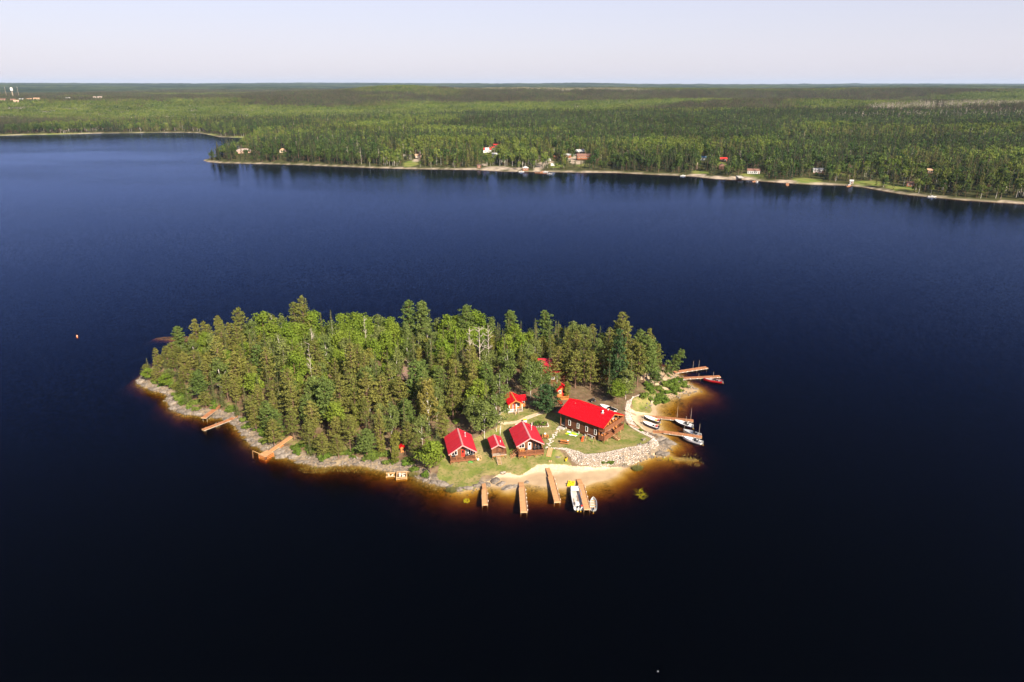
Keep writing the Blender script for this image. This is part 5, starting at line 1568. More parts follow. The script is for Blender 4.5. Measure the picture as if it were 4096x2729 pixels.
dock('northernmost dock off the eastern point, with two bare poles', None, (2697, 1489), (2827, 1469), 1.7, .5, M_DOCKR(), None, 0, ((.62, 1, 2.6), (.8, 1, 2.5)), bumpers=7)
dock('dock off the eastern point where the red boat is moored', None, (2717, 1513), (2880, 1505), 1.5, .5, M_DOCKR(), None, 0, ((.5, 1, 1.0), (.86, 1, 1.3)), bumpers=6)
dock('northern short dock on the western rocks', (888, 1619), (862, 1636), (814, 1671), 1.5, 1.35, M_DOCKR(), 1.2)
dock('longer dock on the western rocks with two low poles', (950, 1668), (920, 1678), (811, 1719), 1.3, .5, M_DOCKR(), 1.2, 0, ((.55, 1, 1.1), (.45, 1, 1.0)), bumpers=3)


def walkway(label, A_, B_, w, m, n=14):
    a = ground(*A_); b = ground(*B_); a.z += .35; b.z += .2
    r = empty('walkway', (a.x, a.y, a.z), 0, label, 'walkway'); d = b - a
    s = Vector((-d.y, d.x, 0)).normalized() * w / 2; mb = MB(); t = Vector((0, 0, .05))
    for k in range(n):
        p0 = d * ((k + .03) / n); p1 = d * ((k + .97) / n); mb.hexa([p0 - s - t, p0 + s - t, p1 + s - t, p1 - s - t, p0 - s, p0 + s, p1 + s, p1 - s])
    mb.build('planks', m, r)['kind'] = 'stuff'
    for q in (-1, 1):
        mb = MB(); mb.bar(s * q * .9 - Vector((0, 0, .15)), d + s * q * .9 - Vector((0, 0, .15)), .07, .18); mb.build('side_beam', M_GREYWOOD(), r)


walkway('plank ramp over the stone bank beside the middle cabin', (2202, 1797), (2194, 1829), 1.2, M_DOCK())
walkway('northern plank ramp over the stone bank at the bay', (2498, 1645), (2543, 1660), 1.0, M_DOCKR())
walkway('southern plank ramp over the stone bank at the bay', (2510, 1699), (2559, 1714), 1.0, M_DOCKR())


def crib(name, label, px, py, w, l, rz, z0, z1, m, deckm=None, stones=True, cat='crib'):
    p = W(px, py, max(z1, 0)); r = empty(name, (p[0], p[1], 0), rz, label, cat)
    n = max(2, int((z1 - z0) / .22))
    for k in range(n):
        z = z0 + (z1 - z0) * (k + .5) / n
        for s in (-1, 1):
            mb = MB()
            if k % 2: mb.box((0, s * (l / 2 - .1), z), (w + .2, .19, (z1 - z0) / n * .9))
            else: mb.box((s * (w / 2 - .1), 0, z), (.19, l + .2, (z1 - z0) / n * .9))
            mb.build('timber', m, r)
    if deckm:
        mb = MB(); c = int(l / .15)
        for k in range(c): mb.b2(-w / 2 - .05, w / 2 + .05, -l / 2 + l * k / c + .006, -l / 2 + l * (k + 1) / c - .006, z1, z1 + .045)
        mb.build('planks', deckm, r)['kind'] = 'stuff'
    if stones:
        for k in range(12):
            mb = MB(); mb.ball((random.uniform(-w * .33, w * .33), random.uniform(-l * .33, l * .33), z1 - .25 + random.uniform(-.1, .12)), random.uniform(.2, .34), 6, 4, (1, .8, .7)); mb.build('stone', M_STONE(), r)
    return r


a = W(1066, 1815, .95); b = ground(1170, 1752); ang_ = math.atan2(b.y - a[1], b.x - a[0])
cr = crib('crib_dock', 'square timber crib dock with a log boom and a tyre on the western shore', 1064, 1815, 2.7, 2.5, ang_, -1.2, .9, M_ORANGE(), M_DOCK(), False, 'dock')
dl = math.hypot(b.x - a[0], b.y - a[1])
mb = MB(); n = int(dl / .2)
for k in range(n):
    x0 = 1.2 + (dl - 1.2) * k / n; x1 = 1.2 + (dl - 1.2) * (k + .95) / n; za = .98 + (b.z + .5 - .98) * k / n
    mb.b2(x0, x1, -.62, .62, za - .05, za)
mb.build('walkway', M_DOCK(), cr)['kind'] = 'stuff'
for s in (-1, 1):
    mb = MB(); mb.bar((1.3, s * .52, .85), (dl, s * .52, b.z + .37), .08, .2); mb.build('side_beam', M_TIMBER(), cr)
for k in range(3):
    mb = MB(); mb.box((4.6, 0, .25 + .32 * k), (1.5, 1.3, .28)); mb.build('timber', M_ORANGE(), cr)
mb = MB(); mb.tube((-1.2, -1.6, 1.05), (-1.9, 2.6, 1.9), .08, .06, 7); mb.build('boom', M_TIMBER(), cr)
mb = MB(); mb.tube((-1.9, 2.6, 1.9), (-2.0, 2.7, -.3), .04, .04, 5); mb.build('boom_post', M_TIMBER(), cr)
mb = MB()
for k in range(14):
    t0, t1 = 2 * math.pi * k / 14, 2 * math.pi * (k + 1) / 14
    mb.tube((-1.3 + .27 * math.cos(t0), -1.42, .55 + .27 * math.sin(t0)), (-1.3 + .27 * math.cos(t1), -1.42, .55 + .27 * math.sin(t1)), .1, .1, 6)
mb.build('tyre', M_BLACK(), cr)
crib('log_crib', 'square log crib filled with stones standing in the shallows', 1606, 1897, 2.5, 2.0, R(8), -.9, .75, M_TIMBER())
crib('log_crib', 'low sunken log crib beside the taller stone-filled crib', 1562, 1898, 2.1, 1.9, R(8), -.9, .12, M_TIMBER())
mb = MB(); a = W(1610, 1888, 1.0); mb.tube((-1.4, 0, 0), (1.4, .1, .02), .1, .09, 8); o = mb.build('log', M_TIMBER(), None, (a[0], a[1], .95)); setp(o, 'peeled log lying on the back edge of the stone-filled crib', 'log')

# ------------------------------------------------------------------ boats
def motor(parent, x, y, z, m, tilt=.2):
    mb = MB(); mb.hexa([(x - .34, y - .15, z + .02), (x + .1, y - .13, z + .02), (x + .1, y + .13, z + .02), (x - .34, y + .15, z + .02), (x - .30, y - .11, z + .5), (x + .02, y - .1, z + .46), (x + .02, y + .1, z + .46), (x - .30, y + .11, z + .5)])
    o = mb.build('outboard_motor', m, parent)
    mb = MB(); mb.hexa([(x - .26 - tilt, y - .05, z - .9), (x - .04 - tilt, y - .05, z - .9), (x - .04 - tilt, y + .05, z - .9), (x - .26 - tilt, y + .05, z - .9), (x - .26, y - .06, z + .02), (x + .02, y - .06, z + .02), (x + .02, y + .06, z + .02), (x - .26, y + .06, z + .02)])
    mb.build('motor_leg', M_ALU(), o)
    mb = MB(); mb.tube((x - .15 - tilt - .2, y, z - .82), (x - .15 - tilt + .1, y, z - .82), .14, .05, 6); mb.build('propeller', M_YEL(), o)


def boat(label, bow, stern, beam, hullm, inm, zf=.0, depth=.62, seats=3, blunt=0.0, mm=None, console=False, motors=(0,), extras=(), name='motorboat', cover=False, ground_z=None, gun=None):
    zw = .45 if ground_z is None else ground_z + .45
    a = Vector(W(*bow, zw)); b = Vector(W(*stern, zw)); d = a - b; L = math.hypot(d.x, d.y); rz = math.atan2(d.y, d.x)
    base = 0.0 if ground_z is None else ground_z + .18
    r = empty(name, (b.x, b.y, base), rz, label, 'boat')
    N_ = 11; st = []
    for k in range(N_):
        f = k / (N_ - 1)
        hw_ = beam / 2 * (1 - (max(0, f - .45) / .55) ** 2.4 * (1 - blunt)) * (.93 + .07 * min(1, f * 4))
        sheer = depth * (.82 + .3 * f * f); keel = -.22 + .32 * max(0, f - .6) ** 1.6 * 2.2
        st.append((L * f, hw_, sheer, keel))
    outer = lambda x, hw_, zs, zk: [(x, -hw_, zs), (x, -hw_ * .93, zs * .35), (x, -hw_ * .72, zk + .1), (x, 0, zk), (x, hw_ * .72, zk + .1), (x, hw_ * .93, zs * .35), (x, hw_, zs)]
    mb = MB(); vs = []
    for s_ in st: vs += outer(*s_)
    fs = [(k * 7 + i, k * 7 + i + 1, (k + 1) * 7 + i + 1, (k + 1) * 7 + i) for k in range(N_ - 1) for i in range(6)]
    fs += [tuple(range(6, -1, -1)), tuple((N_ - 1) * 7 + i for i in range(7))]
    mb.add(vs, fs); mb.build('hull', hullm, r, smooth=False)
    # inside: side linings and floor
    mb = MB(); vs = []
    for x, hw_, zs, zk in st:
        h2 = max(hw_ - .06, .01); fl = max(.08, zk + .16)
        x2 = min(max(x, .08), L - .12)
        vs += [(x2, -h2, zs - .01), (x2, -h2 * .9, fl), (x2, h2 * .9, fl), (x2, h2, zs - .01)]
    fs = [(k * 4 + i, (k + 1) * 4 + i, (k + 1) * 4 + i + 1, k * 4 + i + 1) for k in range(N_ - 1) for i in range(3)]
    fs += [(0, 1, 2, 3)]
    mb.add(vs, fs); mb.build('inner_hull', inm, r)
    mb = MB()
    for s in (-1, 1):
        for k in range(N_ - 1):
            mb.bar((st[k][0], s * (st[k][1] - .02), st[k][2] + .015), (st[k + 1][0], s * (st[k + 1][1] - .02), st[k + 1][2] + .015), .1, .05)
    mb.bar((0.03, -st[0][1], st[0][2] - .02), (.03, st[0][1], st[0][2] - .02), .1, .07)
    mb.build('gunwale', gun or M_WHITE(), r)
    for k in range(seats):
        f = .14 + .62 * k / max(1, seats - 1) if seats > 1 else .4
        i = int(f * (N_ - 1)); hw_ = st[i][1] - .07
        mb = MB(); mb.box((L * f, 0, depth * .52), (.3, hw_ * 2 * .97, .06)); mb.build('bench_seat', mm and M_ALU() or M_TIMBER(), r)
    if cover:
        mb = MB(); vs = []
        for x, hw_, zs, zk in st[5:]: vs += [(min(x, L - .1), -hw_ + .05, zs + .02), (min(x, L - .1), 0, zs + .1), (min(x, L - .1), hw_ - .05, zs + .02)]
        n = len(st[5:]); mb.add(vs, [(k * 3 + i, (k + 1) * 3 + i, (k + 1) * 3 + i + 1, k * 3 + i + 1) for k in range(n - 1) for i in range(2)])
        mb.build('foredeck', M_WHITE(), r)
    if console:
        mb = MB(); mb.box((L * .38, -beam * .2, depth * .75), (.42, .5, .62)); o = mb.build('console', M_BLACK(), r)
        mb = MB(); mb.bar((L * .40, -beam * .42, depth * 1.25), (L * .40, beam * .02, depth * 1.25), .03, .3); mb.build('windshield', glass_mat(), o)
        for y_ in (-.35, .35):
            mb = MB(); mb.box((L * .25, y_, depth * .55), (.42, .42, .12)); mb.box((L * .25 - .2, y_, depth * .55 + .25), (.08, .42, .45)); mb.build('seat', M_BLACK(), r)
    for y_ in motors: motor(r, -.08, y_, depth * .8, mm or M_BLACK())
    for c_, s_, m_ in extras:
        mb = MB(); mb.box((L * c_[0], c_[1], c_[2]), s_); mb.build('cargo', m_, r)
    return r


M_NAVY = mat('navy_hull', (.012, .016, .06), .35, .1, 2); M_GREYB = mat('grey_hull', (.33, .33, .32), .4, .1, 2, metal=.3); M_DKR = mat('red_hull', (.45, .012, .02), .3, .08, 2)
# big aluminium workboat, blunt bow towards the beach
zw = .7; a = W(2300, 1951, zw); b = W(2314, 2030, zw)
boat('wide white aluminium workboat with twin black outboards at the beach dock', (2299, 1954), (2315, 2033), 2.5, M_WHITE(), mat('boat_floor', (.50, .47, .43), .7, .15, 2), depth=.95, seats=0, blunt=.72, motors=(-.4, .3),
     extras=(((.20, .15, .5), (.7, .8, .7), M_WHITE()), ((.45, -.3, .25), (3.6, .1, .08), M_TIMBER()), ((.38, .65, .25), (2.4, .1, .08), M_TIMBER()), ((.06, -.75, .7), (.3, .4, .35), M_RED()), ((.90, 0, .8), (1.3, 1.9, .06), M_WHITE())), name='workboat', gun=M_ALU())
boat('small open aluminium skiff with wooden benches beside the workboat dock', (2373, 1990), (2374, 2036), 1.55, M_ALU(), mat('skiff_inside', (.50, .49, .46), .6, .15, 2), seats=4, mm=None, gun=M_ALU())
BGZ = .45
boat('white motorboat with a black hull pulled up on the sand, nearer the northern bay dock', (2576, 1667), (2637, 1687), 1.7, M_BLACK(), M_WHITE(), seats=2, ground_z=BGZ, cover=True, extras=(((.22, .1, .5), (.3, .5, .3), M_YEL()), ((.1, -.3, .5), (.4, .5, .3), M_RED())))
boat('white motorboat with a navy hull pulled up on the sand, nearer the southern bay dock', (2571, 1690), (2632, 1711), 1.7, M_NAVY, M_WHITE(), seats=2, ground_z=BGZ, cover=True, extras=(((.3, .1, .5), (.3, .4, .3), M_BLACK()), ((.12, -.3, .5), (.4, .5, .3), M_RED())))
boat('long white boat with a navy stripe moored at the northern bay dock', (2699, 1682), (2768, 1704), 1.9, M_NAVY, M_WHITE(), seats=1, cover=True, mm=M_GREYB, console=True)
boat('grey fishing boat moored on the north side of the southern bay dock', (2733, 1720), (2800, 1740), 1.7, M_GREYB, M_ALU(), seats=2, mm=M_GREYB, console=True, gun=M_ALU())
boat('white fishing boat moored on the south side of the southern bay dock', (2733, 1748), (2807, 1770), 1.8, M_WHITE(), M_WHITE(), seats=2, mm=M_GREYB, console=True, cover=True, gun=M_ALU())
boat('red bass boat moored at the end of the eastern dock', (2815, 1515), (2888, 1525), 1.9, M_DKR, M_GREYB, seats=1, console=True, gun=M_DKR)
for (px, py) in ((2572, 1682), (2570, 1706)):
    p = ground(px, py)
    o = empty('boat_winch_post', (p.x, p.y, p.z), R(15), 'short timber post at the bow of a beached boat', 'post', 'posts at the bows of the beached boats')
    mb = MB(); mb.bar((0, -.5, .1), (.2, .5, .75), .1, .1); mb.build('rail', M_GREYWOOD(), o); mb = MB(); mb.box((-.6, 0, .25), (.1, .1, .8)); mb.build('post', M_GREYWOOD(), o)


def kayak(label, px, py, L, rz, m, group=None, z=.0):
    p = ground(px, py); o = empty('kayak', (p.x, p.y, p.z + z), rz, label, 'kayak', group)
    mb = MB(); n = 9; vs = []
    for k in range(n):
        f = k / (n - 1); wd = .36 * math.sin(math.pi * min(max(f, .02), .98)) ** .6; x = L * (f - .5); up = .1 * abs(2 * f - 1) ** 2
        vs += [(x, -wd, .2 + up), (x, -wd * .6, .03 + up), (x, wd * .6, .03 + up), (x, wd, .2 + up), (x, 0, .3 + up)]
    fs = [(k * 5 + i, k * 5 + (i + 1) % 5, (k + 1) * 5 + (i + 1) % 5, (k + 1) * 5 + i) for k in range(n - 1) for i in range(5)] + [(0, 1, 2, 3, 4), tuple((n - 1) * 5 + i for i in (4, 3, 2, 1, 0))]
    mb.add(vs, fs); mb.build('hull', m, o)
    mb = MB(); mb.tube((-.35, 0, .27), (.35, 0, .27), .2, .2, 8); mb.build('cockpit', M_BLACK(), o)


kayak('yellow kayak lying alone on the grass below the stone bank', 2264, 1836, 2.8, R(85), M_YEL())
kayak('yellow kayak stored under the deck of the middle cabin', 2152, 1820, 3.0, R(12), M_YEL())
for px, py, m_, l in ((2120, 1824, M_RED(), 'red float lying under the middle cabin deck'), (2103, 1824, mat('teal_plastic', (.02, .28, .28), .4, .1, 2), 'teal float under the middle cabin deck'), (2099, 1830, mat('orange_plastic', (.75, .22, .02), .4, .1, 2), 'orange float on the grass by the middle cabin deck')):
    p = ground(px, py); o = empty('float', (p.x, p.y, p.z), 0, l, 'float'); mb = MB(); mb.ball((0, 0, .3), .32, 9, 6, (1, 1.2, .9)); mb.build('body', m_, o, smooth=True); mb = MB(); mb.tube((0, .3, .3), (0, .55, .32), .05, .04, 6); mb.build('handle', M_BLACK(), o)
# pedal boat
p = W(2284, 1936, .3); P_ = empty('pedal_boat', (p[0], p[1], max(0.05, G(p[0], p[1]))), R(-14), 'square yellow pedal boat drawn up at the water edge', 'boat')
mb = MB()
for s in (-1, 1): mb.hexa([(s * .5 - .28, -1.0, 0), (s * .5 + .28, -1.0, 0), (s * .5 + .28, .85, 0), (s * .5 - .28, .85, 0), (s * .5 - .3, -1.1, .34), (s * .5 + .3, -1.1, .34), (s * .5 + .3, 1.15, .38), (s * .5 - .3, 1.15, .38)])
mb.build('hull', M_YEL(), P_)
mb = MB(); mb.box((0, 0, .30), (.4, 1.9, .1)); mb.build('deck', M_YEL(), P_)
for s in (-1, 1):
    mb = MB(); mb.box((s * .42, -.3, .43), (.5, .5, .1)); mb.box((s * .42, -.6, .6), (.5, .12, .42)); mb.build('seat', M_YEL(), P_)
    mb = MB(); mb.box((s * .42, .5, .40), (.35, .5, .05)); mb.build('foot_well', mat('orange_plastic', (.75, .22, .02), .4, .1, 2), P_)

# ------------------------------------------------------------------ things on the lawns
def picnic_table(label, px, py, rz, L=2.0, extra=None):
    p = ground(px, py); r = empty('picnic_table', (p.x, p.y, p.z), rz, label, 'table')
    mb = MB()
    for k in range(5): mb.box((0, -.32 + .16 * k, .76), (L, .145, .045))
    mb.build('table_top', M_ORANGE(), r)
    for s in (-1, 1):
        mb = MB()
        for k in range(2): mb.box((0, s * (.66 + .15 * k), .46), (L, .135, .045))
        mb.build('bench', M_ORANGE(), r)
    for x in (-L * .38, L * .38):
        for s in (-1, 1):
            mb = MB(); mb.bar((x, s * .62, 0), (x, s * .2, .73), .08, .1); mb.build('leg', M_DECK(), r)
        mb = MB(); mb.bar((x, -.8, .39), (x, .8, .39), .06, .1); mb.build('brace', M_DECK(), r)
    return r


pt = picnic_table('picnic table on the grass between the stone path and the lodge', 2259, 1774, R(-14), 2.3)
o = MB(); o.ball((0, 0, .1), .2, 8, 5, (1.2, 1, .6)); o = o.build('white_bag', M_WHITE(), None, local(pt, .75, .1, .79)); setp(o, 'white bag lying on the picnic table near the lodge', 'bag')
pt = picnic_table('picnic table standing on edge of the lawn beside the middle cabin', 2181, 1752, R(84), 1.9)
o = MB(); o.ball((0, 0, .18), .3, 8, 6, (1, 1, .8)); o = o.build('white_bundle', M_WHITE(), None, local(pt, .5, .1, .8)); setp(o, 'white bundle on the picnic table beside the middle cabin', 'bundle')
# swing set
a = ground(2348, 1762); b = ground(2378, 1774); d = b - a; r = empty('swing_set', (a.x, a.y, a.z), math.atan2(d.y, d.x), 'pale metal A-frame swing set beside the lodge wall', 'swing set'); Ls = d.length
mb = MB(); mb.tube((0, 0, 1.9), (Ls, 0, 1.9), .045, .045, 6); mb.build('crossbar', M_WHITE(), r)
for x in (0, Ls):
    for s in (-1, 1):
        mb = MB(); mb.tube((x, s * .75, 0), (x, 0, 1.9), .04, .04, 6); mb.build('leg', M_TIMBER(), r)
for k in range(2):
    x = Ls * (.35 + .3 * k); mb = MB(); mb.box((x, 0, .5), (.4, .18, .05)); o = mb.build('swing_seat', mat('lime_plastic', (.18, .6, .03), .4, .1, 2), r)
    mb = MB()
    for s in (-1, 1): mb.tube((x + s * .18, 0, .5), (x + s * .18, 0, 1.9), .012, .012, 4)
    mb.build('chains', M_ALU(), o)
# slide
p = ground(2332, 1760); r = empty('slide', (p.x, p.y, p.z), R(70), 'small red and blue plastic slide by the lodge wall', 'slide')
mb = MB(); mb.hexa([(-1.0, -.25, .02), (-1.0, .25, .02), (.3, .25, .85), (.3, -.25, .85), (-1.0, -.25, .1), (-1.0, .25, .1), (.3, .25, .93), (.3, -.25, .93)]); mb.build('chute', mat('slide_red', (.75, .09, .02), .4, .1, 2), r)
mb = MB()
for s in (-1, 1): mb.bar((.75, s * .22, 0), (.3, s * .22, 1.15), .07, .07)
for k in range(3): mb.box((.68 - .12 * k, 0, .25 + .28 * k), (.08, .44, .05))
mb.build('ladder', mat('blue_plastic', (.05, .15, .55), .4, .1, 2), r)
# inflatable lying on the grass: rumpled sheet
p = ground(2288, 1738); NX, NY = 26, 18; xs = np.linspace(-1.6, 1.6, NX); ys = np.linspace(-.9, .9, NY); TX, TY = np.meshgrid(xs, ys)
TZ = .05 + .32 * np.maximum(0, fbm(TX * 1.6 + 5, TY * 1.6, 301, 3) - .3) + .02
wob = 1 + .25 * (fbm(np.arctan2(TY, TX) * 1.5 + 9, TX * 0 + 2, 307, 2) - .5)
me = grid_mesh('inflatable', TX * wob, TY * wob, TZ, [])
m_, N, L = new_mat('inflatable_pvc'); out = N.new('ShaderNodeOutputMaterial'); b_s = N.new('ShaderNodeBsdfPrincipled'); L.new(b_s.outputs[0], out.inputs[0]); b_s.inputs['Roughness'].default_value = .35
tc = N.new('ShaderNodeTexCoord'); vz = N.new('ShaderNodeTexNoise'); vz.inputs['Scale'].default_value = .75; vz.inputs['Detail'].default_value = 0; L.new(tc.outputs['Object'], vz.inputs['Vector'])
rp = N.new('ShaderNodeValToRGB'); rp.color_ramp.interpolation = 'CONSTANT'; e = rp.color_ramp.elements; e[0].position = 0; e[0].color = (.75, .72, .03, 1); e[1].position = .40; e[1].color = (.06, .75, .02, 1); x_ = e.new(.53); x_.color = (.8, .8, .78, 1)
L.new(vz.outputs[0], rp.inputs[0]); L.new(rp.outputs[0], b_s.inputs['Base Color'])
me.materials.append(m_); o = link('inflatable', me, None, (p.x, p.y, p.z), R(-28)); setp(o, 'deflated lime green and white inflatable on the grass by the lodge', 'inflatable')
# lawn chairs and small things
for (px, py, rz_, l) in ((2574, 1763, 200, 'weathered wooden chair on the lawn by the stone bank, nearer the lodge'), (2596, 1775, 230, 'weathered wooden chair at the very edge of the stone bank')):
    p = ground(px, py); seat_chair((p.x, p.y, p.z), R(rz_), M_GREYWOOD(), l, None)
p = ground(2012, 1893); fp = empty('fire_pit', (p.x, p.y, p.z), 0, 'stone fire ring with half-burnt logs on the pale rock', 'fire pit')
for k in range(9):
    a = k * .698; mb = MB(); mb.ball((.6 * math.cos(a), .6 * math.sin(a), .1), .17, 6, 4, (1, 1, .8)); mb.build('stone', M_ROCK(), fp)
for k in range(3):
    mb = MB(); mb.tube((-.7 + .2 * k, -.3 + .2 * k, .18), (.6, .35 - .3 * k, .28), .07, .06, 6); mb.build('log', M_DEAD(), fp)
p = ground(2100, 1688); r = empty('toy_box', (p.x, p.y, p.z), R(10), 'yellow and white plastic toy box behind the middle cabin ridge', 'box'); mb = MB(); mb.box((0, 0, .3), (.9, .6, .6)); mb.build('bin', M_WHITE(), r); mb = MB(); mb.box((0, 0, .68), (.95, .65, .16)); mb.build('lid', M_YEL(), r)
for px, py in ((2197, 1847), (2204, 1847)):
    p = ground(px, py); mb = MB(); mb.tube((0, 0, -.1), (0, 0, .32), .19, .17, 9); o = mb.build('stump', M_TIMBER(), None, (p.x, p.y, p.z)); setp(o, 'short sawn stump on the lawn above the beach', 'stump', 'pair of stumps on the lawn')
p = ground(1882, 1850); mb = MB(); o = empty('hose_reel', (p.x, p.y, p.z), 0, 'coiled green garden hose on the grass before the westernmost cabin', 'hose')
for j in range(3):
    mb = MB()
    for k in range(14):
        t0, t1 = 2 * math.pi * k / 14, 2 * math.pi * (k + 1) / 14; q_ = .35 + .12 * j
        mb.tube((q_ * math.cos(t0), q_ * .8 * math.sin(t0), .04 + .04 * j), (q_ * math.cos(t1), q_ * .8 * math.sin(t1), .04 + .04 * j), .025, .025, 5)
    mb.build('coil', mat('green_plastic', (.02, .45, .08), .4, .1, 2), o)
p = ground(1912, 1843); o = empty('propane_tank', (p.x, p.y, p.z), 0, 'white propane tank at the foot of the westernmost cabin stair', 'tank'); mb = MB(); mb.ball((0, 0, .35), .24, 9, 6, (1, 1, 1.3)); mb.build('body', M_WHITE(), o, smooth=True); mb = MB(); mb.tube((0, 0, .62), (0, 0, .76), .1, .1, 8); mb.build('collar', M_ALU(), o)
# garden bed with a stone border
p = ground(2160, 1700); gb = empty('garden_bed', (p.x, p.y, p.z), R(6), 'stone-edged bed of leafy garden plants behind the middle cabin', 'garden bed')
mb = MB(); mb.box((0, 0, .06), (4.2, 2.6, .22)); mb.build('soil', mat('garden_soil', (.10, .06, .035), .95, .3, 4), gb)
mb = MB(); STN = []
for k in range(34):
    t = k / 34 * 4; s = int(t); f = t - s
    q_ = [(-2.15 + 4.3 * f, -1.35), (2.15, -1.35 + 2.7 * f), (2.15 - 4.3 * f, 1.35), (-2.15, 1.35 - 2.7 * f)][s]
    mb = MB(); mb.ball((q_[0] + random.uniform(-.06, .06), q_[1] + random.uniform(-.06, .06), .1), random.uniform(.14, .21), 6, 4, (1.1, .9, .75)); mb.build('stone', M_STONE(), gb)
for (x_, y_, s_) in ((-1.2, .5, .8), (-.1, .75, .95), (1.6, .2, .9), (.7, -.5, .6), (-.8, -.6, .65), (-1.6, -.3, .6), (.1, -.2, .6), (1.2, -.75, .5)):
    v_ = random.choice(PROTO['bush']); q_ = empty('garden_plant', local(gb, x_, y_, .12), random.uniform(0, 6), 'leafy plant in the stone-edged garden bed', 'plant', 'plants in the garden bed'); q_.scale = (s_ * .6, s_ * .6, s_); link('stems', v_[0], q_); link('leaves', v_[1], q_)
# black quad bike and trailer boat behind the lodge
p = ground(2369, 1606); r = empty('quad_bike', (p.x, p.y, p.z), R(30), 'black quad bike parked in the shade behind the lodge', 'quad bike')
mb = MB(); mb.hexa([(-.8, -.3, .45), (.8, -.3, .45), (.8, .3, .45), (-.8, .3, .45), (-.7, -.22, .78), (.65, -.22, .82), (.65, .22, .82), (-.7, .22, .78)]); mb.build('body', M_BLACK(), r); mb = MB(); mb.box((-.15, 0, .87), (.7, .3, .14)); mb.build('saddle', M_BLACK(), r)
mb = MB(); mb.tube((.45, -.4, 1.1), (.45, .4, 1.1), .03, .03, 6); mb.tube((.55, 0, .8), (.45, 0, 1.1), .03, .03, 6); mb.build('handlebar', M_ALU(), r)
for x_ in (-.6, .6):
    for s in (-1, 1):
        mb = MB(); mb.tube((x_, s * .35, .3), (x_, s * .58, .3), .3, .3, 12); o = mb.build('wheel', M_BLACK(), r); mb = MB(); mb.tube((x_, s * .345, .3), (x_, s * .6, .3), .13, .13, 8); mb.build('rim', M_ALU(), o)
zz = G(*W(2425, 1632, 2.8)[:2])
boat('white covered boat parked on land behind the lodge ridge', (2400, 1622), (2462, 1645), 1.9, M_WHITE(), M_BLACK(), seats=1, ground_z=zz + .25, cover=True, console=True)
# orange buoy far out on the water
p = W(308, 1345, .3); r = empty('buoy', (p[0], p[1], 0), 0, 'small orange buoy alone on the water west of the island', 'buoy'); mb = MB(); mb.tube((0, 0, -.5), (0, 0, .55), .24, .2, 10); mb.tube((0, 0, .55), (0, 0, .8), .2, .06, 10); mb.build('body', mat('orange_plastic', (.75, .22, .02), .4, .1, 2), r); mb = MB(); mb.tube((0, 0, .35), (0, 0, .48), .25, .24, 10); mb.build('band', M_WHITE(), r)
p = W(2632, 2684, .2); mb = MB(); mb.ball((0, 0, .05), .12, 8, 6, (1, 1, .8)); o = mb.build('float_ball', M_WHITE(), None, (p[0], p[1], .05), smooth=True); setp(o, 'tiny pale float on the black water nearest the viewer', 'float')

# ------------------------------------------------------------------ stones and rocks
def rock_mesh(name, seed, n=8, k=6, sq=(1, 1, .7), rough=.3, m=None, cuts=5):
    rr_ = random.Random(seed); vs = []; fs = []
    planes = [(Vector((rr_.gauss(0, 1), rr_.gauss(0, 1), rr_.gauss(0, .8))).normalized(), rr_.uniform(.5 if cuts > 6 else .62, .9)) for _ in range(cuts)]
    for j in range(k + 1):
        ph = math.pi * j / k
        for i in range(n):
            t = 2 * math.pi * (i + .5 * (j % 2)) / n
            v = Vector((math.sin(ph) * math.cos(t), math.sin(ph) * math.sin(t), math.cos(ph)))
            if cuts > 6:
                f = float(fbm(v.x * 2.1 + v.z * 1.7 + seed, v.y * 2.1 - v.z * 1.3, seed, 3)); v *= .62 + .75 * f
                for pn, pdist in planes:
                    q = v.dot(pn)
                    if q > pdist: v -= pn * (q - pdist)
                v.z = round(v.z * 5 + .25 * math.sin(v.x * 9 + seed)) / 5 * .75 + v.z * .25
            else:
                if j not in (0, k): v *= 1 + rr_.uniform(-rough, rough) * .5
                for pn, pdist in planes:
                    q = v.dot(pn)
                    if q > pdist: v -= pn * (q - pdist)
            vs.append((v.x * sq[0], v.y * sq[1], v.z * sq[2]))
    for j in range(k):
        for i in range(n): fs.append((j * n + i, (j + 1) * n + i, (j + 1) * n + (i + 1) % n, j * n + (i + 1) % n))
    me = bpy.data.meshes.new(name); me.from_pydata(vs, [], fs); me.materials.append(m); me.update(); return me


STONES = [rock_mesh('stone', 10 + i, 6, 4, (1, .8, .7), .3, M_STONE()) for i in range(8)]
ROCKS = [rock_mesh('bedrock', 40 + i, 26, 15, (1.6, 1.1, .6), .42, M_ROCK(), 10) for i in range(8)]
# the pale stone bank between the upper lawn and the beach
rp_ = random.Random(4)


def band_point(t, s):
    def at(poly, t):
        P = [Vector(p[:2]) for p in poly]; L = [0]
        for a, b in zip(P[:-1], P[1:]): L.append(L[-1] + (b - a).length)
        d = t * L[-1]
        for i in range(len(P) - 1):
            if d <= L[i + 1] or i == len(P) - 2:
                return P[i].lerp(P[i + 1], (d - L[i]) / max(L[i + 1] - L[i], 1e-6))
    return at(RIP_IN, t).lerp(at(RIP_OUT, t), s)


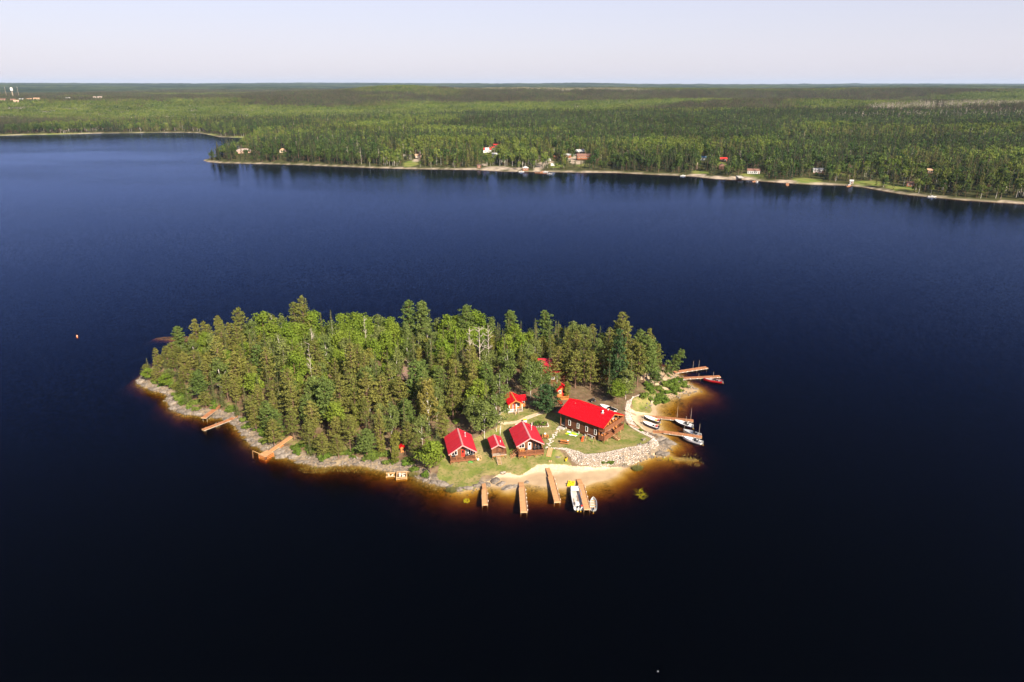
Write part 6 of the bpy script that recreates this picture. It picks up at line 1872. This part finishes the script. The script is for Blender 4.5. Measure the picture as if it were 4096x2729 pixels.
bank = []; cell = {}
for k in range(14000):
    t = rp_.random(); s = rp_.uniform(-.02, 1.05); q = band_point(t, s)
    sz = rp_.uniform(.10, .24) * (1.15 if s > .5 else .95)
    if any((q.x - a.x) ** 2 + (q.y - a.y) ** 2 < (.62 * (sz + b)) ** 2 for i_ in (-1, 0, 1) for j_ in (-1, 0, 1) for a, b in cell.get((int(q.x) + i_, int(q.y) + j_), ())): continue
    bank.append((q, sz)); cell.setdefault((int(q.x), int(q.y)), []).append((q, sz))
    if len(bank) > 3000: break
bx_ = np.array([q.x for q, _ in bank]); by_ = np.array([q.y for q, _ in bank]); bz_ = island_h(bx_, by_)
c0 = band_point(.3, .5)
RB = empty('stone_bank', (c0.x, c0.y, G(c0.x, c0.y)), 0, 'curving bank of pale broken stones between the upper lawn and the beach', 'stone bank')
od = np.argsort([-b for _, b in bank]); Vs = []; Qs = []; n = 0
for rank, i in enumerate(od):
    q, sz = bank[i]; me = STONES[rp_.randrange(8)]; rz_ = rp_.uniform(0, 6.28)
    loc = Vector((q.x - c0.x, q.y - c0.y, float(bz_[i]) + sz * .25 - RB.location.z))
    sc3 = (sz * rp_.uniform(.8, 1.25), sz * rp_.uniform(.8, 1.2), sz * rp_.uniform(.75, 1.1))
    if rank < 290:
        o = link('stone', me, RB, loc); o.rotation_euler = (rp_.uniform(-.5, .5), rp_.uniform(-.5, .5), rz_); o.scale = sc3
    else:
        M = Matrix.Translation(loc) @ Matrix.Rotation(rz_, 4, 'Z') @ Matrix.Diagonal((*sc3, 1))
        V = np.array([M @ v.co for v in me.vertices]); Q = np.array([p.vertices[:] for p in me.polygons])
        Vs.append(V); Qs.append(Q + n); n += len(V)
o = link('small_stones', np_mesh('small_stones', np.concatenate(Vs), quads=np.concatenate(Qs), mats=[M_STONE()]), RB); o['kind'] = 'stuff'
# flagstone path and white edging stones
PATH = [(2190, 1793), (2198, 1775), (2206, 1757), (2216, 1742), (2228, 1730), (2240, 1712)]
fpth = [ground(*p) for p in PATH]
FR = empty('stone_path', fpth[0], 0, 'path of tan flagstones climbing from the plank ramp to the lodge', 'path')
for i in range(len(fpth) - 1):
    for k in range(7):
        q = fpth[i].lerp(fpth[i + 1], k / 7); off = Vector((random.uniform(-.6, .6), random.uniform(-.3, .3), 0))
        o = link('flagstone', STONES[random.randrange(8)], FR, q + off - fpth[0] + Vector((0, 0, .04))); o.scale = (random.uniform(.3, .46), random.uniform(.28, .4), .1); o.rotation_euler = (0, 0, random.uniform(0, 6))
ES = [ground(*p) for p in [(2062, 1700), (2085, 1690), (2100, 1682), (2120, 1674), (2140, 1665), (2166, 1654)]]
ER = empty('stone_edging', ES[0], 0, 'row of white stones edging the sandy track', 'stone edging')
for i in range(len(ES) - 1):
    for k in range(5):
        q = ES[i].lerp(ES[i + 1], k / 5); o = link('stone', STONES[random.randrange(8)], ER, q - ES[0] + Vector((0, 0, .08))); o.scale = (random.uniform(.16, .26),) * 3
WL = [ground(*p) for p in [(2004, 1672), (2003, 1700), (2001, 1722), (2000, 1745)]]
ER2 = empty('stone_edging', WL[0], 0, 'pale stone edging running down from the track beside the birch', 'stone edging')
for i in range(len(WL) - 1):
    for k in range(6):
        q = WL[i].lerp(WL[i + 1], k / 6); o = link('stone', STONES[random.randrange(8)], ER2, q - WL[0] + Vector((0, 0, .08))); o.scale = (random.uniform(.16, .26),) * 3
# bedrock ledges and boulders along the shore
RK = [((1770, 1930), 1.7, 'broad cracked grey ledge at the lawn corner'), ((1800, 1945), 1.0, None), ((1836, 1955), 1.3, None), ((1868, 1950), 1.3, None), ((1905, 1942), 1.2, None), ((1950, 1935), 1.2, None), ((1975, 1925), 1.6, 'grey rock ledge between the two westernmost beach docks'), ((2000, 1938), 1.5, None), ((2035, 1948), 1.5, 'dark split rock at the water beside the long straight dock'), ((2062, 1945), 1.1, None), ((1925, 1930), 1.0, None), ((2105, 1928), .9, None),
      ((2660, 1765), 2.3, 'flat grey rock slab jutting into the bay'), ((2635, 1757), 1.6, None), ((2680, 1772), 1.2, None), ((2630, 1812), 1.2, None), ((2655, 1815), 1.3, 'dark rock ledge at the eastern end of the stone bank'), ((2612, 1808), .9, None),
      ((1198, 1850), 1.1, 'single grey boulder in the shallows of the western shore'), ((2232, 1828), .7, 'lone pale boulder at the foot of the stone bank'), ((1672, 1912), .8, 'flat boulder in the shallows near the stone-filled crib'), ((565, 1525), 1.8, 'pale rock at the western tip of the island'), ((585, 1538), 1.6, None), ((620, 1553), 1.5, None), ((655, 1565), 1.4, None), ((678, 1592), 1.3, None), ((690, 1612), 1.4, None), ((700, 1630), 1.6, None), ((725, 1642), 1.6, None), ((750, 1650), 1.5, None), ((790, 1652), 1.3, None), ((830, 1660), 1.3, None), ((870, 1664), 1.4, None), ((905, 1674), 1.3, None),
      ((940, 1690), 1.3, None), ((962, 1712), 1.3, None), ((985, 1735), 1.3, None), ((1005, 1756), 1.5, None), ((1030, 1772), 1.4, None), ((1060, 1790), 1.2, None), ((1110, 1808), 1.7, None), ((1140, 1818), 1.8, 'dark sloping bedrock beside the timber crib dock'), ((1170, 1826), 1.3, None), ((1230, 1845), 1.0, None), ((1280, 1853), .9, None), ((1330, 1852), .8, None), ((1420, 1855), .8, None), ((1700, 1918), .9, None), ((1735, 1926), 1.1, None), ((2780, 1556), .8, None), ((2740, 1574), .7, None), ((640, 1540), 1.2, None), ((715, 1628), 1.2, None), ((760, 1640), 1.2, None), ((975, 1720), 1.2, None), ((1015, 1760), 1.1, None)]
for (px, py), s, l in RK:
    p = ground(px, py); z_ = max(p.z, -.1)
    o = link('rock_ledge', ROCKS[random.randrange(8)], None, (p.x, p.y, z_ - .12 * s)); s *= .8; o.scale = (s * random.uniform(.8, 1.3), s * random.uniform(.75, 1.1), s * random.uniform(.6, .95)); o.rotation_euler = (random.uniform(-.18, .18), random.uniform(-.18, .18), random.uniform(-.6, .6))
    side = 'the western rocky shore' if px < 1500 else ('the shore below the cabins' if px < 2300 else 'the stony bay shore')
    side = 'the shore by ' + near(p.x, p.y) if px < 1740 else side
    setp(o, l or f'grey bedrock hump along {side}', 'rock', None if l else f'bedrock humps along {side}')
# loose shore stones, above and below the waterline
rs = np.random.default_rng(31); X = rs.uniform(-121, 62, 16000); Y = rs.uniform(138, 225, 16000)
dd = sdf(ISL, X, Y); sand_ = np.maximum(sdf(BEACH, X, Y), np.maximum(sdf(BAY, X, Y), sdf(LAWN1, X, Y)))
kp = (dd > -2.2) & (dd < 2.8) & (sand_ < -.3) & (rs.random(16000) < .75); X, Y = X[kp], Y[kp]; Zs = island_h(X, Y)
Vs = []; Qs = []; n = 0
base = [(np.array([v.co[:] for v in m.vertices]), np.array([p.vertices[:] for p in m.polygons])) for m in STONES]
for x, y, z in zip(X, Y, Zs):
    V, Q = base[rs.integers(0, 8)]; s_ = rs.uniform(.12, .42) ** 1.0; a = rs.uniform(0, 6.28); ca_, sa_ = math.cos(a), math.sin(a)
    V2 = V * s_; V2 = np.stack([V2[:, 0] * ca_ - V2[:, 1] * sa_, V2[:, 0] * sa_ + V2[:, 1] * ca_, V2[:, 2]], 1) + np.array([x, y, z + s_ * .15]); Vs.append(V2); Qs.append(Q + n); n += len(V2)
o = link('shore_stones', np_mesh('shore_stones', np.concatenate(Vs), quads=np.concatenate(Qs), mats=[mat('shore_stone', (.18, .155, .13), .9, .6, .8, .03)])); setp(o, 'loose stones scattered along the rocky island shore', 'stones', None, 'stuff')
# reeds and floating weed
def weed(label, px, py, rx, ry, n, h, m, lean=.4, name='reeds'):
    p = W(px, py, 0); g = NG(); rr_ = np.random.default_rng(int(px))
    C = []; 
    for k in range(n):
        a = rr_.uniform(0, 6.28); f = math.sqrt(rr_.random()); x = rx * f * math.cos(a); y = ry * f * math.sin(a); l_ = h * rr_.uniform(.5, 1.2); t = rr_.uniform(-lean, lean, 2) + np.array([.25, -.25]) * lean
        b0 = np.array([x, y, -.15]); b1 = b0 + np.array([t[0] * l_, t[1] * l_, l_ * (.8 if lean < 1.1 else .16) + .17]); w_ = .035 + .02 * rr_.random(); sd = np.array([w_, 0, 0])
        g.add([b0 - sd, b0 + sd, b1 + sd * .3, b1 - sd * .3], [(0, 1, 2, 3)])
    o = link(name, g.mesh(name, m), None, (p[0], p[1], 0)); setp(o, label, 'reeds', None, 'stuff')


M_REED = leaf_mat('reed_blades', (.26, .22, .07), (.30, .26, .08), .3); M_WEED = leaf_mat('weed_leaves', (.42, .42, .02), (.50, .44, .03), .3); M_SEDGE = leaf_mat('sedge', (.16, .16, .055), (.2, .18, .06), .3)
weed('bright yellow-green weed patch in deep water east of the beach', 2560, 1975, 1.2, 2.0, 80, .55, M_WEED, 1.8)
weed('yellow-green weed patch in the shallows below the stone bank', 2672, 1835, 1.4, .7, 70, .5, M_WEED, 1.8)
weed('thin straw-coloured reeds in the water south of the bay', 2770, 1840, 3.0, 3.2, 70, .5, M_REED, 1.0)
weed('round weed clump under water by the shortest beach dock', 1866, 2003, .7, 1.0, 90, .2, M_WEED, 1.0)
weed('straw reeds in the shallows of the western shore', 1275, 1880, 5.5, 1.6, 130, .4, M_REED, 1.0)
weed('second strip of straw reeds in the western shallows', 1420, 1882, 4.5, 1.3, 80, .4, M_REED, 1.0)
weed('sedge tuft at the water edge by the cracked ledge', 1808, 1962, 1.4, .9, 420, .8, M_SEDGE, .7)
weed('grass tuft standing in the shallows at the beach end', 2548, 1875, 1.3, 1.0, 380, .9, M_SEDGE, .6)
weed('grass fringe along the beach below the stone bank', 2470, 1862, 2.2, .6, 420, .7, M_SEDGE, .5)
weed('sedge beside the stone-filled crib', 1656, 1900, 1.2, .8, 260, .6, M_SEDGE, .7)

M_FARW = lambda: mat('far_white_paint', (.58, .57, .55), .6, .08, 2)
# ------------------------------------------------------------------ houses and things on the mainland
def far_house(label, p, w, l, h, rise, wallm, roofm, rot=None, hip=False, name='house', nwin=4, cat='house', floor=0.0, porch=False):
    rot = (-math.atan2(p[0], p[1]) if rot is None else R(rot))
    r = empty(name, (p[0], p[1], p[2] - .1), rot, label, cat)
    mb = MB(); mb.b2(-w / 2 + .4, w / 2 - .4, -l / 2 + .4, l / 2 - .4, -1.5, h + floor); mb.build('walls', wallm, r)
    z = h + floor; mb = MB()
    if hip:
        k = min(w, l) / 2; e = .0
        lo = [(-w / 2, -l / 2, z), (w / 2, -l / 2, z), (w / 2, l / 2, z), (-w / 2, l / 2, z)]
        vs = lo + [(-w / 2 + k, 0, z + rise), (w / 2 - k, 0, z + rise)]
        mb.add(vs, [(3, 2, 1, 0), (0, 1, 5, 4), (2, 3, 4, 5), (1, 2, 5), (3, 0, 4)])
    else:
        vs = [(-w / 2, -l / 2, z), (w / 2, -l / 2, z), (w / 2, l / 2, z), (-w / 2, l / 2, z), (-w / 2, 0, z + rise), (w / 2, 0, z + rise)]
        mb.add(vs, [(3, 2, 1, 0), (0, 1, 5, 4), (2, 3, 4, 5), (1, 2, 5), (3, 0, 4)])
    mb.build('roof', roofm, r)
    for k in range(nwin):
        x = -w / 2 + w * (k + .75) / (nwin + .5); window(r, (x, -l / 2 + .37, floor + h * .55), min(1.5, w / nwin * .6), 1.2, 0, None, 0)
    mb = MB(); mb.box((w / 2 - 1.4, -l / 2 + .36, floor + 1.0), (.95, .1, 2.0)); mb.build('door', M_DECK(), r)
    if porch:
        deck(r, -w / 2, w / 2, -l / 2 - 2.2, -l / 2 + .3, floor + .1); rail(r, [(-w / 2, -l / 2 - 2.1, floor + .1), (w / 2, -l / 2 - 2.1, floor + .1)], .95, None, .3)
    return r


M_TAUPE = mat('taupe_shingle', (.30, .235, .205), .9, .15, 1.2); M_TAN = mat('tan_roof', (.42, .26, .16), .85, .15, 1.2); M_BROWNR = mat('brown_roof', (.19, .10, .075), .85, .2, 1.2); M_GREYR = mat('grey_roof', (.40, .40, .39), .8, .12, 1.2)
M_BRICK = mat('pink_brick', (.42, .26, .20), .85, .15, 3); M_BEIGE = mat('beige_siding', (.52, .42, .32), .8, .1, 2); M_BLUER = mat('blue_metal_roof', (.14, .28, .42), .4, .08, 1); M_REDR = mat('red_far_roof', (.44, .03, .025), .5, .08, 1); M_CEDARW = mat('cedar_wall', (.26, .10, .045), .8, .25, 1.5); M_DARKW = mat('dark_brown_wall', (.085, .045, .03), .8, .25, 1.5)
H_ = [hp[0] for hp in HP]
far_house('large house with a taupe hip roof near the western point of the mainland', H_[0], 20, 10, 3.2, 2.6, M_BRICK, M_TAUPE, None, True, nwin=6)
far_house('tan-roofed beige house among trees east of the taupe-roofed house', H_[1], 9, 7, 3, 2.2, M_BEIGE, M_TAN, None, True, nwin=3)
far_house('small tan cabin above a green clearing on the far shore', H_[2], 8, 6, 2.8, 2, M_BEIGE, M_TAN, 20, nwin=2, name='cabin', cat='cabin')
fl = far_house('white house with a red and white flag painted on its roof', H_[3], 11, 9, 3.4, 2.6, M_FARW(), M_REDR, 8, nwin=2)
mb = MB(); q0 = Vector((0, -4.5, 3.4)); q1 = Vector((0, 0, 6.0)); up_ = Vector((0, -2.6, 4.5)).normalized() * .05
mb.hexa([q0 + Vector((-2.7, .15, .08)) + up_ * 0, q0 + Vector((2.7, .15, .08)), q1 + Vector((2.7, -.1, -.06)), q1 + Vector((-2.7, -.1, -.06)), q0 + Vector((-2.7, .15, .08)) + up_, q0 + Vector((2.7, .15, .08)) + up_, q1 + Vector((2.7, -.1, -.06)) + up_, q1 + Vector((-2.7, -.1, -.06)) + up_]); mb.build('white_panel', M_FARW(), fl)
mb = MB(); leaf2 = [(0, -.42), (.06, -.14), (.36, -.2), (.3, -.08), (.5, .12), (.38, .14), (.4, .3), (.2, .2), (.22, .42), (.1, .34), (0, .55)]; leaf2 = leaf2 + [(-a, b) for a, b in leaf2[-2:0:-1]]
cpt = (q0 + q1) / 2 + up_ * 2.4; ru = (q1 - q0).normalized()
mb.add([cpt + Vector((a * 2.2, 0, 0)) + ru * (b * 2.2) for a, b in leaf2] + [cpt], [(i, (i + 1) % len(leaf2), len(leaf2)) for i in range(len(leaf2))]); mb.build('leaf_emblem', M_REDR, fl)
far_house('red-roofed grey building behind the house with the flag roof', H_[4], 11, 7, 3, 1.8, mat('slate_wall', (.16, .17, .19), .8, .1, 2), M_REDR, 6, nwin=3)
far_house('low bright red roof between the flag-roofed house and the grey building', H_[5], 6, 5, 2.4, 1.4, M_FARW(), M_REDR, 10, nwin=2, name='shed', cat='shed')
far_house('white house half hidden by trees below the flag-roofed house', H_[6], 8, 6, 3.4, 1.6, M_FARW(), M_GREYR, 5, nwin=3)
far_house('broad brown-roofed wooden house with a front deck above the curving drive', H_[7], 17, 9, 3.6, 2.2, M_CEDARW, M_BROWNR, 4, nwin=6, floor=1.5, porch=True)
far_house('dark-roofed house directly behind the broad brown-roofed house', H_[8], 14, 9, 3.6, 2.8, M_DARKW, M_GREYR, 40, nwin=4)
far_house('grey-roofed shed beside the parked cars on the far shore', H_[9], 8, 6, 2.8, 1.8, M_CEDARW, M_GREYR, -30, nwin=2, name='shed', cat='shed')
far_house('small orange-brown shed at the bend of the curving drive', H_[10], 5, 5, 2.6, 1.4, M_ORANGE(), M_CEDARW, 20, nwin=1, name='shed', cat='shed')
far_house('blue-roofed building among the trees of the far shore', H_[11], 9, 6, 2.8, 1.7, M_FARW(), M_BLUER, 8, nwin=2)
far_house('long bright red roof behind the dark cottage on the far shore', H_[12], 9.5, 6, 2.6, 1.8, M_DARKW, M_REDR, 5, nwin=2)
far_house('dark steep-roofed cottage with white windows near the far shore', H_[13], 9, 7, 3.2, 2.6, M_DARKW, M_BROWNR, 78, nwin=3)
far_house('white cottage with a brown roof beside the concrete slipway', H_[14], 13, 7, 3.0, 2.0, mat('pale_grey_siding', (.55, .54, .53), .8, .08, 2), M_BROWNR, -14, nwin=6)
far_house('pale grey flat-looking house on the far shore slope', H_[15], 11, 7, 3.4, 1.2, mat('pale_grey_siding', (.55, .54, .53), .8, .08, 2), M_GREYR, -10, nwin=4, porch=True)
far_house('tan roof glimpsed in the dark wood at the east', H_[16], 7, 6, 2.8, 1.6, M_DARKW, M_TAN, -10, nwin=2)
far_house('brick-red shed among trunks by the eastern shore lawn', H_[17], 7, 5, 2.6, 1.6, M_CEDARW, M_BROWNR, -20, nwin=2, name='shed', cat='shed')
p = HX[0][0]; far_house('narrow wooden boathouse post shed by the sandy landing', (p.x, p.y, p.z), 4, 3.4, 2.4, 1.0, M_CEDARW, M_BROWNR, 0, nwin=1, name='shed', cat='shed')
p = HX[1][0]; far_house('low hip-roofed boathouse at the far waterline', (p.x, p.y, p.z), 7, 5, 2.4, 1.6, M_CEDARW, M_GREYR, 0, True, nwin=2, name='boathouse', cat='shed')
p = HX[2][0]; far_house('little grey gazebo on the edge of the bright lawn', (p.x, p.y, p.z), 3.8, 3.8, 2.6, 1.2, M_GREYR, M_GREYR, -20, nwin=1, name='gazebo', cat='gazebo')


def far_thing(name, label, cat, px, py, parts, rz=0.0, z=None, group=None):
    p = far_ground(px, py); zz = (p.z if z is None else z)
    r = empty(name, (p.x, p.y, zz), rz, label, cat, group)
    for nm, m, boxes in parts:
        mb = MB()
        for c, s in boxes: mb.box(c, s)
        mb.build(nm, m, r)
    return r


def far_dock(label, pts, w, z=.6, m=None):
    P = [Vector(W(*q, z)) for q in pts]; r = empty('dock', (P[0].x, P[0].y, 0), 0, label, 'dock'); mb = MB()
    for a, b in zip(P[:-1], P[1:]): mb.bar(a - P[0] + Vector((0, 0, z)), b - P[0] + Vector((0, 0, z)), w, .2)
    mb.build('deck', m or M_DOCKR(), r)
    for a in P:
        mb = MB(); mb.tube((a.x - P[0].x, a.y - P[0].y, -2), (a.x - P[0].x, a.y - P[0].y, z - .1), .15, .15, 6); mb.build('post', M_GREYWOOD(), r)
    return r


far_dock('long cross-shaped floating dock at the foot of the curving drive', [(2184, 676), (2165, 691)], 3.0)
far_dock('low floating platform at the end of the cross-shaped dock', [(2140, 691.5), (2203, 695)], 3.2)
far_dock('short orange dock by the white cottage on the far shore', [(3022, 724), (3014, 729)], 3.0)
far_dock('orange slip dock east of the white cottage', [(3150, 734), (3150, 743)], 2.6)
far_dock('small reddish dock below the gazebo', [(3400, 742), (3392, 748)], 2.6)
CARM = [M_FARW(), M_FARW(), mat('silver_car', (.45, .46, .47), .35, .05, 1, metal=.5), mat('dark_car', (.03, .03, .035), .3, .05, 1)]
for k, (px, py) in enumerate(((2288, 624), (2296, 622), (2304, 620), (2312, 619))):
    p = far_ground(px, py); r = empty('parked_car', (p.x, p.y, p.z), R(75), 'car parked beside the brown-roofed houses on the far shore', 'car', 'cars parked by the brown-roofed houses')
    mb = MB(); mb.hexa([(-2.1, -.85, .35), (2.1, -.85, .35), (2.1, .85, .35), (-2.1, .85, .35), (-2.1, -.85, .9), (2.0, -.85, .85), (2.0, .85, .85), (-2.1, .85, .9)]); mb.build('body', CARM[k], r)
    mb = MB(); mb.hexa([(-1.9, -.8, .9), (1.0, -.8, .9), (1.0, .8, .9), (-1.9, .8, .9), (-1.6, -.65, 1.5), (.4, -.65, 1.5), (.4, .65, 1.5), (-1.6, .65, 1.5)]); mb.build('cabin', glass_mat(), r)
    for x_ in (-1.3, 1.3):
        for s in (-1, 1):
            mb = MB(); mb.tube((x_, s * .75, .33), (x_, s * .9, .33), .33, .33, 10); mb.build('wheel', M_BLACK(), r)


def far_boat(label, px, py, L, rz, m):
    p = W(px, py, .3); r = empty('motorboat', (p[0], p[1], 0), rz, label, 'boat'); mb = MB(); w = L * .17
    vs = [(-L / 2, -w, .8), (L * .2, -w, .85), (L / 2, 0, 1.0), (L * .2, w, .85), (-L / 2, w, .8), (-L / 2, -w * .7, -.1), (L * .2, -w * .6, -.1), (L * .42, 0, -.1), (L * .2, w * .6, -.1), (-L / 2, w * .7, -.1)]
    mb.add(vs, [(0, 1, 2, 3, 4), (5, 6, 1, 0), (6, 7, 2, 1), (7, 8, 3, 2), (8, 9, 4, 3), (9, 5, 0, 4)]); mb.build('hull', m, r)
    mb = MB(); mb.box((-L * .02, 0, 1.1), (L * .2, w * 1.2, .6)); mb.build('console', M_ALU(), r); mb = MB(); mb.box((-L / 2 - .2, 0, .8), (.4, .5, .8)); mb.build('outboard_motor', M_BLACK(), r)


far_boat('white boat moored beside the cross-shaped dock', 2181, 689, 7, R(5), M_FARW())
far_boat('dark pontoon boat at the east end of the low floating platform', 2199, 696.5, 6, R(0), M_GREYB)
far_boat('white boat at the shore west of the blue-roofed building', 2732, 704, 6, R(10), M_FARW())
far_boat('white boat beside the short orange dock', 3028, 729, 6, R(60), M_FARW())
far_boat('white boat drawn up below the gazebo', 3396, 742, 6, R(40), M_FARW())
far_boat('white boat on the stones at the eastern far shore', 3728, 788, 7, R(-10), M_FARW())
far_boat('pale boat by the boathouse on the far shore', 2086, 688, 6, R(0), M_FARW())
far_thing('sign_board', 'white notice board on the grass below the brown-roofed house', 'sign', 2212, 668, [('board', M_FARW(), [((0, 0, 2.6), (5, .2, 2.6))]), ('post', M_GREYWOOD(), [((-2, 0, .7), (.2, .15, 1.4)), ((2, 0, .7), (.2, .15, 1.4))])])
far_thing('white_trailer', 'white trailer at the top of the curving drive', 'trailer', 2195, 645, [('body', M_FARW(), [((0, 0, 1.6), (5, 2.4, 2.2))]), ('wheel', M_BLACK(), [((0, -1.2, .35), (.7, .2, .7)), ((0, 1.2, .35), (.7, .2, .7))])])
far_thing('garden_swing', 'tall wooden swing frame in the clearing by the far shore', 'swing frame', 2778, 680, [('leg', M_GREYWOOD(), [((-2.5, 0, 4), (.5, .4, 8))]), ('leg', M_GREYWOOD(), [((2.5, 0, 4), (.5, .4, 8))]), ('crossbar', M_GREYWOOD(), [((0, 0, 6.5), (5, .3, .4))])])
r = far_thing('utility_pole', 'utility pole with a pale transformer rising from the far wood', 'pole', 3148, 660, [('pole', M_GREYWOOD(), [((0, 0, 7), (.5, .5, 18))]), ('crossarm', M_GREYWOOD(), [((0, 0, 15), (2.4, .2, .25))]), ('transformer', M_FARW(), [((.6, -.3, 12.8), (.8, .8, 1.4))])])
far_thing('slipway', 'sloping concrete slipway beside the white cottage', 'slipway', 2957, 708, [('slab', M_CONC(), [((0, -4, .4), (5, 16, .5))]), ('edge_beam', M_CONC(), [((-2.6, -4, .5), (.25, 16, .55))])], R(-8))
# far-off town: water tank, masts and pale roofs
for (px, py, hh, wd, l) in ((49, 372, 34, 20, 'white cylindrical water tank on the western skyline'),):
    p = W(px, py, 30); d3 = 3.0; p = Vector((p[0], p[1], 0)); k3 = 3300 / p.length; p *= k3; z3 = GM(p.x, p.y); r = empty('water_tank', (p.x, p.y, z3), 0, l, 'water tank')
    mb = MB(); mb.tube((0, 0, 65 - z3), (0, 0, 75 - z3), 4.6, 4.6, 16); mb.build('tank', M_FARW(), r); mb = MB(); mb.tube((0, 0, 75 - z3), (0, 0, 76.5 - z3), 4.7, 1.6, 16); mb.build('dome', M_FARW(), r)
    mb = MB(); mb.tube((0, 0, 0), (0, 0, 65 - z3), 1.6, 1.6, 10); mb.build('stem', M_GREYWOOD(), r)
    for dx, nm in ((-24, 'western'), (22, 'eastern')):
        r2 = empty('radio_mast', (p.x + dx, p.y, z3), 0, f'thin radio mast just {nm[:-3]} of the white water tank', 'mast'); mb = MB(); mb.tube((0, 0, 0), (0, 0, 78 - z3), .6, .3, 6); mb.build('mast', M_GREYWOOD(), r2); mb = MB(); mb.box((0, 0, 77 - z3), (1.8, .8, 1.1)); mb.build('antenna', M_FARW(), r2)
rw_ = np.random.default_rng(8)
for k in range(9):
    px = rw_.uniform(5, 440); py = rw_.uniform(368, 392); d3 = 2500 + rw_.uniform(-150, 350)
    q = W(px, 400, 0); v3 = Vector((q[0], q[1])).normalized() * d3; z3 = GM(v3.x, v3.y)
    far_house('pale town house among trees on the western horizon', (v3.x, v3.y, z3 + 8.5), rw_.uniform(10, 18), 10, 4, 3, M_TAUPE if k % 3 else M_BEIGE, (M_TAN, M_TAUPE, M_BROWNR, M_GREYR)[k % 4], None, False, 'town_house', 2)['group'] = 'town houses on the western horizon'

# ------------------------------------------------------------------ haze: the air over the lake and the far hills
mb = MB(); mb.b2(-29500, 29500, -2950, 26500, -11.5, 185)
hz_m, N, L = new_mat('haze_air')
out = N.new('ShaderNodeOutputMaterial'); pv = N.new('ShaderNodeVolumePrincipled')
pv.inputs['Color'].default_value = (.56, .74, 1.0, 1); pv.inputs['Density'].default_value = .000027; pv.inputs['Anisotropy'].default_value = .0
L.new(pv.outputs[0], out.inputs['Volume'])
setp(mb.build('haze', hz_m), 'thin blue summer haze over lake and hills', 'haze', None, 'stuff')
